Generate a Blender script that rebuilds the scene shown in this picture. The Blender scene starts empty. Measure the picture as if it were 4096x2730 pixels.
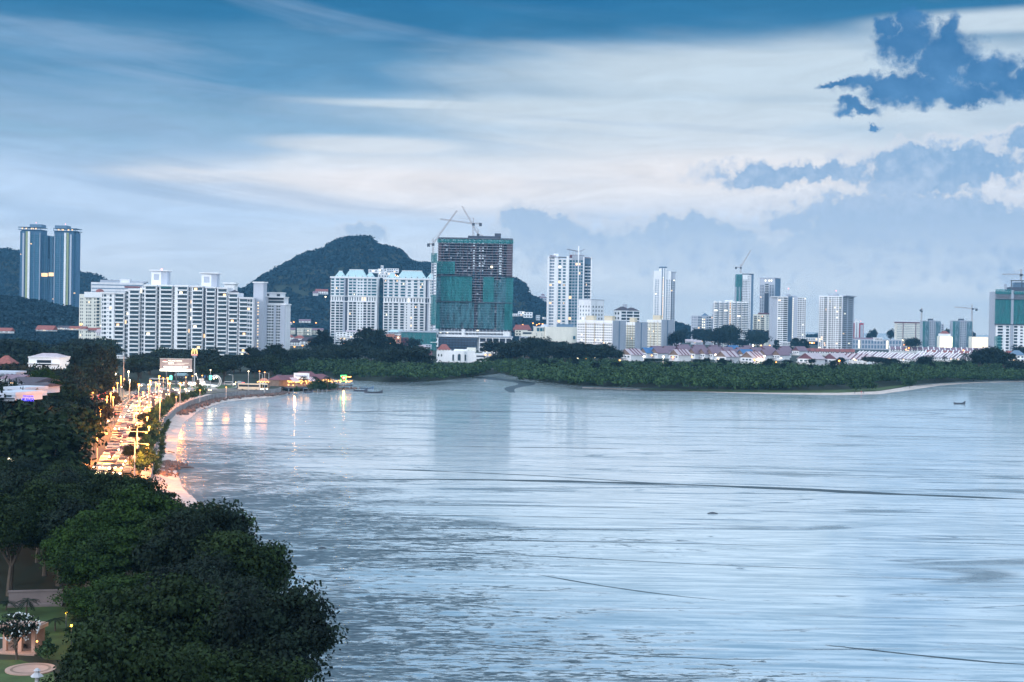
import bpy, math, random
import numpy as np
from mathutils import Vector, Matrix
SC = bpy.context.scene
COL = SC.collection
rad = math.radians
# ---------------------------------------------------------------- camera
F = 5689.0                      # focal length in pixels of the 4096 px frame (50 mm on 36 mm)
H = 36.0
_p, _r = rad(.80), rad(1.0)
Fw = Vector((0, math.cos(_p), -math.sin(_p)))
R0 = Vector((1, 0, 0)); U0 = Vector((0, math.sin(_p), math.cos(_p)))
CX = R0*math.cos(_r) + U0*math.sin(_r)
CY = -R0*math.sin(_r) + U0*math.cos(_r)
cam = bpy.data.objects.new('camera', bpy.data.cameras.new('camera')); COL.objects.link(cam)
m = Matrix((CX, CY, -Fw)).transposed().to_4x4(); m.translation = (0, 0, H)
cam.matrix_world = m
cam.data.lens = 50; cam.data.sensor_width = 36; cam.data.clip_start = 1; cam.data.clip_end = 60000
SC.camera = cam
SC.view_settings.view_transform = 'Standard'; SC.view_settings.look = 'None'
SC.view_settings.exposure = 0; SC.view_settings.gamma = 1
cy = SC.cycles
cy.use_denoising = True
try:
    cy.denoiser = 'OPENIMAGEDENOISE'; cy.denoising_input_passes = 'RGB_ALBEDO_NORMAL'
except Exception: pass
cy.max_bounces = 5; cy.diffuse_bounces = 2; cy.glossy_bounces = 3; cy.transmission_bounces = 2
cy.volume_bounces = 0; cy.transparent_max_bounces = 4; cy.sample_clamp_indirect = 3; cy.sample_clamp_direct = 0
cy.caustics_reflective = False; cy.caustics_refractive = False

# ---------------------------------------------------------------- world: dusk sky
def lin(c):
    return tuple(((v/255)/12.92 if v/255 <= .04045 else (((v/255)+.055)/1.055)**2.4) for v in c)
w = bpy.data.worlds.new('World'); SC.world = w; w.use_nodes = True
nt = w.node_tree; N = nt.nodes; L = nt.links; N.clear()
def nd(t, **k):
    n = N.new(t)
    for a, b in k.items(): setattr(n, a, b)
    return n
def mth(op, a, b=None, c=None, clamp=False):
    n = nd('ShaderNodeMath', operation=op); n.use_clamp = clamp
    for i, v in enumerate((a, b, c)):
        if v is None: continue
        if isinstance(v, (int, float)): n.inputs[i].default_value = v
        else: L.new(v, n.inputs[i])
    return n.outputs[0]
def sstep(v, a, b):
    n = nd('ShaderNodeMapRange', interpolation_type='SMOOTHSTEP')
    L.new(v, n.inputs[0]); n.inputs[1].default_value = a; n.inputs[2].default_value = b
    return n.outputs[0]
def mixc(f, a, b):
    n = nd('ShaderNodeMix', data_type='RGBA')
    if isinstance(f, float): n.inputs[0].default_value = f
    else: L.new(f, n.inputs[0])
    for i, v in ((6, a), (7, b)):
        if isinstance(v, tuple): n.inputs[i].default_value = (*v, 1)
        else: L.new(v, n.inputs[i])
    return n.outputs[2]
tc = nd('ShaderNodeTexCoord'); sp = nd('ShaderNodeSeparateXYZ'); L.new(tc.outputs['Generated'], sp.inputs[0])
AZ = mth('ARCTAN2', sp.outputs[0], sp.outputs[1])
EL = mth('ARCSINE', sp.outputs[2])
A = mth('MULTIPLY', AZ, F/1000.0)          # thousands of "photo pixels" right of centre, above the horizon
E_ = mth('MULTIPLY', EL, F/1000.0)
def vec(x, y, z=0.0):
    n = nd('ShaderNodeCombineXYZ')
    for i, v in enumerate((x, y, z)):
        if isinstance(v, (int, float)): n.inputs[i].default_value = v
        else: L.new(v, n.inputs[i])
    return n.outputs[0]
def noise(v, sc, det=5, rough=.55, dist=0.0):
    n = nd('ShaderNodeTexNoise'); L.new(v, n.inputs['Vector']); n.inputs['Scale'].default_value = sc
    n.inputs['Detail'].default_value = det; n.inputs['Roughness'].default_value = rough
    n.inputs['Distortion'].default_value = dist
    return n.outputs[0]
AE = vec(A, E_)
streak = noise(vec(mth('MULTIPLY', A, .28), mth('ADD', mth('MULTIPLY', E_, 1.6), mth('MULTIPLY', A, .10))), 2.2, 5, .5, .6)
soft = noise(vec(mth('MULTIPLY', A, .5), E_), 1.5, 3, .5, .4)
# base gradient by elevation, slightly warped
Ew = mth('ADD', mth('ADD', E_, mth('MULTIPLY', mth('SUBTRACT', streak, .5), .30)), mth('MULTIPLY', mth('SUBTRACT', soft, .5), .25))
ramp = nd('ShaderNodeValToRGB'); ramp.color_ramp.interpolation = 'EASE'
en = mth('DIVIDE', Ew, 3.0, clamp=True); L.new(en, ramp.inputs[0])
cr = ramp.color_ramp
stops = [(0, (236, 244, 253)), (.05, (226, 238, 251)), (.16, (196, 220, 247)), (.24, (146, 184, 214)), (.32, (94, 148, 188)),
         (.40, (50, 120, 166)), (.46, (28, 104, 156)), (.6, (96, 146, 190)), (1.0, (170, 200, 235))]
while len(cr.elements) < len(stops): cr.elements.new(.5)
for e, (p_, c_) in zip(cr.elements, stops): e.position = p_; e.color = (*lin(c_), 1)
col = ramp.outputs[0]
def ell(cx, cyy, rx, ry, v=None, rot=0.0):
    """1 - r^2 of an ellipse; centre and radii in photo pixels"""
    ax = (cx-2048)/1000; ey = (1286+.0175*(cx-2048)-cyy)/1000
    mp = nd('ShaderNodeMapping', vector_type='TEXTURE'); L.new(v or AE, mp.inputs[0])
    mp.inputs['Location'].default_value = (ax, ey, 0); mp.inputs['Scale'].default_value = (rx/1000, ry/1000, 1)
    mp.inputs['Rotation'].default_value = (0, 0, rad(rot))
    ln = nd('ShaderNodeVectorMath', operation='LENGTH'); L.new(mp.outputs[0], ln.inputs[0])
    return mth('SUBTRACT', 1.0, ln.outputs['Value'])
def smax(vals, k=.15):
    o = vals[0]
    for v in vals[1:]: o = mth('SMOOTH_MAX', o, v, k)
    return o
# bright cloud deck across the middle (in streaks)
bw = mth('MULTIPLY', mth('SUBTRACT', streak, .5), 2.3)
fb = smax([ell(1750, 735, 1150, 120), ell(2900, 680, 1400, 200), ell(3150, 330, 1300, 150), ell(2700, 470, 1300, 90), ell(1500, 590, 500, 40),
           ell(900, 720, 520, 40), ell(1700, 430, 500, 22), ell(3950, 170, 500, 50)], .35)
bright = sstep(mth('ADD', fb, mth('MULTIPLY', bw, .62)), -.40, .50)
tint = mixc(sstep(E_, .35, .95), lin((244, 243, 247)), lin((206, 222, 234)))
col = mixc(mth('MULTIPLY', bright, .93), col, tint)
hot = sstep(mth('ADD', smax([ell(1700, 735, 900, 75), ell(2900, 700, 1100, 120)], .3), mth('MULTIPLY', bw, .3)), 0.05, .75)
col = mixc(mth('MULTIPLY', hot, .75), col, lin((243, 240, 242)))
# thin high blue bands over the deck
band = sstep(noise(vec(mth('MULTIPLY', A, .16), mth('ADD', mth('MULTIPLY', E_, 2.0), mth('MULTIPLY', A, .16)), 4.0), 2.1, 6, .55, .9), .5, .72)
col = mixc(mth('MULTIPLY', band, .55), col, lin((150, 180, 212)))
fibre = noise(vec(mth('ADD', mth('MULTIPLY', A, .9), mth('MULTIPLY', E_, .8)), mth('SUBTRACT', mth('MULTIPLY', E_, 5.0), mth('MULTIPLY', A, .35)), 7.0), 2.4, 7, .6, 1.2)
sc_ = nd('ShaderNodeVectorMath', operation='SCALE'); L.new(col, sc_.inputs[0]); L.new(mth('ADD', .86, mth('MULTIPLY', fibre, .34)), sc_.inputs['Scale']); col = sc_.outputs[0]
# warped coordinates for cumulus with crisp edges
wn = nd('ShaderNodeTexNoise'); L.new(AE, wn.inputs['Vector']); wn.inputs['Scale'].default_value = 9; wn.inputs['Detail'].default_value = 6
wn.inputs['Roughness'].default_value = .6
wsub = nd('ShaderNodeVectorMath', operation='SUBTRACT'); L.new(wn.outputs['Color'], wsub.inputs[0]); wsub.inputs[1].default_value = (.5, .5, .5)
wsc = nd('ShaderNodeVectorMath', operation='SCALE'); L.new(wsub.outputs[0], wsc.inputs[0]); wsc.inputs['Scale'].default_value = .19
wad = nd('ShaderNodeVectorMath', operation='ADD'); L.new(AE, wad.inputs[0]); L.new(wsc.outputs[0], wad.inputs[1])
WV = wad.outputs[0]
puff = mth('SUBTRACT', noise(AE, 16, 5, .6), .5)
# low pale-blue cumulus layer over the horizon, right
lowf = smax([ell(3650, 930, 800, 170, WV), ell(3300, 1000, 700, 90, WV), ell(2750, 960, 330, 120, WV), ell(3700, 700, 520, 130, WV), ell(3150, 715, 430, 55, WV),
             ell(2150, 930, 240, 110, WV), ell(2450, 1010, 420, 110, WV), ell(4080, 620, 230, 90, WV), ell(3650, 680, 190, 60, WV), ell(1450, 920, 130, 50, WV),
             ell(3200, 1060, 1500, 120, WV)], .12)
lowm = sstep(mth('ADD', mth('ADD', lowf, mth('MULTIPLY', puff, 1.1)), mth('MULTIPLY', mth('SUBTRACT', soft, .5), 1.4)), -.10, .42)
lowc = mixc(sstep(E_, .10, .62), lin((222, 236, 251)), lin((138, 178, 218)))
lowc = mixc(sstep(mth('ADD', puff, soft), .35, .75), lowc, lin((178, 204, 234)))
col = mixc(mth('MULTIPLY', lowm, .90), col, lowc)
rim = mth('MULTIPLY', mth('MULTIPLY', lowm, mth('SUBTRACT', 1.0, lowm)), 2.2)
col = mixc(mth('MULTIPLY', rim, sstep(E_, .25, .5)), col, lin((236, 238, 244)))
# big deep-blue cumulus upper right
bigf = smax([ell(3585, 135, 70, 75, WV), ell(3490, 150, 55, 60, WV), ell(3560, 230, 130, 100, WV), ell(3720, 190, 62, 75, WV), ell(3700, 290, 150, 115, WV),
             ell(3850, 355, 150, 85, WV), ell(3480, 375, 190, 50, WV), ell(3640, 400, 260, 80, WV), ell(3980, 395, 170, 62, WV),
             ell(3800, 440, 150, 50, WV), ell(4140, 420, 170, 62, WV), ell(3380, 462, 105, 30, WV), ell(3450, 522, 32, 22, WV),
             ell(3330, 360, 90, 20, WV)], .06)
bigm = sstep(mth('ADD', bigf, mth('MULTIPLY', puff, .9)), -.15, .50)
bigc = mixc(sstep(mth('ADD', noise(AE, 7, 4), mth('MULTIPLY', E_, -.35)), -.25, .65), lin((36, 108, 164)), lin((84, 144, 198)))
col = mixc(mth('MULTIPLY', bigm, .95), col, bigc)
low_ = nd('ShaderNodeMapRange', interpolation_type='SMOOTHSTEP'); L.new(E_, low_.inputs[0]); low_.inputs[1].default_value = .26; low_.inputs[2].default_value = -.01
col = mixc(mth('MULTIPLY', low_.outputs[0], .8), col, (1.02, 1.10, 1.12))
# behind the camera and overhead the sky is open and pale
back = mth('MAXIMUM', sstep(mth('ABSOLUTE', AZ), .55, 1.5), sstep(E_, 2.2, 4.5))
col = mixc(mth('MULTIPLY', back, .9), col, mixc(sstep(E_, 2.0, 7.0), (1.66, 1.94, 2.2), (1.05, 1.42, 1.80)))
sky = nd('ShaderNodeTexSky', sky_type='NISHITA'); sky.sun_disc = False; sky.sun_elevation = rad(9); sky.sun_rotation = rad(-115)
bg1 = nd('ShaderNodeBackground'); L.new(col, bg1.inputs[0]); bg1.inputs[1].default_value = 1.0
bg2 = nd('ShaderNodeBackground'); L.new(sky.outputs[0], bg2.inputs[0]); bg2.inputs[1].default_value = .0
ads = nd('ShaderNodeAddShader'); L.new(bg1.outputs[0], ads.inputs[0]); L.new(bg2.outputs[0], ads.inputs[1])
wo = nd('ShaderNodeOutputWorld'); L.new(bg1.outputs[0], wo.inputs[0])
# one soft sun behind thin cloud, from the left and behind the camera
sd = bpy.data.lights.new('sun', 'SUN'); sd.energy = 1.8; sd.angle = rad(18); sd.color = (1, .95, .93)
so = bpy.data.objects.new('sun', sd); COL.objects.link(so)
so.rotation_euler = Vector((.80, .52, -.36)).to_track_quat('-Z', 'Y').to_euler()

# ---------------------------------------------------------------- pixel helpers (4096 x 2730 photo -> world)
def ray(px, py): return Fw + CX*((px-2048)/F) + CY*((1365-py)/F)
def G(px, py, z=0.0):
    d = ray(px, py); t = (z-H)/d.z; return Vector((d.x*t, d.y*t, z))
def P(px, py, d):
    r = ray(px, py); return Vector((0, 0, H)) + r*(d/r.y)
def tb(px, py=1250):
    r = ray(px, py); return r.x/r.y
def Z(px, py, d): return P(px, py, d).z
def proj(v):
    q = Vector(v)-Vector((0, 0, H)); c = q.dot(Fw)
    return 2048+F*q.dot(CX)/c, 1365-F*q.dot(CY)/c
def hor(px): return 1286+.0175*(px-2048)
def inpoly(x, y, poly):
    c = False; j = len(poly)-1
    for i in range(len(poly)):
        xi, yi = poly[i]; xj, yj = poly[j]
        if (yi > y) != (yj > y) and x < (xj-xi)*(y-yi)/(yj-yi)+xi: c = not c
        j = i
    return c

# ---------------------------------------------------------------- materials
def newmat(name):
    m = bpy.data.materials.new(name); m.use_nodes = True
    return m, m.node_tree, m.node_tree.nodes['Principled BSDF']
def paint(name, c, rough=.8, var=.12, scale=.25, spec=.3, metal=0.0, streaks=0.0):
    m, t, b = newmat(name)
    n = t.nodes.new('ShaderNodeTexNoise'); g = t.nodes.new('ShaderNodeTexCoord'); mp = t.nodes.new('ShaderNodeMapping')
    t.links.new(g.outputs['Object'], mp.inputs[0]); mp.inputs['Scale'].default_value = (1, 1, .25 if streaks else 1)
    t.links.new(mp.outputs[0], n.inputs['Vector']); n.inputs['Scale'].default_value = scale; n.inputs['Detail'].default_value = 6
    n.inputs['Roughness'].default_value = .65
    r = t.nodes.new('ShaderNodeMapRange'); t.links.new(n.outputs[0], r.inputs[0]); r.inputs[1].default_value = .3; r.inputs[2].default_value = .7
    r.inputs[3].default_value = 1-var; r.inputs[4].default_value = 1+var*.5
    v = t.nodes.new('ShaderNodeVectorMath'); v.operation = 'SCALE'; v.inputs[0].default_value = c[:3]
    t.links.new(r.outputs[0], v.inputs['Scale']); t.links.new(v.outputs[0], b.inputs['Base Color'])
    b.inputs['Roughness'].default_value = rough; b.inputs['Specular IOR Level'].default_value = spec
    b.inputs['Metallic'].default_value = metal
    return m
def glow(name, c, s, mis=False):
    m, t, b = newmat(name)
    b.inputs['Base Color'].default_value = (*c, 1); b.inputs['Emission Color'].default_value = (*c, 1)
    b.inputs['Emission Strength'].default_value = s
    if not mis: m.cycles.emission_sampling = 'NONE'
    return m
M = {}
HZ = .00009
M['white'] = paint('white_render', (.84, .84, .87), var=.12, scale=.12, streaks=1)
M['offwhite'] = paint('offwhite_render', (.72, .72, .76), var=.16, scale=.12, streaks=1)
M['cream'] = paint('cream_render', (.74, .72, .65), var=.12, scale=.15, streaks=1)
M['yellow'] = paint('yellow_render', (.60, .52, .40), var=.12)
M['brown'] = paint('brown_gable_boards', (.22, .15, .12), var=.3, scale=.8)
M['grey'] = paint('grey_render', (.36, .39, .46), var=.15, scale=.1, streaks=1)
M['palegrey'] = paint('pale_grey_render', (.45, .48, .56), var=.12, scale=.1, streaks=1)
M['darkgrey'] = paint('dark_grey_concrete', (.07, .08, .11), var=.3, scale=.3)
M['bluegrey'] = paint('blue_grey_cladding', (.12, .19, .28), var=.2, scale=.2)
M['blue'] = paint('blue_cladding', (.07, .15, .25), var=.25, scale=.2)
M['olive'] = paint('olive_render', (.33, .36, .18), var=.1)
M['concrete'] = paint('raw_concrete', (.36, .38, .44), var=.3, scale=.4)
M['brownconc'] = paint('brown_formwork', (.09, .055, .065), var=.4, scale=.4)
M['maroon'] = paint('maroon_render', (.16, .07, .09), var=.15)
M['red'] = paint('red_render', (.42, .06, .08), var=.15)
M['orange'] = paint('orange_render', (.50, .22, .16), var=.15)
M['tealroof'] = paint('pale_teal_metal_roof', (.42, .58, .62), rough=.45, var=.08, scale=.4)
M['darkroof'] = paint('dark_roof_tile', (.07, .06, .08), var=.3, scale=.8)
M['redroof'] = paint('red_roof_tile', (.27, .09, .08), var=.35, scale=.8)
M['mauveroof'] = paint('mauve_roof_tile', (.21, .14, .18), var=.3, scale=.8)
M['paleroof'] = paint('pale_pink_roof_sheet', (.44, .37, .41), var=.2, scale=.6)
M['blueroof'] = paint('blue_roof_sheet', (.06, .16, .34), var=.2)
M['bark'] = paint('bark', (.09, .07, .055), var=.4, scale=1.5)
M['steel'] = paint('galvanised_steel', (.42, .43, .45), rough=.45, metal=.3, var=.1)
M['darksteel'] = paint('dark_steel', (.06, .07, .09), rough=.5, var=.2)
M['crane'] = paint('crane_steel', (.38, .33, .34), rough=.6, var=.1)
M['tyre'] = paint('black_rubber', (.02, .02, .02), var=.2)
M['sand'] = paint('pale_sand', (.52, .44, .41), var=.35, scale=.3)
M['rock'] = paint('brown_rock', (.17, .12, .11), var=.5, scale=.6)
M['pave'] = paint('pink_paving', (.55, .44, .40), var=.15, scale=.5)
M['asphalt'] = paint('asphalt', (.12, .11, .10), rough=.75, var=.25, scale=.2)
M['lawn'] = paint('lawn_grass', (.045, .08, .022), var=.4, scale=.5)
M['soil'] = paint('dark_vegetated_ground', (.018, .028, .016), var=.5, scale=.06)
M['earth'] = paint('shaded_earth', (.03, .03, .022), var=.5, scale=.3)
M['kerb'] = paint('kerb_stone', (.4, .38, .36), var=.2, scale=1)
def glassmat():
    m, t, b = newmat('dark_window_glass')
    b.inputs['Base Color'].default_value = (.035, .06, .085, 1); b.inputs['Roughness'].default_value = .35
    b.inputs['Specular IOR Level'].default_value = .10
    n = t.nodes.new('ShaderNodeObjectInfo'); r = t.nodes.new('ShaderNodeValToRGB')
    t.links.new(n.outputs['Random'], r.inputs[0])
    e = r.color_ramp.elements; e[0].color = (.008, .014, .022, 1); e[1].color = (.05, .085, .11, 1)
    t.links.new(r.outputs[0], b.inputs['Base Color'])
    return m
M['glass'] = glassmat()
M['tealglass'] = paint('teal_window_glass', (.03, .12, .17), rough=.35, var=.4, scale=.35, spec=.15)
M['lit'] = glow('lit_window_warm', (1.0, .62, .30), 1.25)
M['litw'] = glow('lit_window_pale', (1.0, .88, .62), 1.5)
M['lamp_o'] = glow('sodium_lamp', (1.0, .36, .07), 6)
M['lamp_y'] = glow('yellow_lamp', (1.0, .55, .05), 6)
M['lamp_w'] = glow('white_lamp', (1.0, .80, .50), 9)
M['head'] = glow('headlight_beam', (1.0, .74, .40), 12)
M['tail'] = glow('tail_light', (1.0, .05, .03), 7)
M['beacon'] = glow('aviation_beacon', (1.0, .35, .35), 2.5)
M['bulb'] = glow('string_bulb', (1.0, .48, .12), 5)
M['neon_g'] = glow('green_neon', (.1, 1.0, .25), 2.2)
M['neon_r'] = glow('red_neon', (1.0, .10, .03), 1.3)
M['neon_b'] = glow('blue_neon', (.03, .03, 1.0), 1.0)
M['signal_g'] = glow('green_lit_banner', (.15, 1.0, .75), 1.6)
M['floodlit'] = glow('floodlight_glow_panel', (1.0, .96, .80), 1.1)  # emission stands in for floodlight on pale panels and lettering
M['cladlit'] = glow('floodlight_glow_facade', (1.0, .80, .62), .55)  # facade glows in place of floodlight falling on it
def net(name, c, a):
    m, t, b = newmat(name)
    n = t.nodes.new('ShaderNodeTexNoise'); g = t.nodes.new('ShaderNodeTexCoord'); mp = t.nodes.new('ShaderNodeMapping')
    t.links.new(g.outputs['Object'], mp.inputs[0]); mp.inputs['Scale'].default_value = (.30, .30, .06)
    t.links.new(mp.outputs[0], n.inputs['Vector']); n.inputs['Scale'].default_value = 1.3; n.inputs['Detail'].default_value = 5
    r = t.nodes.new('ShaderNodeMapRange'); t.links.new(n.outputs[0], r.inputs[0]); r.inputs[1].default_value = .3; r.inputs[2].default_value = .7
    r.inputs[3].default_value = a-.22; r.inputs[4].default_value = min(1, a+.2)
    t.links.new(r.outputs[0], b.inputs['Alpha'])
    k = t.nodes.new('ShaderNodeMix'); k.data_type = 'RGBA'; t.links.new(n.outputs[0], k.inputs[0])
    k.inputs[6].default_value = (*c, 1); k.inputs[7].default_value = (c[0]*1.6+.03, c[1]*1.2, c[2]*1.3, 1)
    t.links.new(k.outputs[2], b.inputs['Base Color']); b.inputs['Roughness'].default_value = .9
    return m
M['net'] = net('green_safety_net', (.01, .20, .20), .45)
M['netpale'] = net('pale_safety_net', (.05, .22, .25), .26)
def leafmat(name, dark, light, var=1.0, tip=None):
    m, t, b = newmat(name)
    o = t.nodes.new('ShaderNodeObjectInfo'); g = t.nodes.new('ShaderNodeNewGeometry'); tc_ = t.nodes.new('ShaderNodeTexCoord')
    n = t.nodes.new('ShaderNodeTexNoise'); t.links.new(g.outputs['Position'], n.inputs['Vector'])
    n.inputs['Scale'].default_value = .38; n.inputs['Detail'].default_value = 4
    a = t.nodes.new('ShaderNodeMath'); a.operation = 'MULTIPLY_ADD'; t.links.new(g.outputs['Random Per Island'], a.inputs[0]); a.inputs[1].default_value = .45
    s = t.nodes.new('ShaderNodeMath'); s.operation = 'MULTIPLY_ADD'; t.links.new(o.outputs['Random'], s.inputs[0]); s.inputs[1].default_value = .38*var
    r = t.nodes.new('ShaderNodeMapRange'); t.links.new(n.outputs[0], r.inputs[0]); r.inputs[1].default_value = .3; r.inputs[2].default_value = .75
    r.inputs[3].default_value = -.40; r.inputs[4].default_value = .50
    t.links.new(r.outputs[0], s.inputs[2]); t.links.new(s.outputs[0], a.inputs[2])
    c = t.nodes.new('ShaderNodeMix'); c.data_type = 'RGBA'; c.clamp_factor = True; t.links.new(a.outputs[0], c.inputs[0])
    c.inputs[6].default_value = (*dark, 1); c.inputs[7].default_value = (*light, 1)
    t.links.new(c.outputs[2], b.inputs['Base Color'])
    b.inputs['Roughness'].default_value = .7; b.inputs['Specular IOR Level'].default_value = .08
    return m
M['leaf'] = leafmat('green_leaves', (.004, .010, .005), (.023, .042, .013))
M['leafdark'] = leafmat('dark_leaves', (.004, .008, .007), (.017, .032, .019))
M['leafbright'] = leafmat('bright_green_leaves', (.008, .020, .005), (.030, .064, .012))
M['leafbrown'] = leafmat('reddish_leaves', (.008, .010, .006), (.042, .036, .018))
M['leafmang'] = leafmat('mangrove_leaves', (.014, .034, .018), (.070, .130, .045), var=.2)
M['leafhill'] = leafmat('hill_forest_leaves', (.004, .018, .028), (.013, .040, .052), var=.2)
M['leafamber'] = leafmat('roadside_hedge_leaves', (.05, .05, .012), (.15, .13, .03))
M['petal'] = paint('white_petals', (.5, .53, .55), var=.1)

# ---------------------------------------------------------------- mesh helpers
def link(o, parent=None):
    COL.objects.link(o)
    if parent: o.parent = parent
    return o
def setp(o, label=None, cat=None, group=None, kind=None):
    if label: o['label'] = label
    if cat: o['category'] = cat
    if group: o['group'] = group
    if kind: o['kind'] = kind
    return o
def empty(name, loc, rz=0.0, label=None, cat=None, group=None):
    o = bpy.data.objects.new(name, None); COL.objects.link(o); o.location = loc; o.rotation_euler = (0, 0, rz)
    o.empty_display_size = .5
    return setp(o, label, cat, group)
CUBE_F = [(0, 3, 2, 1), (4, 5, 6, 7), (0, 1, 5, 4), (1, 2, 6, 5), (2, 3, 7, 6), (3, 0, 4, 7)]
class MB:
    def __init__(s): s.v = []; s.f = []; s.mi = []; s.mats = []
    def mi_(s, mat):
        if mat not in s.mats: s.mats.append(mat)
        return s.mats.index(mat)
    def add(s, vs, fs, mat='white'):
        k = len(s.v); i = s.mi_(mat); s.v += [tuple(v) for v in vs]
        for f in fs: s.f.append(tuple(a+k for a in f)); s.mi.append(i)
        return s
    def box(s, x0, x1, y0, y1, z0, z1, mat='white'):
        return s.add([(x0, y0, z0), (x1, y0, z0), (x1, y1, z0), (x0, y1, z0), (x0, y0, z1), (x1, y0, z1), (x1, y1, z1), (x0, y1, z1)], CUBE_F, mat)
    def tube(s, pts, rr, mat='white', n=6, cap=True):
        pts = [Vector(p) for p in pts]; rings = []
        if isinstance(rr, (int, float)): rr = [rr]*len(pts)
        vs = []; fs = []
        for i, p in enumerate(pts):
            d = (pts[min(i+1, len(pts)-1)]-pts[max(i-1, 0)]).normalized()
            a = d.cross(Vector((0, 0, 1))) if abs(d.z) < .95 else d.cross(Vector((1, 0, 0)))
            a.normalize(); b = d.cross(a)
            for j in range(n):
                t = 2*math.pi*j/n; vs.append(p+(a*math.cos(t)+b*math.sin(t))*rr[i])
        for i in range(len(pts)-1):
            for j in range(n):
                fs.append((i*n+j, i*n+(j+1) % n, (i+1)*n+(j+1) % n, (i+1)*n+j))
        if cap: fs += [tuple(range(n))[::-1], tuple((len(pts)-1)*n+j for j in range(n))]
        return s.add(vs, fs, mat)
    def prism(s, poly, z0, z1, mat='white'):
        n = len(poly); vs = [(x, y, z0) for x, y in poly]+[(x, y, z1) for x, y in poly]
        return s.add(vs, [tuple(range(n))[::-1], tuple(range(n, 2*n))]+[(i, (i+1) % n, n+(i+1) % n, n+i) for i in range(n)], mat)
    def gable(s, x0, x1, y0, y1, z0, h, mat='redroof', axis='y', hip=0.0, over=.4, th=.3):
        """solid gable or hip roof, ridge along axis"""
        x0 -= over; x1 += over; y0 -= over; y1 += over
        if axis == 'x':
            ym = (y0+y1)/2
            vs = [(x0, y0, z0), (x1, y0, z0), (x1, y1, z0), (x0, y1, z0), (x0+hip, ym, z0+h), (x1-hip, ym, z0+h)]
            fs = [(0, 3, 2, 1), (0, 1, 5, 4), (2, 3, 4, 5), (1, 2, 5), (3, 0, 4)]
        else:
            xm = (x0+x1)/2
            vs = [(x0, y0, z0), (x1, y0, z0), (x1, y1, z0), (x0, y1, z0), (xm, y0+hip, z0+h), (xm, y1-hip, z0+h)]
            fs = [(0, 3, 2, 1), (0, 1, 4), (1, 2, 5, 4), (2, 3, 5), (3, 0, 4, 5)]
        return s.add(vs, fs, mat)
    def ball(s, c, r, mat='white', n=6, m=4, sz=1.0):
        vs = [(c[0], c[1], c[2]+r*sz)]; fs = []
        for i in range(1, m):
            a = math.pi*i/m
            for j in range(n):
                b = 2*math.pi*j/n; vs.append((c[0]+r*math.sin(a)*math.cos(b), c[1]+r*math.sin(a)*math.sin(b), c[2]+r*math.cos(a)*sz))
        vs.append((c[0], c[1], c[2]-r*sz))
        for j in range(n): fs.append((0, 1+j, 1+(j+1) % n)); fs.append((len(vs)-1, 1+(m-2)*n+(j+1) % n, 1+(m-2)*n+j))
        for i in range(m-2):
            for j in range(n): fs.append((1+i*n+j, 1+(i+1)*n+j, 1+(i+1)*n+(j+1) % n, 1+i*n+(j+1) % n))
        return s.add(vs, fs, mat)
    def mesh(s, name):
        me = bpy.data.meshes.new(name); me.from_pydata(s.v, [], s.f)
        for k in s.mats: me.materials.append(M[k])
        if len(s.mats) > 1: me.polygons.foreach_set('material_index', s.mi)
        return me
    def build(s, name, parent=None, loc=None, label=None, cat=None, group=None, kind=None, rz=None):
        o = bpy.data.objects.new(name, s.mesh(name)); link(o, parent)
        if loc is not None: o.location = loc
        if rz is not None: o.rotation_euler = (0, 0, rz)
        return setp(o, label, cat, group, kind)
def npmesh(name, V, Fq, mat):
    me = bpy.data.meshes.new(name); nv = len(V); nf = len(Fq); k = Fq.shape[1]
    me.vertices.add(nv); me.vertices.foreach_set('co', np.asarray(V, np.float32).ravel())
    me.loops.add(nf*k); me.loops.foreach_set('vertex_index', np.asarray(Fq, np.int32).ravel())
    me.polygons.add(nf); me.polygons.foreach_set('loop_start', np.arange(0, nf*k, k, dtype=np.int32))
    me.update(calc_edges=True); me.materials.append(M[mat]); return me
_unit = {}
def unit(mat):
    if mat not in _unit: _unit[mat] = MB().box(-.5, .5, -.5, .5, -.5, .5, mat).mesh('unit_'+mat)
    return _unit[mat]
def text(parent, s, size, loc, mat, rx=math.pi/2, rz=0.0, name='lettering', ext=.03, align='LEFT', sx=1.0):
    c = bpy.data.curves.new(name, 'FONT'); c.body = s; c.size = size; c.extrude = ext; c.align_x = align; c.resolution_u = 2
    t = bpy.data.objects.new(name, c); COL.objects.link(t)
    me = bpy.data.meshes.new_from_object(t.evaluated_get(bpy.context.evaluated_depsgraph_get()))
    bpy.data.objects.remove(t); bpy.data.curves.remove(c)
    me.materials.clear(); me.materials.append(M[mat])
    o = bpy.data.objects.new(name, me); link(o, parent); o.location = loc; o.rotation_euler = (rx, 0, rz); o.scale = (sx, 1, 1)
    return o
def children(o): return [c for c in KIDS.get(o.name, [])]
KIDS = {}
def index_kids():
    KIDS.clear()
    for o in bpy.data.objects:
        if o.parent: KIDS.setdefault(o.parent.name, []).append(o)
def copy_tree(o, loc, rz=0.0, sc=(1, 1, 1), label=None, group=None):
    c = o.copy(); COL.objects.link(c); c.location = loc; c.rotation_euler = (0, 0, rz); c.scale = sc
    if label: c['label'] = label
    if group: c['group'] = group
    for ch in KIDS.get(o.name, []):
        d = ch.copy(); COL.objects.link(d); d.parent = c
        for g in KIDS.get(ch.name, []):
            e = g.copy(); COL.objects.link(e); e.parent = d
    return c

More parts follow.
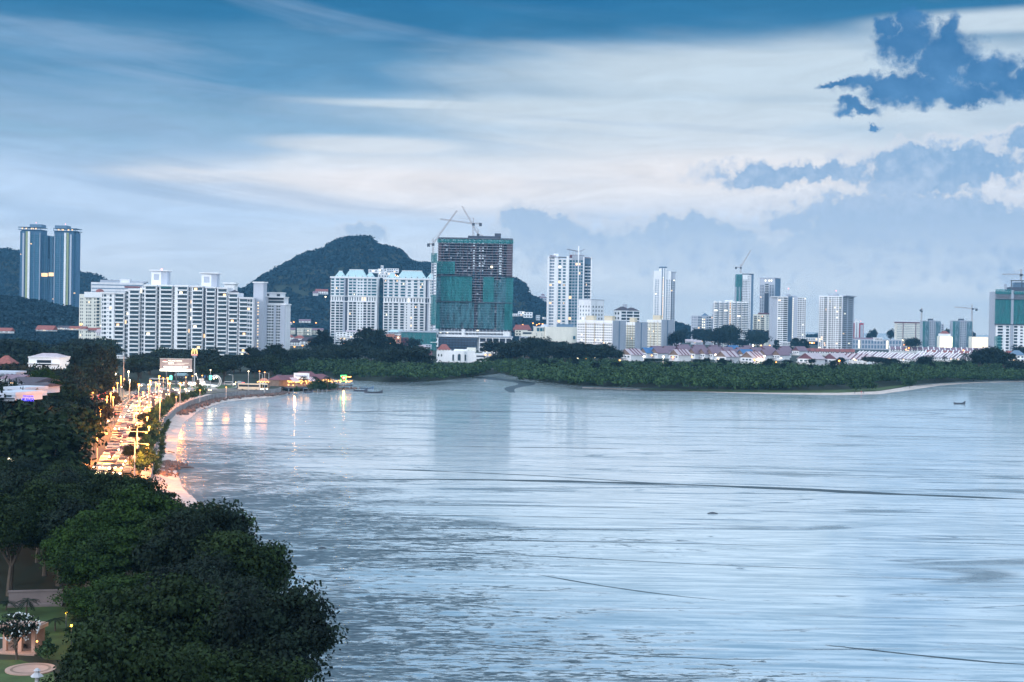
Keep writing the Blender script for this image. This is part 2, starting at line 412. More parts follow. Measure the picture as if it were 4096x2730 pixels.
# ---------------------------------------------------------------- water and mud
def water_mat():
    m, t, b = newmat('wet_mudflat')
    n_ = t.nodes; l_ = t.links
    def node(ty, **k):
        x = n_.new(ty)
        for a, v in k.items(): setattr(x, a, v)
        return x
    def mt(op, a, b2=None, c=None):
        x = node('ShaderNodeMath', operation=op)
        for i, v in enumerate((a, b2, c)):
            if v is None: continue
            if isinstance(v, (int, float)): x.inputs[i].default_value = v
            else: l_.new(v, x.inputs[i])
        return x.outputs[0]
    def ss(v, a, b2):
        x = node('ShaderNodeMapRange', interpolation_type='SMOOTHSTEP'); l_.new(v, x.inputs[0])
        x.inputs[1].default_value = a; x.inputs[2].default_value = b2; return x.outputs[0]
    g = node('ShaderNodeTexCoord'); sx = node('ShaderNodeSeparateXYZ'); l_.new(g.outputs['Object'], sx.inputs[0])
    X, Y = sx.outputs[0], sx.outputs[1]
    def nz(sc, stx, det=5, rough=.6, dist=0.0, off=0.0, sty=1.0):
        mp = node('ShaderNodeMapping'); l_.new(g.outputs['Object'], mp.inputs[0]); mp.inputs['Scale'].default_value = (stx, sty, 1)
        mp.inputs['Location'].default_value = (off, off, 0); mp.inputs['Rotation'].default_value = (0, 0, rad(-4))
        x = node('ShaderNodeTexNoise'); l_.new(mp.outputs[0], x.inputs['Vector']); x.inputs['Scale'].default_value = sc
        x.inputs['Detail'].default_value = det; x.inputs['Roughness'].default_value = rough; x.inputs['Distortion'].default_value = dist
        return x.outputs[0]
    # distance from the left shore: exposed rough mud lies near it
    d = mt('SUBTRACT', mt('ADD', X, mt('MULTIPLY', Y, .31)), 24)
    big = nz(.012, .6, 4, .55, .5)
    zone = ss(mt('ADD', mt('MULTIPLY', d, -.012), mt('MULTIPLY', mt('SUBTRACT', big, .5), 2.6)), -.95, .12)
    far = ss(Y, 620, 330)
    zone = mt('MULTIPLY', zone, mt('ADD', mt('MULTIPLY', far, .65), .35))
    mid = nz(.085, .38, 7, .68, 1.0, 31)
    fine = nz(1.15, .32, 5, .66, .6, 7)
    xf = nz(3.2, .5, 3, .6, .3, 3)
    # rough mud where fine pattern exceeds a threshold lowered by the zone mask
    thr = mt('ADD', mt('ADD', mt('MULTIPLY', fine, .50), mt('MULTIPLY', mid, .38)), mt('MULTIPLY', xf, .12))
    mud = ss(mt('ADD', thr, mt('MULTIPLY', zone, .16)), .580, .625)
    pudd = ss(nz(.45, .36, 5, .62, .8, 90), .575, .60)
    mud = mt('MULTIPLY', mud, mt('SUBTRACT', 1.0, mt('MULTIPLY', pudd, .85)))
    # meandering drainage lines: contours of a stretched noise
    def contour(sc, stx, wd, off, sty=1.0):
        c = nz(sc, stx, 3, .5, .4, off, sty)
        return ss(mt('ABSOLUTE', mt('SUBTRACT', c, .5)), wd, wd*.25)
    ln = mt('MAXIMUM', mt('MULTIPLY', contour(.020, .14, .012, 11), ss(mid, .38, .56)), mt('MULTIPLY', contour(.050, .10, .014, 53), ss(mid, .42, .60)))
    ln = mt('MAXIMUM', ln, mt('MULTIPLY', contour(.11, .10, .016, 77), ss(mid, .47, .62)))
    ln = mt('MULTIPLY', ln, .8)
    dark = mt('MAXIMUM', mud, ln)
    film = mt('SUBTRACT', 1.0, dark)
    # colour: pale silt film / dark mud
    c = node('ShaderNodeMix', data_type='RGBA'); l_.new(dark, c.inputs[0])
    sil = node('ShaderNodeMix', data_type='RGBA'); l_.new(ss(mt('ADD', mt('MULTIPLY', mid, .4), mt('MULTIPLY', nz(.6, .10, 5, .65, .5, 61), .6)), .38, .62), sil.inputs[0])
    sil.inputs[6].default_value = (.26, .345, .40, 1); sil.inputs[7].default_value = (.58, .645, .69, 1)
    l_.new(sil.outputs[2], c.inputs[6])
    mdc = node('ShaderNodeMix', data_type='RGBA'); l_.new(ss(nz(2.2, .35, 4, .7, .4, 17), .42, .62), mdc.inputs[0]); mdc.inputs[6].default_value = (.018, .034, .044, 1); mdc.inputs[7].default_value = (.11, .15, .17, 1)
    l_.new(mdc.outputs[2], c.inputs[7])
    l_.new(c.outputs[2], b.inputs['Base Color'])
    b.inputs['IOR'].default_value = 3.6
    l_.new(mt('ADD', mt('MULTIPLY', dark, .22), .10), b.inputs['Roughness'])
    l_.new(mt('ADD', mt('MULTIPLY', film, .47), .03), b.inputs['Specular IOR Level'])
    bp = node('ShaderNodeBump'); bp.inputs['Strength'].default_value = .45; bp.inputs['Distance'].default_value = .12
    hh = mt('ADD', mt('MULTIPLY', dark, .8), mt('MULTIPLY', nz(.8, .35, 4, .6), .12))
    l_.new(hh, bp.inputs['Height']); l_.new(bp.outputs[0], b.inputs['Normal'])
    return m
M['water'] = water_mat()
wv = [(-900, -200, 0), (6900, -200, 0), (6900, 9000, 0), (-6900, 9000, 0), (-6900, 2000, 0)]
MB().add(wv, [(0, 1, 2, 3, 4)], 'water').build('water', kind='structure')
def strip(pts, wds, z, mat, name, kind='structure', jit=0.0, label=None):
    """a flat band on the ground following px points"""
    P_ = [G(px, py, z) for px, py in pts]
    # resample
    out = []
    for a, b_ in zip(P_[:-1], P_[1:]):
        n = max(1, int((b_-a).length/6))
        for i in range(n): out.append(a.lerp(b_, i/n))
    out.append(P_[-1]); rnd = random.Random(len(out))
    for _ in range(10): out = [out[0]]+[(a+b_*2+c)/4 for a, b_, c in zip(out, out[1:], out[2:])]+[out[-1]]
    if jit:
        k = 0.0; o2 = []
        for p in out:
            k = .86*k+rnd.uniform(-jit, jit)*.8; o2.append(p+Vector((0, k, 0)))
        out = o2
    vs = []; fs = []; n = len(out)
    for i, p in enumerate(out):
        d = (out[min(i+1, n-1)]-out[max(i-1, 0)]).normalized(); q = Vector((-d.y, d.x, 0))
        t = i/(n-1); wd = wds[0]+(wds[1]-wds[0])*t
        if jit: wd *= rnd.uniform(.35, 1.0)*(.75+.6*math.sin(i*.21+len(out))*math.sin(i*.083))*min(1, 8*t+.15, 8*(1-t)+.15)
        vs += [p+q*wd*.5, p-q*wd*.5]
    for i in range(n-1): fs.append((2*i, 2*i+1, 2*i+3, 2*i+2))
    return MB().add(vs, fs, mat).build(name, kind=kind)
M['channel'] = paint('channel_mud', (.030, .050, .062), rough=.5, var=.3, scale=.3, spec=.25)
for pts, wd in [
    ([(1330, 1922), (1450, 1912), (1560, 1916), (1700, 1912), (1850, 1925), (2100, 1921), (2400, 1925), (2600, 1932), (2850, 1945), (3150, 1957), (3500, 1975), (3800, 1993), (4096, 2000), (4500, 2010)], (2.6, 1.6)),
    ([(1500, 1876), (1800, 1888), (2050, 1893), (2200, 1906), (2450, 1922), (2600, 1932)], (1.2, 1.6)),
    ([(1250, 2163), (1400, 2160), (1540, 2168), (1640, 2150), (1700, 2143), (1790, 2150), (1880, 2172), (2000, 2172), (2200, 2167), (2450, 2163), (2650, 2165), (2800, 2178), (3050, 2182), (3300, 2190)], (1.0, .6)),
    ([(1440, 2200), (1640, 2196), (1850, 2200), (2060, 2205), (2200, 2222), (2450, 2250), (2700, 2266), (2950, 2274), (3200, 2285), (3400, 2278)], (.7, .5)),
    ([(1500, 2112), (1700, 2110), (1930, 2116), (2100, 2118), (2230, 2114), (2450, 2116), (2700, 2122)], (.8, .4)),
    ([(1300, 2062), (1480, 2060), (1640, 2062), (1850, 2068), (2050, 2052), (2250, 2060), (2600, 2078)], (.55, .35)),
    ([(1560, 2022), (1800, 2018), (2000, 2024), (2300, 2026), (2700, 2032)], (.7, .4)),
    ([(2150, 2300), (2400, 2370), (2520, 2376), (2700, 2392), (2900, 2402)], (.5, .3)),
    ([(3300, 2582), (3450, 2628), (3700, 2632), (3850, 2652), (4000, 2656), (4150, 2660)], (.45, .6)),
    ([(1700, 2560), (1900, 2600), (2200, 2640), (2600, 2665), (2950, 2652), (3200, 2640)], (.3, .25)),
    ([(1450, 1784), (1700, 1780), (1900, 1788), (2050, 1792), (2300, 1790), (2500, 1796)], (1.0, 1.0)),
    ([(1000, 1642), (1250, 1645), (1500, 1649), (1650, 1643), (1850, 1645), (2100, 1650), (2500, 1655)], (2.2, 1.4)),
    ([(1750, 1562), (1900, 1566), (2040, 1571)], (4.0, 2.0))]:
    strip(pts, (wd[0]*2.1, wd[1]*2.1), .012, 'channel', 'tidal_channel', jit=.35+.22*wd[0])
strip([(1925, 1508), (1960, 1516), (2040, 1522), (2110, 1532), (2120, 1541), (2060, 1546), (2030, 1556), (2050, 1571)], (16, 3), .016, 'channel', 'stream')

# ---------------------------------------------------------------- land, beach, road
def poly(name, pts, mat, z=None, kind='structure', label=None, cat=None):
    v = [(p[0], p[1], z if z is not None else p[2]) for p in pts]
    return MB().add(v, [tuple(range(len(v)))], mat).build(name, kind=kind, label=label, cat=cat)
wall_px = [(545, 2100), (575, 2000), (600, 1900), (612, 1830), (625, 1750), (650, 1690), (700, 1640), (760, 1610), (850, 1583), (950, 1572), (1050, 1566), (1112, 1561), (1122, 1555)]
wall_w = [G(x, y, 2.4) for x, y in wall_px]
near = [Vector((-20, -60, 2.4)), Vector((-20, 60, 2.4)), Vector((-24, 128, 2.4)), Vector((-34, 166, 2.4)), Vector((-46, 205, 2.4)), Vector((-60, 240, 2.4))]
shore_far = [G(x, y, 0) for x, y in [(1190, 1530), (1290, 1512), (1420, 1522), (1560, 1530), (1720, 1526), (1860, 1512), (1930, 1502), (2000, 1494), (2120, 1520), (2300, 1542), (2480, 1548), (2750, 1556), (3000, 1562), (3250, 1566), (3430, 1562), (3560, 1550), (3680, 1535), (3880, 1524), (4096, 1520), (4500, 1512)]]
land = [(p.x, p.y, 2.4) for p in near+wall_w] + [(p.x, p.y+14, 2.4) for p in shore_far]
land += [(2600, 1500, 2.4), (2600, 2900, 2.4), (1200, 3150, 2.4), (800, 3300, 2.4), (700, 5200, 2.4), (-6000, 7000, 2.4), (-6000, -60, 2.4)]
poly('ground', land, 'soil')
# far shore bank sloping to the water
vs = []; fs = []
for p in shore_far: vs += [(p.x, p.y+14, 2.4), (p.x, p.y-3, -.05)]
for i in range(len(shore_far)-1): fs.append((2*i, 2*i+1, 2*i+3, 2*i+2))
MB().add(vs, fs, 'soil').build('shore_bank', kind='structure')
# beach between wall and water (gentle slope)
ww = near[2:]+wall_w
outer = [G(1130, 2730, 0), G(1000, 2440, 0), G(905, 2200, 0), G(838, 2040, 0), G(738, 1960, 0), G(705, 1870, 0), G(712, 1800, 0), G(718, 1740, 0), G(738, 1690, 0), G(800, 1640, 0), G(900, 1608, 0), G(1000, 1597, 0), G(1100, 1588, 0), G(1168, 1574, 0)]
def resamp(pts, n):
    L_ = [0]
    for a, b_ in zip(pts[:-1], pts[1:]): L_.append(L_[-1]+(b_-a).length)
    o = []
    for i in range(n):
        t = L_[-1]*i/(n-1); k = max(j for j in range(len(L_)-1) if L_[j] <= t+1e-6); f = (t-L_[k])/max(1e-6, L_[k+1]-L_[k])
        o.append(pts[k].lerp(pts[k+1], min(1, f)))
    return o
a_ = resamp([Vector((p.x, p.y, 0)) for p in ww], 160); b_ = resamp(outer, 160)
rnd = random.Random(5)
vs = []; fs = []; K = 9; jl = 0
for i, (a, b2) in enumerate(zip(a_, b_)):
    jl = .8*jl+rnd.uniform(-.9, .9)
    for k in range(K):
        t = k/(K-1); p = a.lerp(b2, t*(1+.04*jl/ max(1, (b2-a).length/10))); vs.append((p.x, p.y, 1.1*(1-t)**1.3-.03+(.08*rnd.random() if 0 < k < K-1 else 0)))
for i in range(159):
    for k in range(K-1): fs.append((i*K+k, i*K+k+1, (i+1)*K+k+1, (i+1)*K+k))
MB().add(vs, fs, 'sand').build('beach', kind='structure')
# sea wall
vs = []; fs = []; wr = resamp(wall_w, 90)
for i, p in enumerate(wr):
    d = (wr[min(i+1, 89)]-wr[max(i-1, 0)]).normalized(); q = Vector((d.y, -d.x, 0))
    for off, z in ((0.5, -.3), (.35, 3.1), (-.1, 3.1), (-.1, 2.3)): vs.append((p.x+q.x*off, p.y+q.y*off, z))
for i in range(89):
    for k in range(3): fs.append((i*4+k, i*4+k+1, i*4+k+5, i*4+k+4))
M['seawall'] = paint('stained_concrete', (.20, .20, .21), var=.5, scale=.5)
sw = MB().add(vs, fs, 'seawall'); sw.build('sea_wall', label='low curved concrete sea wall between beach and promenade', cat='sea wall')
# the road and its surroundings
def band(name, Lp, Rp, z, mat, n=60):
    a = resamp([G(x, y, z) for x, y in Lp], n); b2 = resamp([G(x, y, z) for x, y in Rp], n)
    vs = []; fs = []
    for p, q in zip(a, b2): vs += [p, q]
    for i in range(n-1): fs.append((2*i, 2*i+1, 2*i+3, 2*i+2))
    return MB().add(vs, fs, mat).build(name, kind='structure')
promL = [(480, 2100), (528, 1990), (560, 1900), (584, 1830), (592, 1750), (612, 1685), (660, 1632), (722, 1600), (830, 1578), (950, 1568), (1040, 1562)]
band('promenade', promL, wall_px[:-2], 2.404, 'pave')
roadL = [(160, 2010), (270, 1900), (340, 1850), (400, 1750), (436, 1680), (458, 1625), (500, 1590), (560, 1568), (640, 1556), (760, 1556), (940, 1556), (1050, 1548)]
roadR = [(470, 2100), (515, 1990), (548, 1900), (568, 1830), (578, 1750), (600, 1680), (645, 1628), (715, 1594), (830, 1574), (950, 1565), (1045, 1559), (1080, 1556)]
band('road', roadL, roadR, 2.408, 'asphalt')
# dual carriageway continuing past the roundabout, and the car park behind the trees
band('side_road', [(150, 1790), (230, 1700), (262, 1640), (330, 1590), (420, 1560), (520, 1548)], [(330, 1800), (360, 1705), (400, 1650), (455, 1606), (530, 1570), (620, 1556)], 2.406, 'asphalt')
band('ring_road', [(470, 1552), (560, 1543), (660, 1535), (800, 1530), (950, 1531), (1050, 1540)], [(520, 1560), (640, 1552), (760, 1547), (870, 1545), (960, 1545), (1040, 1550)], 2.412, 'asphalt')
# roundabout lawn with kerb
c_ = G(795, 1549, 2.45); e1 = (G(935, 1552, 2.45)-G(640, 1549, 2.45)).length/2
d1 = (G(795, 1541, 2.45)-G(795, 1561, 2.45)).length/2
ring = [(c_.x+e1*math.cos(t), c_.y+d1*math.sin(t)) for t in [2*math.pi*i/60 for i in range(60)]]
MB().prism([(c_.x+(x-c_.x)*1.03, c_.y+(y-c_.y)*1.03) for x, y in ring], 2.41, 2.55, 'kerb').build('kerb', kind='structure')
MB().prism(ring, 2.5, 2.60, 'lawn').build('lawn', kind='structure')
# lane markings
def dashes(Lp, Rp, fr, name):
    mb = MB(); a = resamp([G(x, y, 2.42) for x, y in Lp], 400); b2 = resamp([G(x, y, 2.42) for x, y in Rp], 400)
    for f in fr:
        mid_ = [p.lerp(q, f) for p, q in zip(a, b2)]
        for i in range(60, 395, 6):
            p, q = mid_[i], mid_[i+2]; d = (q-p).normalized(); s_ = Vector((-d.y, d.x, 0))*.08
            mb.add([p-s_, p+s_, q+s_, q-s_], [(0, 1, 2, 3)], 'white')
    mb.build(name, kind='structure')
dashes(roadL, roadR, (.35, .55, .74), 'road_marking')
# boulder slope at the wall foot and wrack on the beach: countless stones
def stones(name, base, n, spread, rr, mat, label, seed):
    rg = np.random.default_rng(seed); V = []; Q = []
    cube = np.array([(-1, -1, -1), (1, -1, -1), (1, 1, -1), (-1, 1, -1), (-.6, -.7, 1), (.7, -.6, 1), (.6, .6, 1), (-.7, .6, 1)], float)
    for i in range(n):
        p = base[int(rg.integers(len(base)))]; o = rg.normal(0, 1, 2)*spread; r = rg.uniform(*rr); a = rg.uniform(0, 6.28)
        R_ = np.array([[math.cos(a), -math.sin(a), 0], [math.sin(a), math.cos(a), 0], [0, 0, 1]])
        V.append((cube*r*rg.uniform(.5, 1.2, 3)+rg.uniform(-.2, .2, (8, 3))*r)@R_.T+np.array([p[0]+o[0], p[1]+o[1], p[2]]))
        Q.append(np.array(CUBE_F)+8*i)
    o = bpy.data.objects.new(name, npmesh(name, np.concatenate(V), np.concatenate(Q), mat)); link(o)
    return setp(o, label, 'rocks', kind='stuff')
foot = [Vector((p.x, p.y, .9))+Vector((1.5, -.5, 0)) for p in resamp(wall_w[6:], 90)]
stones('shore_rocks', foot, 900, 1.3, (.2, .6), 'rock', 'brown riprap boulders scattered along the foot of the sea wall', 3)
stones('beach_rocks', [G(x, y, .5) for x, y in [(640, 1860), (655, 1875), (670, 1850), (690, 1860), (630, 1890), (650, 1900)]], 420, 1.8, (.12, .4), 'rock', 'patch of brown rubble and driftwood on the beach beside the wall', 4)
MB().tube([G(672, 1806, .75), G(698, 1812, .7)], .14, 'bark').build('driftwood_log', label='dark driftwood log lying on the pale beach by the water', cat='log')

# ---------------------------------------------------------------- hills with forest
def interp(pts, x):
    if x <= pts[0][0]: return pts[0][1]
    for (a, b2), (c, d) in zip(pts[:-1], pts[1:]):
        if x <= c: return b2+(d-b2)*(x-a)/(c-a)
    return pts[-1][1]
def hill(name, prof, D, depth, nx, ny, clump, nq, qs, flabel, mat='leafhill', seed=1, dens=1.0):
    W = [(P(x, y, D).x, max(2.0, P(x, y, D).z-clump*.8)) for x, y in prof]
    x0, x1 = W[0][0], W[-1][0]; rg = np.random.default_rng(seed)
    def hz(x, y):
        t = (y-D)/depth; h = interp(W, x*D/max(y, 1) if False else x)
        f = math.exp(-t*t*3.2) if t < 0 else max(0, 1-t*t)
        rid = 1+.16*math.sin(x*.021+y*.013)*math.sin(y*.017-x*.007)*min(1, max(0, (-t-.2)*4))
        return 2.0+(h-2.0)*f*rid
    vs = []; fs = []
    for j in range(ny):
        y = D-depth*1.15+depth*1.75*j/(ny-1)
        for i in range(nx): x = x0+(x1-x0)*i/(nx-1); vs.append((x, y, hz(x, y)))
    for j in range(ny-1):
        for i in range(nx-1): fs.append((j*nx+i, j*nx+i+1, (j+1)*nx+i+1, (j+1)*nx+i))
    MB().add(vs, fs, 'soil').build(name, kind='structure')
    pts = []
    n = int((x1-x0)*depth*1.25/(clump*clump*1.1)*dens)
    X_ = rg.uniform(x0, x1, n); Y_ = rg.uniform(D-depth*1.1, D+depth*.12, n)
    for x, y in zip(X_, Y_):
        z = hz(x, y)
        if z > 3.0: pts.append((x, y, z))
    for x in np.arange(x0, x1, clump*.5): pts.append((x, D+rg.uniform(-4, 4), hz(x, D)))
    canopy('hill_forest', np.array(pts), clump, nq, qs, mat, flabel, seed)
def canopy(name, pts, R, nq, qs, mat, label, seed, hgt=.75, var=.5, cat='forest'):
    """countless tree crowns as leaf quads scattered over domes"""
    rg = np.random.default_rng(seed); n = len(pts)
    r = R*rg.uniform(1-var, 1+var, n)
    d = rg.normal(0, 1, (n, nq, 3)); d[..., 2] = np.abs(d[..., 2])*1.0-.15; d /= np.linalg.norm(d, axis=2, keepdims=True)
    rr = rg.uniform(.72, 1.05, (n, nq, 1))
    c = pts[:, None, :]+d*rr*r[:, None, None]*np.array([1, 1, hgt])
    nn = d+rg.normal(0, .45, d.shape); nn /= np.linalg.norm(nn, axis=2, keepdims=True)
    leafquads(name, c.reshape(-1, 3), nn.reshape(-1, 3), qs*rg.uniform(.6, 1.3, n*nq), mat, rg, label, cat)
def quads(c, nn, s, rg):
    n = len(c); t = rg.normal(0, 1, (n, 3)); a = np.cross(nn, t); a /= np.linalg.norm(a, axis=1, keepdims=True)+1e-9
    b2 = np.cross(nn, a); s = np.asarray(s)[:, None]
    V = np.stack([c-a*s-b2*s*.55, c+a*s*.9-b2*s*.7, c+a*s+b2*s*.6, c-a*s*.8+b2*s*.65], 1).reshape(-1, 3)
    return V, np.arange(4*n).reshape(n, 4)
def leafquads(name, c, nn, s, mat, rg, label, cat):
    V, Q = quads(c, nn, s, rg)
    o = bpy.data.objects.new(name, npmesh(name, V, Q, mat)); link(o)
    return setp(o, label, cat, kind='stuff')
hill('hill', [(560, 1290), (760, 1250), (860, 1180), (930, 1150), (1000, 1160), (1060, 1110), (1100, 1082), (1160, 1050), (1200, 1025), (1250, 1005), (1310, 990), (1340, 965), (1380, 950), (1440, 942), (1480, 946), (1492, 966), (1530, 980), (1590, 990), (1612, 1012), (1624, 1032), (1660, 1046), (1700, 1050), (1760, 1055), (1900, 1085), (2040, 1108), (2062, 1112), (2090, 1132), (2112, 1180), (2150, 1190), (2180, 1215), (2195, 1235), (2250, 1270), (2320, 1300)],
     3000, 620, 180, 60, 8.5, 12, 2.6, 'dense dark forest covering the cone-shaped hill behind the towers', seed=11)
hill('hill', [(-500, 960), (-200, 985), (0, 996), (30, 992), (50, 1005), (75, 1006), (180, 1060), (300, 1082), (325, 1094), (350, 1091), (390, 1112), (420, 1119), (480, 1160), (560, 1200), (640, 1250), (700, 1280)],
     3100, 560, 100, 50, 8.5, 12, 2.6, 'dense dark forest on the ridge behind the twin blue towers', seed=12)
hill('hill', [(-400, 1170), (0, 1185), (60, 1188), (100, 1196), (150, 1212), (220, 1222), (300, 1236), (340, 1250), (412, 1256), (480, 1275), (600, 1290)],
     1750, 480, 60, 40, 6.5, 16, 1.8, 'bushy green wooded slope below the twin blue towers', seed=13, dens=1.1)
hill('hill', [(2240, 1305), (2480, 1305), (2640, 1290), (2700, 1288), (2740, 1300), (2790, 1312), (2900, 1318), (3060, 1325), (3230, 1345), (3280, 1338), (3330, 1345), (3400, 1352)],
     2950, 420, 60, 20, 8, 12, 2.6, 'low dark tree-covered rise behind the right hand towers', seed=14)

# ---------------------------------------------------------------- buildings
class Bld:
    """rectangular block in its own frame: x along the front, y into the block, z up"""
    def __init__(s, name, label, cat, L_, C_, R_=None, d=1500, ang=0.0, dep=20.0, top=1200, zb=2.4, group=None, pym=1250):
        a = rad(ang); f = Vector((math.cos(a), math.sin(a))); g = Vector((-math.sin(a), math.cos(a)))
        if R_ is None:                       # only the front is given: L..C
            tL, tR = tb(L_, pym), tb(C_, pym); A = Vector((tL*d, d)); s.W = (tR*A.y-A.x)/(f.x-tR*f.y); s.D = dep
        elif ang <= 0:                       # front L..C, right side C..R
            tL, tC, tR = tb(L_, pym), tb(C_, pym), tb(R_, pym); C = Vector((tC*d, d))
            s.W = (C.x-tL*C.y)/(f.x-tL*f.y); A = C-f*s.W; s.D = (tR*C.y-C.x)/(g.x-tR*g.y)
        else:                                # left side L..C, front C..R
            tL, tC, tR = tb(L_, pym), tb(C_, pym), tb(R_, pym); A = Vector((tC*d, d))
            s.W = (tR*A.y-A.x)/(f.x-tR*f.y); s.D = (tL*A.y-A.x)/(g.x-tL*g.y)
        s.D = abs(s.D); s.d = d; s.zb = zb; s.H = Z((L_+C_)/2, top, d)-zb
        s.root = empty(name, (A.x, A.y, zb), a, label, cat, group)
        s.wall = MB(); s.win = []; s.bal = []; s.fr = {}; s.rnd = random.Random(int(L_*7+C_))
        s.lit = .03
    def z(s, py, px=None): return Z(px or 2048, py, s.d)-s.zb if px is None else Z(px, py, s.d)-s.zb
    def zz(s, py): # height of photo row at this block's column
        q = proj((s.root.location.x, s.root.location.y, s.zb)); return Z(q[0], py, s.d)-s.zb
    def fb(s, face, u0, u1, o0, o1, z0, z1):
        if face == 'F': return (u0*s.W, u1*s.W, -o1, -o0, z0, z1)
        if face == 'R': return (s.W+o0, s.W+o1, u0*s.D, u1*s.D, z0, z1)
        return (-o1, -o0, u0*s.D, u1*s.D, z0, z1)
    def body(s, x0=0, x1=1, y0=0, y1=1, z0=0, z1=None, mat='white'):
        s.wall.box(x0*s.W, x1*s.W, y0*s.D, y1*s.D, z0, s.H if z1 is None else z1, mat); return s
    def facade(s, face, z0, z1, nf, cols, off=0.0, glass='glass', wmat='white', bdep=1.3, lit=None, skip=()):
        h = (z1-z0)/nf; lit = s.lit if lit is None else lit
        for c in cols:
            u0, u1, k = c[:3]; v0, v1 = (c[3], c[4]) if len(c) > 4 else ((.30, .78) if k == 'w' else (.22, .92))
            if k == 's': s.wall.box(*s.fb(face, u0, u1, off-.2, off+.06, z0, z1), 'bluegrey' if glass == 'tealglass' else 'darkgrey'); continue
            if k == 'd': s.wall.box(*s.fb(face, u0, u1, off-.2, off+.05, z0, z1), 'grey'); continue
            if k == 'r': s.wall.box(*s.fb(face, u0, u1, off-.2, off+.9, z0, z1+.4), wmat); continue
            if k == 'h':
                for i in range(nf+1): s.wall.box(*s.fb(face, u0, u1, off-.2, off+.5, z0+i*h-.12*h, z0+i*h+.12*h), wmat)
                continue
            for i in range(nf):
                if i in skip: continue
                g = glass; r = s.rnd.random()
                if r < lit: g = 'lit' if r < lit*.7 else 'litw'
                za, zc = z0+(i+v0)*h, z0+(i+v1)*h
                if g != glass and (u1-u0)*(s.W if face == 'F' else s.D) > 3.2:
                    s.win.append((s.fb(face, u0, u1, off-.3, off+.08, za, zc), glass)); ul = u0+(u1-u0)*s.rnd.uniform(.05, .6); s.win.append((s.fb(face, ul, ul+(u1-u0)*.32, off-.3, off+.11, za+.1*h, zc-.08*h), g))
                else: s.win.append((s.fb(face, u0, u1, off-.3, off+.08, za, zc), g))
                if k == 'b': s.bal.append((s.fb(face, u0-.002, u1+.002, off-.1, off+bdep, z0+i*h, z0+(i+.27)*h), wmat))
    def many(s, name, items, lim=96):
        if not items: return
        if len(items) > lim: s.rnd.shuffle(items)
        for b_, mt in items[:lim]:
            o = bpy.data.objects.new(name, unit(mt)); COL.objects.link(o); o.parent = s.root
            o.location = ((b_[0]+b_[1])/2, (b_[2]+b_[3])/2, (b_[4]+b_[5])/2); o.scale = (b_[1]-b_[0], b_[3]-b_[2], b_[5]-b_[4])
        if len(items) > lim:
            mb = MB()
            for b_, mt in items[lim:]: mb.box(*b_, mt)
            mb.build(name, s.root, kind='stuff')
    def part(s, name, boxes, mat, label=None):
        mb = MB()
        for b_ in boxes: mb.box(*b_, mat)
        return mb.build(name, s.root, label=label)
    def done(s, lim=96):
        s.wall.build('wall', s.root)
        s.many('window', s.win, lim); s.many('balcony', s.bal, lim)
        return s.root
    def beacon(s, x, y, z):
        MB().tube([(x, y, z-2.5), (x, y, z)], .12, 'steel', 4).ball((x, y, z+.4), .75, 'beacon').build('beacon', s.root)
def even(n, a, b, fill, kind, *v):
    st = (b-a)/n
    return [(a+st*(i+.5-fill/2), a+st*(i+.5+fill/2), kind)+v for i in range(n)]

# ---- the long white apartment slab by the roundabout
B = Bld('apartment_block', 'long white apartment slab with stepped roof and rows of balconies, behind the roundabout', 'apartment block', 408, 1012, d=1079, ang=0, dep=22, top=1137, pym=1300)
B.lit = .055
U = lambda px: (px-408)/604.0
FH = 3.15
def seg(p0, p1, top, off, mat='white'):
    z1 = B.zz(top); B.wall.box(U(p0)*B.W, U(p1)*B.W, -off, B.D, 0, z1, mat); B.wall.box(U(p0)*B.W-.3, U(p1)*B.W+.3, -off-.5, 2.6-off, z1-.9, z1+.25, mat)
    return z1, int(z1/FH)
def fac(p0, p1, cols, off, top):
    nf = int((B.zz(top))/FH); z1 = B.zz(top)-.9
    B.facade('F', z1-nf*FH, z1, nf, [(U(a), U(b_), k)+tuple(v) for a, b_, k, *v in cols], off=off)
seg(408, 459, 1170, 2.6); fac(408, 459, [(411.5, 415, 'w', .2, .8), (418, 428, 'w', .25, .8), (432, 437, 'w', .6, .75), (441, 449, 'w', .25, .8)], 2.6, 1170)
seg(459, 497, 1170, 1.2); fac(459, 497, [(462, 494, 'b', .15, .88)], 1.2, 1170)
seg(497, 519, 1158, -1.5); fac(497, 519, [(498, 503, 'w', .1, .95), (504, 512, 'w', .25, .8)], -1.5, 1158)
seg(514, 558, 1155, 1.6); fac(514, 558, [(521, 556, 'b', .15, .88)], 1.6, 1155)
seg(558, 578, 1150, -1.5); fac(558, 578, [(559, 564, 'w', .1, .95), (566, 573, 'w', .25, .8)], -1.5, 1150)
seg(578, 626, 1137, 1.6); fac(578, 626, [(583, 623, 'b', .15, .88)], 1.6, 1137)
seg(626, 641, 1139, -1.5); fac(626, 641, [(627, 632, 'w', .1, .95), (633, 639, 'w', .25, .8)], -1.5, 1139)
seg(638, 689, 1137, 1.6); fac(638, 689, [(644, 687, 'b', .15, .88)], 1.6, 1137)
seg(689, 702, 1139, -1.2); fac(689, 702, [(691, 699, 'w', .15, .9)], -1.2, 1139)
seg(699, 751, 1137, 2.0); fac(699, 751, [(712, 749, 'b', .15, .88)], 2.0, 1137)
seg(751, 768, 1139, -1.2); fac(751, 768, [(753, 757, 'w', .1, .9), (760, 764, 'w', .1, .9)], -1.2, 1139)
seg(766, 812, 1138, 1.6, 'offwhite'); fac(766, 812, [(772, 809, 'b', .15, .88)], 1.6, 1138)  # from here right, greyer bays and recesses carry shade as wall colour
seg(812, 824, 1142, -2.0, 'palegrey'); fac(812, 824, [(813, 822, 'w', .1, .95)], -2, 1142)
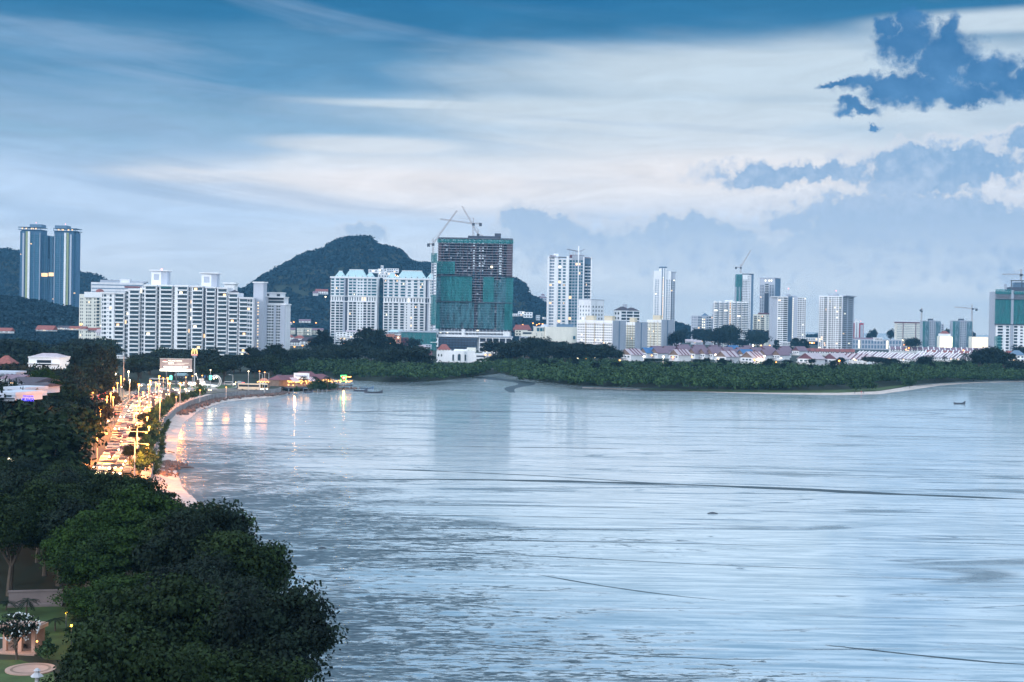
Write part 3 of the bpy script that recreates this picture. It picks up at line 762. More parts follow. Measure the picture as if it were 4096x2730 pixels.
seg(822, 861, 1141, 1.0, 'offwhite'); fac(822, 861, [(827, 858, 'b', .15, .88)], 1.0, 1141)
seg(861, 869, 1142, -2.0, 'palegrey'); fac(861, 869, [(862, 868, 'w', .1, .95)], -2, 1142)
seg(868, 909, 1143, 1.4, 'offwhite'); fac(868, 909, [(873, 906, 'b', .15, .88)], 1.4, 1143)
seg(909, 914, 1165, -2.0, 'grey'); 
seg(912, 951, 1163, .6, 'offwhite'); fac(912, 951, [(917, 948, 'b', .15, .88)], .6, 1163)
seg(951, 957, 1182, -2.0, 'grey')
seg(955, 1012, 1181, .6, 'offwhite'); fac(955, 1012, [(959, 988, 'b', .12, .88), (990, 998, 'w', .3, .8), (1000, 1008, 'w', .2, .85)], .6, 1181)
def plant(p0, pm, p1, base, top, nm='lift_tower'):
    z0, z1 = B.zz(base), B.zz(top); x0, x1 = U(p0)*B.W, U(p1)*B.W
    mb = MB().box(x0+.8, x1-.8, 8, 18, z0-1, z1, 'white').box(x0-.6, x1+.6, 6.6, 19.4, z1, z1+.7, 'white').box(x0, x1, 7.3, 18.7, z1-.6, z1, 'offwhite')
    mb.box(U(pm)*B.W, x1-.78, 7.95, 18, z0-1, z1-.01, 'palegrey'); mb.box(x0+2.6, U(pm)*B.W-1.5, 7.93, 8.1, z1-7, z1-2.5, 'palegrey')
    mb.build(nm, B.root)
plant(588, 631, 660, 1137, 1079); plant(790, 834, 860, 1139, 1086)
B.beacon(U(628)*B.W, 12, B.zz(1075))
B.part('roof_garden', [(U(490)*B.W, U(548)*B.W, 4, 12, B.zz(1150), B.zz(1143))], 'maroon')
MB().gable(U(910)*B.W, U(948)*B.W, 2, 12, B.zz(1163), 2.5, 'darkroof', 'x', 4).build('roof', B.root)
B.part('awning', [(U(644)*B.W, U(687)*B.W, -3.4, -1.6, B.zz(1150), B.zz(1143))], 'net', 'green awning over the top balcony')
B.done()
B = Bld('apartment_block', 'cruciform white wing with tall blank lift tower, right of the long slab', 'apartment block', 1012, 1052, 1066, d=1085, ang=-18, top=1132, pym=1280)
B.body(mat='palegrey'); B.wall.box(-.6, B.W+.6, -.7, B.D+.6, B.H, B.H+.8, 'white')
B.facade('F', 3, B.H-14, 19, [(.44, .56, 'w', .35, .7)], lit=.8); B.done()
B = Bld('apartment_block', 'grey white apartment wing with stepped crown beside the blank lift tower', 'apartment block', 1055, 1142, d=1092, ang=0, dep=24, top=1216, pym=1300)
B.body(mat='offwhite'); B.wall.box(-.4, B.W+.6, -.6, B.D, B.H-.7, B.H+.2, 'white')
z1 = B.zz(1190); B.wall.box(.14*B.W, .93*B.W, 2, 20, B.H, z1, 'offwhite'); B.wall.box(.10*B.W, .96*B.W, 1.4, 20.5, z1, z1+.6, 'white')
z2 = B.zz(1172); B.wall.box(-.02*B.W, .80*B.W, 3, 18, z1, z2, 'offwhite'); B.wall.box(-.05*B.W, .84*B.W, 2.4, 18.6, z2, z2+.6, 'white')
B.wall.box(0, .16*B.W, -3.5, 0, 0, B.zz(1187), 'palegrey'); B.wall.box(-.01*B.W, .19*B.W, -4, .5, B.zz(1187), B.zz(1184), 'white')
for a, b_ in ((.48, .56), (.76, .98)): B.wall.box(a*B.W, b_*B.W, -1.6, 0, 0, B.H-1, 'palegrey')
B.facade('F', 1, B.H-1, 19, [(.16, .22, 'w'), (.24, .32, 'w'), (.36, .44, 'w'), (.58, .64, 'w'), (.67, .74, 'w')])
B.facade('F', B.H, z1, 2, [(.2, .9, 'w', .3, .9)]); B.facade('F', z1, z2, 1, [(.1, .2, 'w'), (.55, .7, 'w')], off=-3); B.done()
B = Bld('apartment_block', 'small white roof tower with overhanging cap, far behind the long slab', 'tower', 897, 938, d=1220, ang=0, dep=14, top=1134, pym=1150)
B.body(); B.wall.box(-1.2, B.W+1.2, -1.2, B.D, B.H-.6, B.H+.7, 'white'); B.facade('F', B.H-12, B.H-2, 1, [(.3, .7, 'w', .4, .8)], glass='glass'); B.done()

# ---- twin blue towers, far left
for k, (pc, tp, flip) in enumerate(((129, 906, 1), (247, 911, -1))):
    B = Bld('residential_tower', ['slim blue glass residential tower, left one of the twin pair before the hill', 'slim blue glass residential tower, right one of the twin pair before the hill'][k], 'tower', pc-54, pc+54, d=2500, ang=0, dep=34, top=tp+14, group='twin blue towers', pym=1080)
    B.lit = .012; u = lambda a, b_: ((a, b_) if flip > 0 else (1-b_, 1-a))
    def bx(a, b_, y0, y1, z0, z1, mt):
        a, b_ = u(a, b_); B.wall.box(a*B.W, b_*B.W, y0, y1, z0, z1, mt)
    bx(.08, .80, 0, 34, 0, B.H, 'blue'); bx(.80, 1.0, 8, 30, 0, B.H-9, 'blue'); bx(.0, .1, 5, 28, 0, B.H-2, 'blue')
    bx(.14, .20, -2.2, 2, 0, B.H-6, 'palegrey'); bx(.25, .33, -1.5, 2, 0, B.H-3, 'olive'); bx(.34, .41, -2.6, 2, 0, B.H-3, 'white')
    bx(.55, .575, -.8, 2, 0, B.H-5, 'bluegrey'); bx(.76, .785, -.9, 2, 0, B.H-5, 'grey'); bx(.90, .92, 7, 9, 0, B.H-11, 'bluegrey')
    nf = 46
    for a, b_ in ((.02, .08), (.42, .47), (.485, .54), (.60, .66), (.68, .74), (.82, .88), (.93, .98)):
        a2, b2 = u(a, b_); off = -8 if a > .8 else (-5 if a < .08 else 0)
        B.facade('F', 2, B.H-8, nf, [(a2, b2, 'w', .2, .75)], glass='tealglass', off=off)
    # crown frame with lights
    for zc in (B.H+.2, B.H+4.6): bx(-.03, .82, -3, 34, zc-.5, zc+.4, 'bluegrey')
    for q in (.0, .16, .32, .5, .66, .79): bx(q, q+.015, -2.6, -1.8, B.H, B.H+5, 'bluegrey')
    bx(.36, .80, 3, 28, B.H+4, B.H+10, 'bluegrey')
    lb = [(u(a, b_)[0]*B.W, u(a, b_)[1]*B.W, -1.2, -.6, B.H+1.0, B.H+3.2) for a, b_ in ((.1, .15), (.24, .29), (.44, .54), (.6, .66))]
    B.part('crown_light', lb, 'lit'); B.beacon(B.W*.55, 10, B.H+12.5)
    B.part('sky_lobby', [(u(.76, 1.02)[0]*B.W, u(.76, 1.02)[1]*B.W, -1.2 if 0 else 5.5, 8, B.zz(1105), B.zz(1091))], 'lit'); B.done()
B = Bld('apartment_block', 'low blue glass link building between the twin towers', 'building', 182, 196, d=2510, ang=0, dep=16, top=1036, pym=1100)
B.body(mat='blue'); B.facade('F', 2, B.H-1, 36, [(.2, .8, 'w', .2, .75)], glass='tealglass', lit=0); B.done(60)

# ---- slabs behind, left
B = Bld('apartment_block', 'long pale slab block showing above the roof of the white apartments', 'apartment block', 364, 572, d=1750, ang=0, dep=16, top=1131, pym=1160)
B.body(mat='offwhite'); B.facade('F', 20, B.H-1, 12, [(.01, .99, 'w', .35, .62)], glass='bluegrey', lit=0); B.wall.box(.16*B.W, .53*B.W, 3, 12, B.H, B.H+3.2, 'grey')
B.wall.box(.53*B.W, .73*B.W, 4, 12, B.H, B.H+4.5, 'offwhite'); B.wall.box(.74*B.W, 1.05*B.W, 4, 12, B.H, B.H+2.0, 'grey'); B.done()
B = Bld('apartment_block', 'cream mid-rise flats with small red dome, left of the white slab', 'apartment block', 317, 411, d=1350, ang=0, dep=18, top=1178, pym=1210)
B.body(mat='cream'); B.wall.box(.22*B.W, B.W, -.8, 8, B.H-3, B.H+2.2, 'white')
B.facade('F', 2, B.H-3, 15, [(.05, .09, 'w'), (.13, .16, 'w'), (.3, .35, 'w'), (.40, .44, 'w'), (.47, .51, 'w'), (.64, .69, 'w'), (.74, .86, 'b', .1, .9), (.92, .97, 'w')], wmat='cream')
MB().ball((.8*B.W, 5, B.H+2), 4.2, 'redroof', 10, 6, .8).build('dome', B.root); B.done()

# ---- two cream towers with pale teal mansard roofs
def mansard(L_, R_, top, peaks, label, d, recess_shade, litn):
    B = Bld('residential_tower', label, 'tower', L_, R_, d=d, ang=0, dep=24, top=top, group='cream towers with teal mansard roofs', pym=1220)
    B.lit = litn; B.body(mat='white'); H_ = B.H; fh = 3.12; nf = int(H_/fh)
    hc = .695*H_; B.wall.box(-.9, B.W+.9, -1.1, B.D, H_-.9, H_+.9, 'white'); B.wall.box(-.5, B.W+.5, -.7, B.D, hc-4.2, hc-3.4, 'white'); B.wall.box(-.5, B.W+.5, -.7, B.D, hc+2.4, hc+3.0, 'white')
    for a, b_, kind, of in recess_shade: B.wall.box(a*B.W, b_*B.W, -.05, .5, 0, H_-1, kind)  # flush strips, no real recess: its shade is put in as dark colour
    return B, H_, fh, nf, hc
def roofp(B, x0, x1, h, hip, y0=1, y1=16):
    xm = .30*(x1-x0); mb = MB()
    vs = [(x0, y0, B.H+.9), (x1, y0, B.H+.9), (x1, y1, B.H+.9), (x0, y1, B.H+.9), (x0+hip, y0+5, B.H+.9+h), (x1-hip, y0+5, B.H+.9+h), (x1-hip, y1-5, B.H+.9+h), (x0+hip, y1-5, B.H+.9+h)]
    mb.add(vs, [(0, 1, 5, 4), (1, 2, 6, 5), (2, 3, 7, 6), (3, 0, 4, 7), (4, 5, 6, 7), (0, 3, 2, 1)], 'tealroof')
    mb.box(x0+hip-.3, x1-hip+.3, y0+4.7, y1-4.7, B.H+.9+h, B.H+1.6+h, 'white')
    n = max(2, int((x1-x0)/7))
    for i in range(n):
        xx = x0+(x1-x0)*(i+.5)/n; mb.box(xx-.7, xx+.7, y0+.1, y0+2.2, B.H+1, B.H+2.8, 'white'); mb.box(xx-.45, xx+.45, y0-.02, y0+.1, B.H+1.3, B.H+2.5, 'glass')
    mb.build('roof', B.root)
B, H_, fh, nf, hc = mansard(1322, 1508, 1111, None, 'white tower under teal mansard roof, directly in front of the hill summit', 1720, [(.315, .365, 'darkgrey', 0), (.27, .315, 'palegrey', 0)], .05)
lo = [(.02, .09, 'b'), (.12, .19, 'b'), (.205, .265, 'b'), (.40, .47, 'b'), (.49, .55, 'b'), (.59, .62, 'w'), (.655, .68, 'w'), (.71, .77, 'b'), (.80, .86, 'b'), (.885, .95, 'b')]
B.facade('F', 2, hc-4.2, int((hc-6)/fh), lo, bdep=.9); B.facade('F', hc-3.2, hc+2.2, 1, even(18, .02, .98, .35, 'w', .1, .9)); B.facade('F', hc+3, H_-1, 6, [(.01, .07, 'b', .25, .85), (.11, .18, 'b', .25, .85), (.205, .28, 'b', .25, .85), (.39, .46, 'b', .25, .85), (.48, .54, 'b', .25, .85), (.58, .62, 'w'), (.64, .68, 'w'), (.71, .77, 'b', .25, .85), (.8, .86, 'b', .25, .85), (.88, .98, 'b', .25, .85)], glass='tealglass', bdep=1.0)
roofp(B, .08*B.W, .30*B.W, 6.4, 4.4); roofp(B, .30*B.W, .76*B.W, 8.4, 5.0, 0, 20); roofp(B, .74*B.W, .93*B.W, 5.6, 4.0); B.done()
B, H_, fh, nf, hc = mansard(1533, 1735, 1117, None, 'white tower under teal mansard roof, beside the green netted building site', 1720, [(.835, .87, 'darkgrey', 0), (.87, .90, 'palegrey', 0)], .05)
lo = [(.02, .09, 'b'), (.12, .17, 'b'), (.21, .29, 'b'), (.34, .41, 'b'), (.455, .475, 'w'), (.545, .57, 'w'), (.61, .68, 'b'), (.73, .80, 'b'), (.93, .98, 'b')]
B.facade('F', 2, hc-4.2, int((hc-6)/fh), lo, bdep=.9); B.facade('F', hc-3.2, hc+2.2, 1, even(17, .02, .98, .35, 'w', .1, .9)); B.facade('F', hc+3, H_-1, 6, [(.01, .07, 'b', .25, .85), (.11, .18, 'b', .25, .85), (.22, .29, 'b', .25, .85), (.34, .43, 'b', .25, .85), (.48, .54, 'w'), (.6, .67, 'b', .25, .85), (.72, .79, 'b', .25, .85), (.93, .99, 'b', .25, .85)], glass='tealglass', bdep=1.0)
roofp(B, .06*B.W, .26*B.W, 6.0, 4.2); roofp(B, .26*B.W, .84*B.W, 8.8, 6.0, 0, 20); roofp(B, .84*B.W, 1.04*B.W, 6.0, 4.4); B.done()

# ---- the great tower under construction
B = Bld('construction_tower', 'huge unfinished concrete tower wrapped in green safety netting', 'building site', 1750, 2048, d=1600, ang=0, dep=26, top=955, pym=1150)
W_, D_, H_ = B.W, B.D, B.H; nf = 36; z0 = B.zz(1318); fh = (H_-z0)/nf
U = lambda px: (px-1750)/298.0*W_
for i in range(nf+1): B.wall.box(-.6, W_+.6, 0, D_, z0+i*fh-.28, z0+i*fh+.12, 'concrete')
slab = B.wall; slab.build('floor_slab', B.root); B.wall = MB()
mb = MB()
for px in (1752, 1772, 1795, 1822, 1850, 1868, 1886, 1902, 1922, 1944, 1968, 1988, 2010, 2030, 2046):
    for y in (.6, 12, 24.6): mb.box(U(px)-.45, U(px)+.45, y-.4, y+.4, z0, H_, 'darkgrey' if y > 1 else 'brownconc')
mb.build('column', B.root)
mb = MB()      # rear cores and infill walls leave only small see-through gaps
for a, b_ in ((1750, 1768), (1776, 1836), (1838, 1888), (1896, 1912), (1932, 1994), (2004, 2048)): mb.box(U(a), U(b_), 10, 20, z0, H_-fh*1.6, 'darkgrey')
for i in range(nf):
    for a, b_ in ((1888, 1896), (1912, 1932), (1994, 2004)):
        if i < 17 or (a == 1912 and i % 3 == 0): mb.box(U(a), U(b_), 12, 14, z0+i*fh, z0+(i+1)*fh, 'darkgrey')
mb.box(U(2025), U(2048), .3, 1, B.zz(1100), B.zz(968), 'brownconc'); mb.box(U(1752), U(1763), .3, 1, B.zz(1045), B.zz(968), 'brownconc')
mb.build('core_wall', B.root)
rnd = random.Random(4); mb = MB()
for i in range(nf):
    for px in range(1754, 2046, 9):
        if rnd.random() < .42: mb.box(U(px), U(px+rnd.uniform(3, 8)), .9, 1.3, z0+i*fh, z0+(i+rnd.uniform(.35, .95))*fh, rnd.choice(['brownconc', 'darkgrey', 'concrete', 'brownconc']))
mb.build('infill_panel', B.root)
def netp(a, b_, t, bt, mat, y=-1.0, lab=None):
    B.part('safety_net', [(U(a), U(b_), y-.12, y, B.zz(bt), B.zz(t))], mat, lab)
netp(1744, 1818, 1046, 1096, 'net'); netp(1763, 1888, 1103, 1204, 'net', -1.3); netp(1932, 1975, 1105, 1206, 'net', -1.1); netp(1744, 1762, 1103, 1205, 'netpale', -.9)
netp(2004, 2024, 1105, 1208, 'netpale', -.8); netp(2024, 2053, 1105, 1208, 'net', -1.2); netp(1762, 1898, 1209, 1312, 'netpale', -1.4); netp(1912, 1980, 1210, 1312, 'netpale', -1.1)
netp(1744, 1762, 1209, 1318, 'net', -1.0); netp(1988, 2052, 1210, 1316, 'netpale', -1.3); netp(2020, 2052, 1210, 1316, 'net', -1.6); netp(1746, 2050, 956, 971, 'net', -.7, 'green netting band round the top floor')
netp(1975, 2004, 1118, 1206, 'netpale', -.7)
B.part('catch_platform', [(U(1744), U(1888), -2.6, 0, B.zz(1104), B.zz(1101)), (U(2020), U(2055), -2.6, 0, B.zz(1106), B.zz(1103)), (U(1744), U(1890), -2.6, 0, B.zz(1208), B.zz(1205)), (U(1900), U(2050), -2.4, 0, B.zz(1210), B.zz(1207)), (U(1750), U(2050), -1.2, 0, B.zz(1320), B.zz(1317))], 'darksteel')
B.part('parapet', [(0, W_, 0, D_, H_, H_+.8), (U(1868), U(2000), 3, 20, H_+.8, H_+3.2), (U(1975), U(2000), 5, 9, H_+3.2, H_+6.5)], 'darkgrey')
B.part('podium', [(U(1744), U(2042), -4, D_, B.zz(1347), B.zz(1338)), (U(1744), U(2042), -3, D_, B.zz(1330), B.zz(1325)), (U(1744), U(1757), -4, D_, B.zz(1347), B.zz(1316)), (U(1850), U(1862), -3.5, D_, B.zz(1345), B.zz(1316)), (U(2015), U(2042), -3.6, D_, B.zz(1345), B.zz(1322)), (0, W_, 4, D_, 0, z0)], 'white')
mb = MB()
for px in range(1765, 2040, 14): mb.box(U(px), U(px+3), -2.6, -1.8, B.zz(1345), B.zz(1316), 'palegrey')
mb.build('podium_column', B.root)
B.part('podium_scaffold', [(U(1748), U(1912), -8, -1, B.zz(1396), B.zz(1350))], 'darkgrey')
mb = MB()
for i in range(5): mb.box(U(1748)-.4, U(1914), -8.6, -7.8, B.zz(1396)+i*2.9, B.zz(1396)+i*2.9+.35, 'bluegrey')
for px in range(1748, 1914, 12): mb.box(U(px), U(px+1), -8.5, -7.9, B.zz(1396), B.zz(1350), 'bluegrey')
mb.build('scaffold', B.root)
rnd = random.Random(9)
B.part('work_light', [(U(px), U(px)+2.0, -2.7, -2.3, B.zz(py), B.zz(py)+1.2) for px, py in ((1790, 1332), (1762, 1332), (1910, 1322))]+[(U(1961), U(1970), -1, -.6, B.zz(1069), B.zz(1061))], 'litw')
B.done()
# side hoist tower
B = Bld('hoist_tower', 'pale scaffold hoist shaft with green wraps, left edge of the unfinished tower', 'hoist', 1724, 1744, d=1590, ang=0, dep=5, top=1020, pym=1180)
mb = MB()
for x in (0, B.W-.5):
    for y in (0, 4.5): mb.box(x, x+.5, y, y+.5, 0, B.H, 'offwhite')
k = 0
while k*3.1 < B.H: mb.box(0, B.W, 0, 5, k*3.1, k*3.1+.5, 'offwhite'); mb.box(.55*B.W, B.W, .6, 1.1, k*3.1, k*3.1+2, 'white'); k += 1
mb.build('frame', B.root); B.part('safety_net', [(-.6, B.W+.6, -.4, -.2, B.H-9, B.H+2)], 'net'); B.part('safety_net', [(.2, B.W, -.4, -.2, B.zz(1300), B.zz(1180))], 'net'); B.wall.box(B.W*.3, B.W*.7, 2, 3, 0, B.H, 'palegrey'); B.done()

def lattice(mb, a, b_, wd, mat='crane', n=None, th=.16):
    a = Vector(a); b_ = Vector(b_); d = (b_-a); L_ = d.length; d.normalize()
    s1 = d.cross(Vector((0, 1, 0))); s1 = s1.normalized() if s1.length > .1 else Vector((1, 0, 0)); s2 = d.cross(s1).normalized()
    n = n or max(3, int(L_/(wd*1.5))); cs = [(s1+s2)*wd/2, (s1-s2)*wd/2, (-s1-s2)*wd/2, (-s1+s2)*wd/2]
    for c in cs: mb.tube([a+c, b_+c], th, mat, 4)
    for i in range(n):
        p = a.lerp(b_, i/n); q = a.lerp(b_, (i+1)/n)
        for k in range(4): mb.tube([p+cs[k], q+cs[(k+1) % 4]], th*.6, mat, 3, False)
def crane(label, pm, pybase, pytop, tip, tail, d, luff=False, name='tower_crane', zfix=None):
    base = P(pm, pybase, d); root = empty(name, base, 0, label, 'crane', 'tower cranes over the building sites')
    lo = lambda px, py: P(px, py, d)-base
    mb = MB(); top = lo(pm, pytop); lattice(mb, (0, 0, 0), top, 1.6, th=.19); mb.build('mast', root)
    mb = MB(); lattice(mb, top+Vector((0, -.5, .5)), lo(*tip), 1.2, th=.17); mb.build('jib', root)
    mb = MB(); lattice(mb, top+Vector((0, 0, .5)), lo(*tail), 1.2, th=.18, n=3); mb.box(lo(*tail).x-1.5, lo(*tail).x+1.5, -1, 1, lo(*tail).z-3.0, lo(*tail).z+.6, 'darksteel'); mb.build('counter_jib', root)
    mb = MB(); mb.box(-1.4, 1.4, -1.6, 1.2, top.z-1.8, top.z+1.0, 'darksteel'); mb.build('cab', root)
    mb = MB(); ap = top+Vector((0, 0, 7 if not luff else 6)); lattice(mb, top, ap, .8, n=3, th=.15)
    for k in (.45, .85): mb.tube([ap, (top.lerp(lo(*tip), k))], .09, 'crane', 3, False)
    mb.tube([ap, lo(*tail)], .09, 'crane', 3, False); mb.build('apex_frame', root)
    return root
crane('pale lattice tower crane with level jib on top of the netted tower', 1893, 955, 897, (1760, 877), (1922, 895), 1612)
crane('luffing crane with raised jib leaning left on the hoist side of the netted tower', 1732, 1022, 978, (1828, 843), (1714, 977), 1585, True)
crane('luffing crane on the roof of the netted tower, its jib raised up to the left', 1912, 955, 940, (1848, 825), (1935, 948), 1625, True)
crane('luffing crane with thin jib raised to the right above the slim green and dark tower', 2963, 1094, 1072, (3003, 1002), (2944, 1070), 2400, True)
crane('level tower crane standing between the two grey towers on the right', 3888, 1345, 1236, (3818, 1229), (3906, 1237), 2300)
crane('tower crane over the green wrapped tower at the right edge', 4084, 1122, 1100, (4010, 1098), (4120, 1104), 1800)
crane('distant narrow crane mast rising behind the long yellow slab', 3686, 1300, 1246, (3690, 1236), (3683, 1240), 2500, True)

# ---- right of the unfinished tower
B = Bld('residential_tower', 'tall white and glass double tower with winged canopy on its roof', 'tower', 2190, 2366, d=1800, ang=0, dep=28, top=1030, pym=1150)
B.lit = .05; W_ = B.W; H_ = B.H
B.wall.box(0, .27*W_, 2, 28, 0, H_, 'white'); B.wall.box(.24*W_, .46*W_, -1.5, 24, 0, H_-2, 'offwhite'); B.wall.box(.44*W_, .56*W_, 0, 24, 0, H_-1, 'white')
B.wall.box(.55*W_, .83*W_, -2, 26, 0, B.zz(1020), 'grey'); B.wall.box(.82*W_, W_, 1, 26, 0, B.zz(1031), 'bluegrey')
for a, b_, o in ((.0, .035, 0), (.15, .235, -.9), (.42, .475, -2.6), (.68, .705, -3.0), (.80, .825, -2.8), (.975, 1.0, 0)): B.wall.box(a*W_, b_*W_, o, 3, 0, H_+(1 if a != .68 else 14), 'white')
nf = 29; B.facade('F', 2, H_-3, nf, [(.045, .095, 'w', .3, .75), (.10, .145, 'w', .3, .75)], off=-2, glass='bluegrey')
B.facade('F', 2, H_-3, nf, [(.245, .30, 'w', .2, .85), (.345, .405, 'w', .25, .8)], off=1.5, glass='tealglass')
B.facade('F', 2, H_-3, nf, [(.49, .545, 'w', .1, .9)], off=0, glass='tealglass')
B.facade('F', 2, H_-3, nf, [(.56, .61, 'w', .2, .8), (.63, .675, 'w', .2, .85), (.71, .735, 'w', .2, .85), (.745, .79, 'w', .2, .85)], off=2, glass='tealglass')
B.facade('F', 2, H_-8, nf-3, [(.845, .905, 'b', .25, .85), (.925, .972, 'b', .25, .85)], off=-1, wmat='offwhite', bdep=1.2)
B.wall.box(.50*W_, .82*W_, 2, 20, B.zz(1035), B.zz(1018), 'maroon'); B.wall.box(.05*W_, .18*W_, 4, 16, H_, B.zz(1022), 'maroon'); B.wall.box(.13*W_, .24*W_, 5, 14, H_, B.zz(1014), 'white'); B.wall.box(.82*W_, .95*W_, 4, 18, B.zz(1034), B.zz(1026), 'maroon')
B.wall.box(.02*W_, .45*W_, -2.2, 20, H_, H_+.7, 'palegrey'); B.wall.box(.8*W_, 1.02*W_, 0, 18, B.zz(1031), B.zz(1031)+.7, 'palegrey')
mb = MB(); zt = B.zz(1000)
mb.add([(.43*W_, -1, zt+1.5), (.69*W_, -1, zt-1.2), (.69*W_, 14, zt-1.2), (.43*W_, 14, zt+1.5), (.43*W_, -1, zt+2.0), (.69*W_, -1, zt-.5), (.69*W_, 14, zt-.5), (.43*W_, 14, zt+2.0)], CUBE_F, 'palegrey')
mb.add([(.71*W_, 1, zt-1.4), (.84*W_, 1, zt+1.5), (.84*W_, 12, zt+1.5), (.71*W_, 12, zt-1.4), (.71*W_, 1, zt-.8), (.84*W_, 1, zt+2), (.84*W_, 12, zt+2), (.71*W_, 12, zt-.8)], CUBE_F, 'palegrey')
for x in (.49, .57, .63, .75): mb.box(x*W_-.3, x*W_+.3, 3, 3.6, B.zz(1020), zt, 'palegrey')
mb.build('roof_canopy', B.root); B.done()
B = Bld('apartment_block', 'square pale block with patchy stained walls, in front of the canopied tower', 'apartment block', 2314, 2364, 2416, d=1560, ang=-30, top=1198, pym=1240)
B.body(mat='offwhite'); B.facade('F', 1, B.H-6, 12, even(4, .05, .95, .3, 'w')); B.facade('R', 1, B.H-6, 12, even(4, .05, .95, .35, 'w')); B.wall.box(-.3, B.W+.3, -.3, B.D+.3, B.H-.5, B.H+.4, 'palegrey'); B.done()
B = Bld('apartment_block', 'small white block with hipped black roofs, above the cream slab flats', 'apartment block', 2454, 2482, 2560, d=1680, ang=24, top=1242, pym=1260)
B.body(); B.facade('F', B.H-16, B.H-1, 4, [(.05, .28, 'b', .2, .9), (.33, .62, 'b', .2, .9), (.68, .96, 'b', .2, .9)], wmat='white'); B.facade('L', 2, B.H-1, 8, [(.2, .4, 'w'), (.6, .8, 'w')])
mb = MB().gable(0, .55*B.W, 0, B.D, B.H, 4.6, 'darkroof', 'x', 6); mb.gable(.45*B.W, B.W, 0, B.D, B.H-.5, 4.2, 'darkroof', 'x', 6); mb.build('roof', B.root); B.wall.box(.35*B.W, .48*B.W, B.D*.4, B.D*.7, B.H, B.H+7.5, 'palegrey'); B.done()
B = Bld('residential_tower', 'very slim tall white tower standing alone against the sky, right of centre', 'tower', 2618, 2702, d=2200, ang=0, dep=20, top=1082, pym=1180)
B.lit = .02; W_ = B.W; H_ = B.H; B.wall.box(0, .28*W_, 2, 20, 0, H_-1, 'white'); B.wall.box(.26*W_, .54*W_, -1, 20, 0, B.zz(1070), 'white'); B.wall.box(.52*W_, .78*W_, 1, 20, 0, H_-1, 'white'); B.wall.box(.76*W_, W_, 3, 20, 0, B.zz(1088), 'palegrey')
B.wall.box(.24*W_, .56*W_, -1.5, 18, B.zz(1072), B.zz(1067), 'bluegrey'); B.wall.box(.33*W_, .37*W_, -1.3, -.9, 0, B.zz(1073), 'bluegrey'); B.wall.box(.45*W_, .48*W_, -1.3, -.9, 0, B.zz(1073), 'bluegrey'); B.wall.box(.8*W_, 1.03*W_, 2, 18, B.zz(1090), B.zz(1086), 'grey')
B.facade('F', 6, H_-14, 36, [(.03, .10, 'w', .3, .75), (.14, .21, 'w', .3, .75)], off=-2, glass='bluegrey'); B.facade('F', 6, H_-14, 36, [(.56, .63, 'w', .3, .75), (.67, .74, 'w', .3, .75)], off=-1, glass='bluegrey')
B.facade('F', 6, H_-14, 36, [(.79, .86, 'w', .3, .8), (.89, .97, 'w', .3, .8)], off=-3); B.facade('F', 6, H_-10, 36, [(.385, .415, 'w', .3, .8)], off=1, glass='lit', lit=.5); B.done()
# slab flats
def flats(L_, C_, R_, top, d, label, ncol, nf, dim):
    B = Bld('apartment_block', label, 'flats', L_, C_, R_, d=d, ang=-33, top=top, group='cream slab flats', pym=1340)
    B.lit = .035; B.body(mat='white' if not dim else 'cream')
    B.wall.box(B.W-.1, B.W+.35, -.2, B.D+.2, 0, B.H+.6, 'grey'); B.wall.box(B.W+.3, B.W+.6, B.D*.46, B.D*.52, 0, B.H, 'bluegrey')  # grey sheet puts the shade of the right side into its colour
    B.wall.box(-.3, B.W, -.5, .2, B.H-2.6, B.H+.4, 'white')
    for i in range(1, 4): B.wall.box(B.W*i/4-.3, B.W*i/4+.3, -.5, .2, 0, B.H+.3, 'yellow')
    B.facade('F', 1.5, B.H-2.8, nf, even(ncol, .01, .99, .5, 'w', .28, .72), glass='glass')
    mb = MB()
    for f in (((.20, .42), (.72, .95)) if ncol > 12 else ((.3, .8),)): mb.box(f[0]*B.W, f[1]*B.W, 3, 9, B.H, B.H+5.2, 'yellow'); 
    mb.build('roof_box', B.root); return B
flats(2588, 2645, 2692, 1281, 1560, 'cream slab flats at the back right, third of the staggered row', 10, 12, True).done()
flats(2500, 2540, 2588, 1291, 1500, 'cream slab flats in the middle of the staggered row', 8, 12, True).done()
flats(2308, 2450, 2502, 1284, 1440, 'wide bright slab flats at the front left of the staggered row', 20, 12, False).done()
B = Bld('shopping_hall', 'large windowless cream hall with curved corner, left of the slab flats', 'hall', 2176, 2322, d=1540, ang=0, dep=30, top=1309, pym=1340)
W_ = B.W; H_ = B.H
cpoly = [(0, 30), (0, 3), (2, 0)]+[(W_-12+12*math.sin(rad(t)), 12-12*math.cos(rad(t))) for t in range(0, 91, 10)]+[(W_, 30)]
B.wall.prism(cpoly[::-1] if 0 else cpoly, 0, H_, 'cream'); B.wall.box(-.28*W_, 0, 2, 26, 0, B.zz(1310), 'cream'); B.wall.box(-.62*W_, -.28*W_, 4, 26, 0, B.zz(1327), 'cream'); B.wall.box(-.28*W_-.3, 0, 1.5, 26, B.zz(1310), B.zz(1310)+.6, 'white')
B.facade('F', B.zz(1326), B.zz(1313), 1, [(-.20, -.13, 'w', 0, 1), (-.11, -.04, 'w', 0, 1), (-.02, .0, 'w', 0, 1)], off=-1.7, glass='tealglass', lit=0); B.facade('F', B.zz(1340), B.zz(1330), 1, [(-.58, -.34, 'w', .2, .9)], off=-3.7, lit=0)
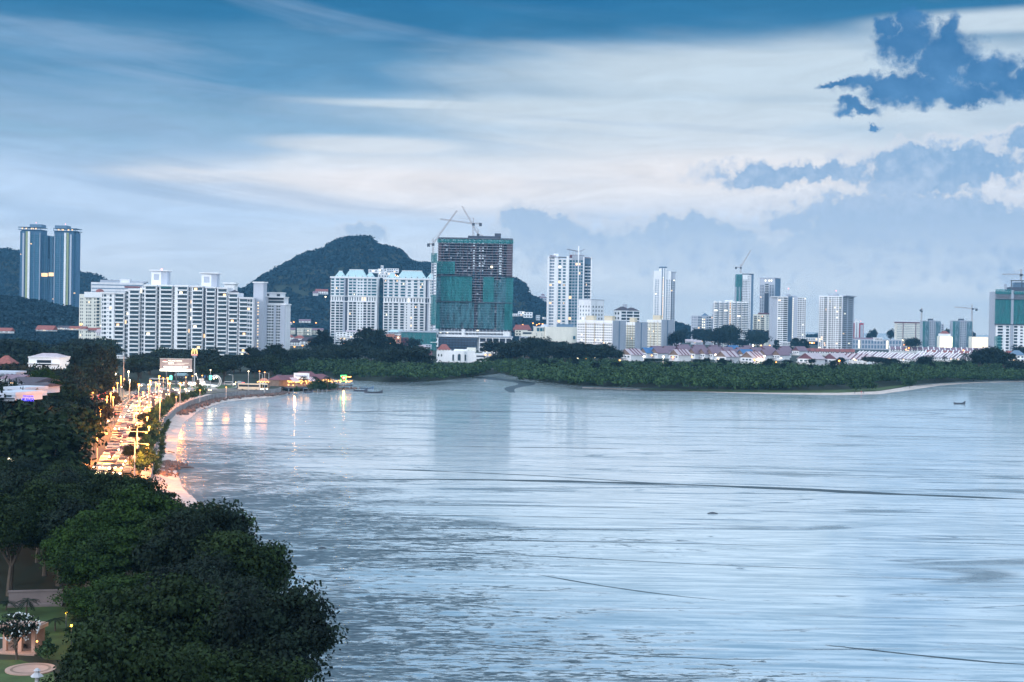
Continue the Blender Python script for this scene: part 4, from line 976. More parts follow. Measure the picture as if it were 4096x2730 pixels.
B.facade('F', B.zz(1356), B.zz(1343), 1, [(.80, .86, 'w', 0, 1)], glass='tealglass', lit=0); B.facade('F', B.zz(1368), B.zz(1360), 1, [(.05, .08, 'w', 0, 1), (.15, .19, 'w', 0, 1)], lit=0); B.facade('F', B.zz(1346), B.zz(1334), 2, [(-.21, -.19, 'w'), (-.07, -.05, 'w')], off=-1.7, lit=0)
B.part('roof_plant', [(.35*W_, .8*W_, 8, 16, H_, H_+3.2)], 'bluegrey'); MB().ball((.02*W_, 12, H_), 4.6, 'palegrey', 12, 6, .6).build('dome', B.root); B.done()

# ---- tower cluster, right
def gp(nm, lab, L_, C_, R_, d, ang, top, grp=None, pym=1250, dep=20, mat='white', cat='tower', zb=2.4):
    B = Bld(nm, lab, cat, L_, C_, R_, d=d, ang=ang, top=top, group=grp, pym=pym, dep=dep, zb=zb); B.body(mat=mat); return B
B = gp('apartment_block', 'low pale blue block with dark pyramid roof, left of the round-bayed tower', 2764, 2790, 2856, 2350, 20, 1263, pym=1300, mat='palegrey', cat='apartment block')
B.facade('F', 4, B.H-1, 10, [(.04, .12, 'w'), (.16, .24, 'w'), (.55, .63, 'w'), (.68, .8, 'b', .2, .9), (.85, .95, 'w')]); B.facade('F', 4, B.H-4, 9, [(.28, .34, 'w'), (.40, .45, 'w')], glass='litw', lit=.4); B.facade('L', 4, B.H-1, 10, even(3, .1, .9, .35, 'w'))
MB().gable(.38*B.W, .68*B.W, 1, 10, B.H, 4.5, 'bluegrey', 'x', 5).build('roof', B.root); B.done()
B = Bld('apartment_block', 'white tower made of eight rounded balcony bays, with a lit stair column', 'tower', 2857, 2990, d=2150, ang=0, dep=24, top=1206, pym=1290)
B.lit = .02; W_ = B.W; H_ = B.H; B.wall.box(.01*W_, .99*W_, 3, 24, 0, H_-2, 'grey'); B.wall.box(.36*W_, .55*W_, 4, 16, H_-2, B.zz(1200), 'white'); k = 0
for f in (.05, .20, .345, .60, .74, .87, .965):
    r = .062*W_; pl = [(f*W_+r*math.sin(rad(t)), 3-r*.75*math.cos(rad(t))) for t in range(-90, 91, 30)]+[(f*W_+r, 5), (f*W_-r, 5)]
    nf = 25; fh = (H_-2)/nf; pl = pl[::-1] if False else pl
    B.wall.prism(pl, 0, H_-.2*(k % 3), 'white'); k += 1
    for i in range(nf): B.win.append(((f*W_-r*.80, f*W_+r*.80, 3-r*.80, 4, i*fh+.30*fh, i*fh+.72*fh), 'glass' if B.rnd.random() > .02 else 'litw'))
B.facade('F', 2, H_-1, 25, [(.465, .495, 'w', .25, .7)], off=-2.8, glass='lit', lit=.3); B.wall.box(.43*W_, .45*W_, 1, 3, 0, H_, 'white'); B.wall.box(.51*W_, .53*W_, 1, 3, 0, H_, 'white'); B.done()
B = Bld('construction_tower', 'slim dark unfinished tower with green netted strip, behind the round-bayed tower', 'building site', 2945, 3013, d=2400, ang=0, dep=24, top=1096, pym=1200)
W_ = B.W; H_ = B.H; B.wall.box(.3*W_, .86*W_, 0, 20, 0, H_-2, 'offwhite'); B.wall.box(.84*W_, W_, .5, 22, 0, H_, 'bluegrey'); B.wall.box(.0, .34*W_, 0, 20, 0, H_-1, 'grey'); B.wall.box(.33*W_, W_, -.4, 2, H_-1.2, H_+.2, 'darkgrey')
B.facade('F', 4, H_-3, 40, [(.36, .42, 'w'), (.47, .53, 'w'), (.56, .62, 'w'), (.66, .70, 'w'), (.76, .80, 'w')], lit=0); B.wall.box(.36*W_, .64*W_, -.3, .5, H_-10, H_-3, 'white')
B.part('safety_net', [(-.08*W_, .32*W_, -1, -.8, B.zz(1148), H_-1), (.0, .14*W_, -.8, -.6, B.zz(1210), B.zz(1148)), (.2*W_, .28*W_, -.8, -.6, B.zz(1210), B.zz(1148))], 'net'); B.done()
B = Bld('residential_tower', 'grey tower with lit rooftop frame and dark central bay, right of the crane tower', 'tower', 3038, 3098, 3121, d=2450, ang=-28, top=1112, pym=1180)
B.lit = .02; B.body(mat='palegrey'); W_ = B.W; H_ = B.H; B.wall.box(.33*W_, .62*W_, -.2, .3, 20, H_-24, 'darkgrey'); B.wall.box(-.8, W_+.8, -.8, B.D, H_-.5, H_+.5, 'palegrey'); B.wall.box(W_-.2, W_+.2, .1*B.D, B.D, 0, H_-.1, 'bluegrey')
B.facade('F', 4, H_-12, 40, [(.05, .13, 'w'), (.18, .28, 'w'), (.68, .78, 'w'), (.84, .94, 'w')]); B.facade('F', H_-26, H_-10, 5, [(.36, .6, 'b', .2, .9)], bdep=1); B.facade('R', 4, H_-4, 40, [(.2, .45, 'w'), (.6, .9, 'w')]); B.facade('F', 30, H_-30, 32, [(.44, .50, 'w')])
B.part('crown_light', [(W_*f, W_*f+2.2, -1.0, -.7, H_-6, H_-3.4) for f in (.35, .6, .75)], 'litw'); B.done()
B = gp('apartment_block', 'low cream flats with maroon roof, in front of the grey crowned tower', 3012, 3062, 3092, 2300, -25, 1258, mat='cream', pym=1290, cat='apartment block')
B.facade('F', 2, B.H-2, 15, [(.06, .3, 'b', .3, .85), (.4, .52, 'w'), (.62, .9, 'b', .3, .85)], wmat='cream'); B.facade('R', 2, B.H-2, 15, even(3, .1, .9, .4, 'w')); B.wall.box(.4*B.W, B.W+.8, -.8, B.D, B.H, B.H+2.4, 'maroon'); B.done()
B = Bld('residential_tower', 'white twin-winged tower with dark blank core and one lit stair line', 'tower', 3089, 3223, d=1950, ang=0, dep=24, top=1188, pym=1290)
B.lit = .04; W_ = B.W; H_ = B.H; B.wall.box(.0, .16*W_, 2, 24, 0, H_-.5, 'palegrey'); B.wall.box(.15*W_, .46*W_, 0, 22, 0, H_, 'white'); B.wall.box(.44*W_, .60*W_, 3, 24, 0, H_+.5, 'bluegrey'); B.wall.box(.60*W_, .76*W_, 1, 22, 0, H_-.2, 'palegrey'); B.wall.box(.75*W_, W_, 0, 20, 0, H_-.5, 'offwhite'); B.wall.box(-.5, .46*W_, -.8, 14, H_-.6, H_+.3, 'white'); B.wall.box(.44*W_, .55*W_, 4, 14, H_, H_+3.6, 'grey'); B.wall.box(.6*W_, .75*W_, 4, 14, H_-1, H_+1.6, 'grey')
B.facade('F', 1, H_-1, 26, [(.17, .235, 'w', .35, .75), (.25, .30, 'w', .35, .75), (.325, .445, 'b', .25, .9)], bdep=1.2); B.facade('F', 1, H_-1, 26, [(.605, .625, 'w', .3, .7)], off=-.9, glass='litw', lit=0); B.facade('F', 1, H_-1, 26, [(.76, .80, 'w'), (.82, .865, 'w'), (.90, .93, 'w'), (.955, .985, 'w')])
B.facade('F', 1, H_-1, 26, [(.15, .46, 'h')], off=0); B.beacon(.5*W_, 8, H_+11); B.done()
B = Bld('residential_tower', 'broad white tower with full-width balcony bands, its right side in shade', 'tower', 3274, 3368, 3414, d=1950, ang=-27, top=1184, pym=1290)
B.lit = .05; B.body(mat='white'); W_ = B.W; H_ = B.H
B.facade('F', 1, H_-1, 27, [(.04, .09, 'w'), (.12, .18, 'w'), (.22, .36, 'w', .2, .9), (.43, .53, 'w', .25, .8), (.57, .62, 'w', .15, .85), (.66, .71, 'w'), (.76, .82, 'w'), (.86, .97, 'w', .2, .85)]); B.facade('F', 1, H_-1, 27, [(0, 1, 'h')])
B.wall.box(W_-.3, W_+.15, .02*B.D, B.D, 0, H_-.2, 'palegrey'); B.facade('R', 1, H_-1, 27, [(.05, .4, 'w', .25, .85), (.5, .9, 'w', .25, .85)], off=.15); B.facade('R', 1, H_-1, 27, [(0, 1, 'h')], off=.2, wmat='palegrey')  # pale grey sheet on the right side: shade put into the colour
B.wall.box(.35*W_, .75*W_, 4, 12, H_, B.zz(1177), 'grey'); B.wall.box(.55*W_, .72*W_, 5, 11, H_, B.zz(1172), 'palegrey'); B.wall.box(W_*.9, W_+4, 4, B.D, H_, H_+1.3, 'palegrey'); B.beacon(.66*W_, 8, B.zz(1163)); B.done()
B = Bld('office_tower', 'small red and white striped tower at the sea horizon', 'tower', 3414, 3455, d=2600, ang=0, dep=14, top=1293, pym=1310)
B.wall.box(0, .12*B.W, .5, 14, 0, B.H, 'red'); B.wall.box(.12*B.W, .54*B.W, 0, 14, 0, B.zz(1284), 'white'); B.wall.box(.29*B.W, .35*B.W, -.15, 1, 0, B.zz(1290), 'bluegrey'); B.wall.box(.53*B.W, B.W, .5, 14, 0, B.H, 'red'); B.wall.box(.68*B.W, .96*B.W, .3, 3, 0, B.zz(1300), 'palegrey'); B.wall.box(.25*B.W, .45*B.W, 4, 9, B.zz(1284), B.zz(1274), 'offwhite')
B.beacon(.75*B.W, 5, B.zz(1286)); B.done()
B = Bld('apartment_block', 'pale yellow slab block with brown roof line, by the sea horizon', 'apartment block', 3586, 3694, d=2450, ang=0, dep=14, top=1294, pym=1330)
B.body(mat='cream'); B.wall.box(-.6, B.W+.6, -.6, 14, B.H, B.H+2.2, 'maroon'); B.facade('F', 2, B.H-1, 13, even(24, .01, .99, .55, 'w', .3, .7), glass='bluegrey', lit=0)
for f in (.23, .70): B.wall.box(f*B.W, f*B.W+1, -.5, .2, 0, B.H, 'maroon')
B.done()
for (l, r), lab in (((3691, 3762), 'grey netted tower with green left edge, left one of the unfinished pair'), ((3811, 3888), 'grey netted tower under the level crane, right one of the unfinished pair')):
    B = Bld('construction_tower', lab, 'building site', l, r, d=2250, ang=0, dep=16, top=1284, group='unfinished grey pair', pym=1330)
    W_ = B.W; H_ = B.H; B.body(mat='grey'); B.wall.box(.36*W_, .70*W_, -1.5, 3, 0, H_+.6, 'grey'); B.wall.box(.36*W_, .60*W_, 2, 9, H_, H_+3.2, 'darkgrey')
    for i in range(16): B.wall.box(-.2, W_+.2, -.25, .3, i*H_/16, i*H_/16+.3, 'palegrey')
    B.facade('F', 1, H_-1, 16, [(.38, .44, 'w'), (.50, .54, 'w'), (.60, .66, 'w')], off=1.5, lit=0)
    B.part('safety_net', [(-.3, .12*W_, -.8, -.6, 0, H_-1)], 'net'); B.part('safety_net', [(.13*W_, .35*W_, -.8, -.6, 0, H_-1)], 'netpale'); B.part('safety_net', [(.70*W_, W_, -.8, -.6, 0, H_-1)], 'netpale'); B.done()
B = Bld('apartment_block', 'pale block half hidden behind the left grey netted tower', 'building', 3762, 3776, d=2300, ang=0, dep=12, top=1296, pym=1330)
B.body(mat='palegrey'); B.facade('F', 2, B.H-1, 12, [(.3, .7, 'w')]); B.done()
B = Bld('hall', 'floodlit white hall with small red roof, between the two grey towers', 'hall', 3760, 3810, d=2200, ang=0, dep=16, top=1346, pym=1350)
B.body(mat='cream'); B.part('glow_wall', [(.01*B.W, .48*B.W, -.4, 0, 1, B.H-1), (.52*B.W, .99*B.W, -.4, 0, 1, B.H-1)], 'litw'); B.wall.box(.05*B.W, .9*B.W, 3, 12, B.H, B.H+4, 'white'); MB().gable(.15*B.W, .8*B.W, 3, 12, B.H+4, 4, 'redroof', 'x', 4).build('roof', B.root); B.done()  # glowing slabs stand in for floodlight on the hall walls
B = Bld('hall', 'low floodlit pink hall right of the grey netted towers', 'hall', 3888, 3956, d=2200, ang=0, dep=16, top=1348, pym=1350)
B.body(mat='cream'); B.part('glow_wall', [(.01*B.W, .94*B.W, -.4, 0, 1, B.H-1)], 'cladlit'); B.done()  # emissive slab carries the floodlight of this hall
B = Bld('shophouse_row', 'long low blue-grey building with dark arched bays, below the sea horizon', 'building', 3395, 3608, d=2150, ang=0, dep=14, top=1358, pym=1370)
B.body(mat='palegrey'); B.facade('F', 1, B.H-1, 2, even(17, .01, .99, .6, 'w', .15, .85), glass='bluegrey', lit=0); B.part('stair_light', [(B.W*f, B.W*f+2.4, -.5, 0, 2, B.H-2) for f in (.18, .71)], 'litw'); MB().gable(.1*B.W, .6*B.W, 2, 12, B.H, 2, 'mauveroof', 'x', 3).build('roof', B.root); B.done()
B = Bld('construction_tower', 'wide tower wrapped in bright green netting above white floors, right edge', 'building site', 3982, 4150, d=1750, ang=0, dep=26, top=1162, pym=1260)
W_ = B.W; H_ = B.H; B.wall.box(.03*W_, .36*W_, 0, 24, 0, B.zz(1300), 'white'); B.wall.box(.42*W_, .78*W_, 0, 24, 0, B.zz(1300), 'white'); B.wall.box(.0, W_, 3, 24, 0, H_-2, 'grey')
for i in range(28): B.wall.box(0, W_, .2, 3.2, B.zz(1300)+i*(H_-B.zz(1300))/28, B.zz(1300)+i*(H_-B.zz(1300))/28+.5, 'concrete')
B.wall.box(.36*W_, .42*W_, -1.2, 3, 0, H_, 'grey'); B.wall.box(.36*W_, .95*W_, 2, 22, H_-1, B.zz(1148), 'darkgrey'); mb = MB()
for x in (.37, .62, .88): mb.box(x*W_, x*W_+.9, 2, 3, B.zz(1148), B.zz(1122), 'darksteel')
mb.box(.36*W_, .92*W_, 2, 3, B.zz(1124), B.zz(1120), 'darksteel'); mb.box(.48*W_, .80*W_, 6, 14, B.zz(1148), B.zz(1128), 'bluegrey'); mb.box(.24*W_, .28*W_, 4, 7, H_, B.zz(1136), 'grey'); mb.build('roof_frame', B.root)
B.facade('F', 1, B.zz(1302), 10, [(.06, .18, 'b', .3, .9), (.26, .33, 'b', .3, .9), (.45, .53, 'b', .3, .9), (.60, .66, 'w'), (.70, .76, 'b', .3, .9)], lit=0)
B.facade('F', B.zz(1198), H_-8, 5, [(.04, .34, 'w', .2, .8), (.45, .7, 'w', .2, .8)], off=-2.5, glass='brownconc', lit=0)
B.part('safety_net', [(-.02*W_, .355*W_, -1.2, -1, B.zz(1297), B.zz(1197)), (.425*W_, W_, -1.2, -1, B.zz(1297), B.zz(1197))], 'net'); B.part('safety_net', [(-.02*W_, .36*W_, -1.2, -1, H_-5, H_+1), (.4*W_, W_, -1.2, -1, H_-5, H_-1), (-.02*W_, .15*W_, -1.6, -1.4, 2, B.zz(1345))], 'net')
B.part('catch_platform', [(-.03*W_, W_, -2.2, 0, B.zz(1198), B.zz(1196)), (-.03*W_, W_, -2.0, 0, B.zz(1298), B.zz(1296))], 'darksteel'); B.done()

# ---- hill villas and far tops
def smallhouse(px0, px1, pytop, pybase, d, label, wall='white', roof=None, rh=.45, nm='house', cat='house', nf=2, ncol=3, dep=9, grp=None, kind='gable', ang=0.0, lit=.08, axis='x', glass='glass'):
    zb = Z((px0+px1)/2, pybase, d); B = Bld(nm, label, cat, px0, px1, d=d, ang=ang, dep=dep, top=pytop, zb=zb, group=grp, pym=(pytop+pybase)/2)
    B.lit = lit
    hw = B.H if roof is None else B.H*(1-rh)
    B.body(z1=hw, mat=wall); B.wall.box(-.15, B.W+.15, -.9, 0, hw*.46, hw*.52, wall)
    if roof: MB().gable(0, B.W, 0, B.D, hw, B.H-hw, roof, axis, 0 if kind == 'gable' else min(B.W, B.D)*.45, over=.6).build('roof', B.root)
    else: B.wall.box(-.2, B.W+.2, -.2, B.D+.2, hw-.4, hw+.2, wall)
    B.facade('F', .3, hw, nf, even(ncol, .04, .96, .5, 'w', .3, .75), glass=glass); B.done(); return B
smallhouse(1474, 1512, 1079, 1093, 2700, 'white villa with curved front, left one on the hill crest above the towers', nf=1)
smallhouse(1512, 1548, 1076, 1112, 2690, 'white villa with square lift tower on the hill crest between the towers', nf=3)
smallhouse(1523, 1532, 1063, 1092, 2688, 'slender white stair tower rising from the hill crest villas', ncol=1, cat='tower', nm='stair_tower')
smallhouse(1545, 1594, 1075, 1092, 2700, 'long flat white villa, right one on the hill crest', nf=2, ncol=5)
smallhouse(1540, 1580, 1090, 1104, 2670, 'white terrace villa below the hill crest lights', nf=1, ncol=4)
smallhouse(1252, 1270, 1166, 1184, 2500, 'small white villa on the left of the lone hillside pair', roof='mauveroof')
smallhouse(1262, 1310, 1157, 1178, 2510, 'white hillside villa with pink roof, alone on the wooded slope', roof='redroof', ncol=5)
B = Bld('apartment_block', 'distant dim block peeking over the right shoulder of the hill', 'building', 2086, 2110, d=3400, ang=0, dep=14, top=1135, pym=1160); B.body(mat='grey'); B.facade('F', B.H-40, B.H-2, 8, even(3, .1, .9, .4, 'w')); B.done()
B = Bld('apartment_block', 'distant block with pink pagoda roof, over the low end of the hill', 'building', 2146, 2190, d=3300, ang=0, dep=14, top=1192, pym=1220); B.body(mat='palegrey'); B.facade('F', B.H-30, B.H-2, 6, even(5, .1, .9, .4, 'w'))
mb = MB().gable(0, B.W, 0, 14, B.H, 4, 'mauveroof', 'x', 8); mb.box(.4*B.W, .75*B.W, 4, 10, B.H, B.H+6, 'palegrey'); mb.gable(.4*B.W, .75*B.W, 4, 10, B.H+6, 3, 'mauveroof', 'x', 3); mb.build('roof', B.root); B.done()
for a in [(2050, 2074, 1256, 1266, 2400, 'white flat house just right of the netted tower, below the hill'), (2072, 2098, 1247, 1266, 2410, 'white block house at the foot of the hill, second from the netted tower'), (2094, 2130, 1250, 1272, 2390, 'white modern house with slanted wing at the foot of the hill', ), (2144, 2160, 1262, 1282, 2400, 'small grey house among trees left of the canopied tower'), (2170, 2184, 1270, 1278, 2380, 'tiny white house hard against the canopied tower')]:
    smallhouse(*a, nf=2, ncol=3)
smallhouse(2052, 2125, 1300, 1328, 1900, 'wide red-brown roofed building right of the netted tower podium', wall='maroon', roof='redroof', kind='hip', rh=.7, ncol=5)
smallhouse(2060, 2110, 1322, 1345, 1750, 'cream house with arched windows right of the netted tower podium', wall='cream', ncol=4)
smallhouse(2000, 2040, 1352, 1386, 1560, 'dark roofed annexe beside the white car park', wall='grey', ncol=3)
smallhouse(2078, 2120, 1348, 1372, 1500, 'flat blue-white house left of the cream hall', wall='palegrey', ncol=2)
smallhouse(2200, 2245, 1382, 1405, 1350, 'small white house below the cream hall', ncol=3)
# white car park podium
B = Bld('car_park', 'white open car park deck in front of the unfinished tower', 'car park', 1916, 2048, d=1520, ang=0, dep=20, top=1352, pym=1370)
W_ = B.W; H_ = B.H; B.wall.box(0, W_, 3, 20, 0, H_-1, 'darkgrey'); n = 3
for i in range(n+1): B.wall.box(0, W_, 0, 3.2, i*(H_/n)-.6, i*(H_/n)+.5, 'white')
for f in (0, .2, .4, .6, .8, .97): B.wall.box(f*W_, f*W_+.8, -.2, 3, 0, H_, 'white')
B.part('ceiling_light', [(.12*W_, .14*W_, -.5, 0, H_*.35, H_*.55)], 'litw'); B.wall.box(-1, W_+1, 0, 20, H_, H_+1.6, 'palegrey'); B.done()
smallhouse(1722, 1752, 1352, 1388, 1560, 'white glazed pavilion at the left foot of the netted tower', nf=2, ncol=3)
# mansion
B = Bld('mansion', 'white mansion with arched windows and balustrade, at the mangrove edge', 'mansion', 1746, 1946, d=1130, ang=0, dep=16, top=1408, pym=1430)
W_ = B.W; H_ = B.H; B.body(x1=.76, mat='white'); B.wall.box(.76*W_, W_, -1, 14, 0, H_-1.2, 'white'); B.wall.box(.35*W_, .62*W_, 2, 14, H_, H_+1.8, 'white'); B.wall.box(.60*W_, .78*W_, 4, 14, H_-.5, H_+3.2, 'cream'); B.wall.box(.22*W_, .56*W_, -1.6, 0, 0, H_+.6, 'white')
def arch(mb, cx, y, z0, wd, h, mat='glass'):
    pts = [(cx-wd, y, z0), (cx+wd, y, z0)]+[(cx+wd*math.cos(rad(t)), y, z0+h+wd*math.sin(rad(t))) for t in range(0, 181, 20)]
    mb.add(pts, [tuple(range(len(pts)))], mat)
for f, wd, h, z0_, y in ((.04, .5, 1.4, 4.6, -.05), (.10, .5, 1.4, 4.6, -.05), (.335, .7, 4.2, 1.5, -1.65), (.455, 1.2, 4.2, 1.5, -1.65), (.575, .7, 4.2, 1.5, -.05)):
    mb = MB(); arch(mb, f*W_, y, z0_, wd, h); mb.build('window', B.root)
B.facade('F', 1, H_-2, 2, [(.80, .97, 'w', .3, .75)], off=1, glass='darkgrey', lit=0)
mb = MB()
for i in range(12): mb.box(W_*(i+.3)/15.5, W_*(i+.3)/15.5+.5, -.2, .3, H_, H_+1.5, 'white')
mb.box(0, .76*W_, -.15, .2, H_, H_+.7, 'white'); mb.build('balustrade', B.root); B.done()
smallhouse(1750, 1800, 1378, 1408, 1210, 'house with red hipped roof peeping behind the white mansion', wall='cream', roof='redroof', kind='hip', rh=.75)
smallhouse(1930, 1990, 1385, 1430, 1200, 'white house with lit terrace, right of the mansion', lit=.3, roof='darkroof', kind='hip', rh=.3)
smallhouse(1676, 1700, 1382, 1402, 1300, 'small white gabled house right of the sodium lamps', roof='paleroof', rh=.6)
smallhouse(1672, 1724, 1404, 1450, 1180, 'white house with maroon layered roofs, left of the mansion', roof='maroon', rh=.35, lit=.2)
smallhouse(1690, 1725, 1380, 1396, 1350, 'long flat grey-white house behind the maroon roofs', wall='palegrey')
smallhouse(1594, 1660, 1396, 1420, 1250, 'house with salmon roof behind the dark round tree', wall='cream', roof='redroof', kind='hip', rh=.7)
smallhouse(1556, 1602, 1344, 1374, 1450, 'orange-pink shop building with white windows', wall='orange', nf=2, ncol=3, lit=.25)
smallhouse(1598, 1632, 1352, 1386, 1460, 'dark red building attached to the orange shop', wall='maroon', nf=2, ncol=2)
smallhouse(1545, 1575, 1338, 1356, 1480, 'orange upper block with flat top behind the shop', wall='orange')
B = Bld('hoarding_building', 'long low building wrapped in teal safety netting', 'building', 1604, 1745, d=1560, ang=0, dep=16, top=1330, pym=1360)
B.body(mat='grey'); B.part('safety_net', [(0, B.W, -.6, -.4, 0, B.H)], 'net'); B.wall.box(-3, B.W+1, -1, 10, B.H, B.H+1.6, 'palegrey'); B.done()
smallhouse(1550, 1620, 1320, 1336, 1620, 'pale blue-roofed podium at the foot of the right teal-roofed tower', wall='palegrey', roof='tealroof', kind='hip', rh=.6, ncol=6)
smallhouse(1384, 1450, 1322, 1362, 1560, 'white four storey flats with slanted roofs, below the left teal-roofed tower', nf=4, ncol=5, roof='paleroof', rh=.15)
smallhouse(1344, 1386, 1330, 1362, 1590, 'narrow white flats left of the slanted-roof flats', nf=3, ncol=3)
smallhouse(1440, 1500, 1318, 1350, 1640, 'pale grey flats behind the great dark casuarina', wall='palegrey', nf=3, ncol=4, roof='paleroof', rh=.3)
for a, k in (((1140, 1178, 1312, 1338, 1700, 'cream gabled flats, leftmost of the low row below the hill'), 'mauveroof'), ((1188, 1212, 1314, 1342, 1690, 'bright cream flats, second of the low row below the hill'), None), ((1212, 1244, 1314, 1342, 1695, 'cream flats with balcony bands, third of the low row'), None), ((1244, 1290, 1314, 1340, 1710, 'tan flats with gabled top, right end of the low row below the hill'), 'mauveroof')):
    smallhouse(*a, wall='cream', roof=k, rh=.3, nf=4, ncol=4)
smallhouse(1196, 1240, 1278, 1292, 2100, 'small purple-roofed house with lamps at the foot of the hill', roof='mauveroof', rh=.5)
smallhouse(1140, 1165, 1290, 1300, 2050, 'low pale house far left at the foot of the hill', roof='paleroof', rh=.5)
for i, (a, b_, t, bs, r, lab) in enumerate(((1138, 1172, 1338, 1362, 'redroof', 'red roofed house beside the cruciform tower'), (1176, 1216, 1342, 1366, 'redroof', 'red roofed house with white gable, second right of the tower wing'), (1156, 1200, 1356, 1384, 'darkroof', 'white house with black hipped roof, front row right of the tower wing'), (1200, 1262, 1350, 1382, 'darkroof', 'wide black-roofed white house in front of the round lit sign'))):
    smallhouse(a, b_, t, bs, 1400-40*i, lab, roof=r, kind='hip', rh=.5, ncol=4)

# ---- terrace houses beyond the mangroves
ti = [0]
LABT = []
def gablehouse(px, pybase, d, wpx, label, roof, ang, deep=14, h=7.0, rh=3.4, stripes=0, wall='offwhite', grp='gable roofed houses beyond the mangroves', gab='yellow'):
    zb = 2.4; c = P(px, pybase, d); root = empty('house', (c.x, c.y, zb), rad(ang), label, 'house', grp)
    W_ = wpx*d/F; mb = MB().box(0, W_, 0, deep, 0, h, wall); mb.box(-.3, W_*.6, -1.6, 0, h*.42, h*.5, wall); mb.build('wall', root)
    mb = MB(); o = .8; y0, y1 = -o, deep+o; xm = W_/2; th = .35
    for s in (0, 1):
        xa = -o if s == 0 else W_+o
        v = [(xa, y0, h-.4), (xm, y0, h+rh), (xm, y1, h+rh), (xa, y1, h-.4)]
        v2 = [(a, b_, c_+th) for a, b_, c_ in v]; mb.add(v+v2, CUBE_F, roof)
    if stripes:
        for k in range(stripes):      # stepped party walls between the roof bays
            y = deep*(k+1)/(stripes+1)
            mb.add([(-o, y, h-.1), (xm, y, h+rh+.4), (xm, y+1.1, h+rh+.4), (-o, y+1.1, h-.1), (-o, y, h+.35), (xm, y, h+rh+.9), (xm, y+1.1, h+rh+.9), (-o, y+1.1, h+.35)], CUBE_F, 'maroon')
            mb.add([(W_+o, y, h-.1), (xm, y, h+rh+.4), (xm, y+1.1, h+rh+.4), (W_+o, y+1.1, h-.1), (W_+o, y, h+.35), (xm, y, h+rh+.9), (xm, y+1.1, h+rh+.9), (W_+o, y+1.1, h+.35)], CUBE_F, 'maroon')
    mb.build('roof', root)
    MB().add([(0, 0-.02, h-.05), (W_, -.02, h-.05), (xm, -.02, h+rh)], [(0, 1, 2)], gab).build('gable', root)
    for k in range(3):
        x = W_*(.16+.27*k); o_ = bpy.data.objects.new('window', unit('lit' if random.random() < .06 else 'glass')); COL.objects.link(o_); o_.parent = root
        o_.location = (x+W_*.08, -.03, h*.68); o_.scale = (W_*.16, .12, h*.24)
    return root
random.seed(3)
front = [(2478, 1449, 1270, 62, 'paleroof', 3, 'white gabled house with striped pale roof, leftmost of the houses beyond the mangroves'),
         (2676, 1447, 1290, 50, 'paleroof', 3, 'striped-roof house right of the bright sodium lamp pair'),
         (2862, 1452, 1255, 54, 'paleroof', 2, 'striped-roof gabled house in the middle of the row, half behind trees'),
         (2962, 1455, 1240, 62, 'paleroof', 3, 'striped-roof gabled house beside two sodium lamps'),
         (3190, 1458, 1235, 76, 'paleroof', 0, 'large pale roofed gable house left of the striped terraces'),
         (3290, 1458, 1240, 70, 'paleroof', 0, 'large pale roofed gable house in front of the striped terraces')]
for px, pb, d, wp, rf, st, lab in front: gablehouse(px, pb, d, wp, lab, rf, -48, 17, 5.6, 4.8, st, gab='brown' if px < 3100 else 'maroon')
rnd = random.Random(8); q = 0
ords = ['first', 'second', 'third', 'fourth', 'fifth', 'sixth', 'seventh', 'eighth', 'ninth', 'tenth', 'eleventh', 'twelfth', 'thirteenth', 'fourteenth', 'fifteenth', 'sixteenth', 'seventeenth', 'eighteenth', 'nineteenth', 'twentieth']
for row, (d, y, xs) in enumerate(((1380, 1436, [2560, 2600, 2745, 2790, 2825, 2905, 2945, 3005, 3035, 3085]), (1500, 1425, [2590, 2640, 2692, 2752, 2815, 2870, 2935, 2985, 3045, 3100]), (1640, 1412, [2700, 2765, 2830, 2895, 2960, 3030, 3110, 3170]))):
    for i, px in enumerate(xs):
        gablehouse(px+rnd.uniform(-4, 4), y, d, 40*1380/d, '%s house from the left in the %s row of mauve roofs' % (ords[i], ['front', 'middle', 'back'][row]), 'mauveroof' if rnd.random() < .85 else 'blueroof', -48+rnd.uniform(-5, 5), 16, 5.2, 4.8, 0, gab='brown' if row == 0 else 'maroon')
# stepped mono-ridge terrace rows
def terrace(p0, p1, y0, y1, d0, d1, n, rowname, roofs, h=4.6, rh=4.4, seedv=0, party='white'):
    a = P(p0, y0, d0); b_ = P(p1, y1, d1); rnd = random.Random(seedv)
    ang = math.atan2(b_.y-a.y, b_.x-a.x); L_ = (b_.xy-a.xy).length; wd = L_/n
    for i in range(n):
        c = a.lerp(b_, i/n); root = empty('terrace_house', (c.x, c.y, 2.4+.25*(i % 2)), ang, '%s house of %s' % (ords[i], rowname), 'house', rowname)
        dp = 12
        mb = MB().box(0, wd-.05, 0, dp, 0, h, 'white').box(.1*wd, .9*wd, -1.5, 0, h*.45, h*.55, 'white'); mb.build('wall', root)
        rf = roofs[i % len(roofs)]; z1 = h+rh
        mb = MB().add([(0, -1, h-.5), (wd, -1, h-.5), (wd, dp/2, z1), (0, dp/2, z1), (0, dp+.5, h-.3), (wd, dp+.5, h-.3)], [(0, 1, 2, 3), (3, 2, 5, 4), (0, 3, 4), (1, 5, 2), (0, 4, 5, 1)], rf); mb.build('roof', root)
        MB().add([(-.5, -1.1, h-.4), (.5, -1.1, h-.4), (.5, dp/2, z1+.15), (-.5, dp/2, z1+.15), (-.5, -1.1, h+.2), (.5, -1.1, h+.2), (.5, dp/2, z1+.8), (-.5, dp/2, z1+.8)], CUBE_F, party).build('party_wall', root)
        for k in (0, 1):
            o_ = bpy.data.objects.new('window', unit('lit' if rnd.random() < .08 else 'glass')); COL.objects.link(o_); o_.parent = root; o_.location = (wd*(.3+.4*k), -.05, h*.72); o_.scale = (wd*.22, .2, h*.24)
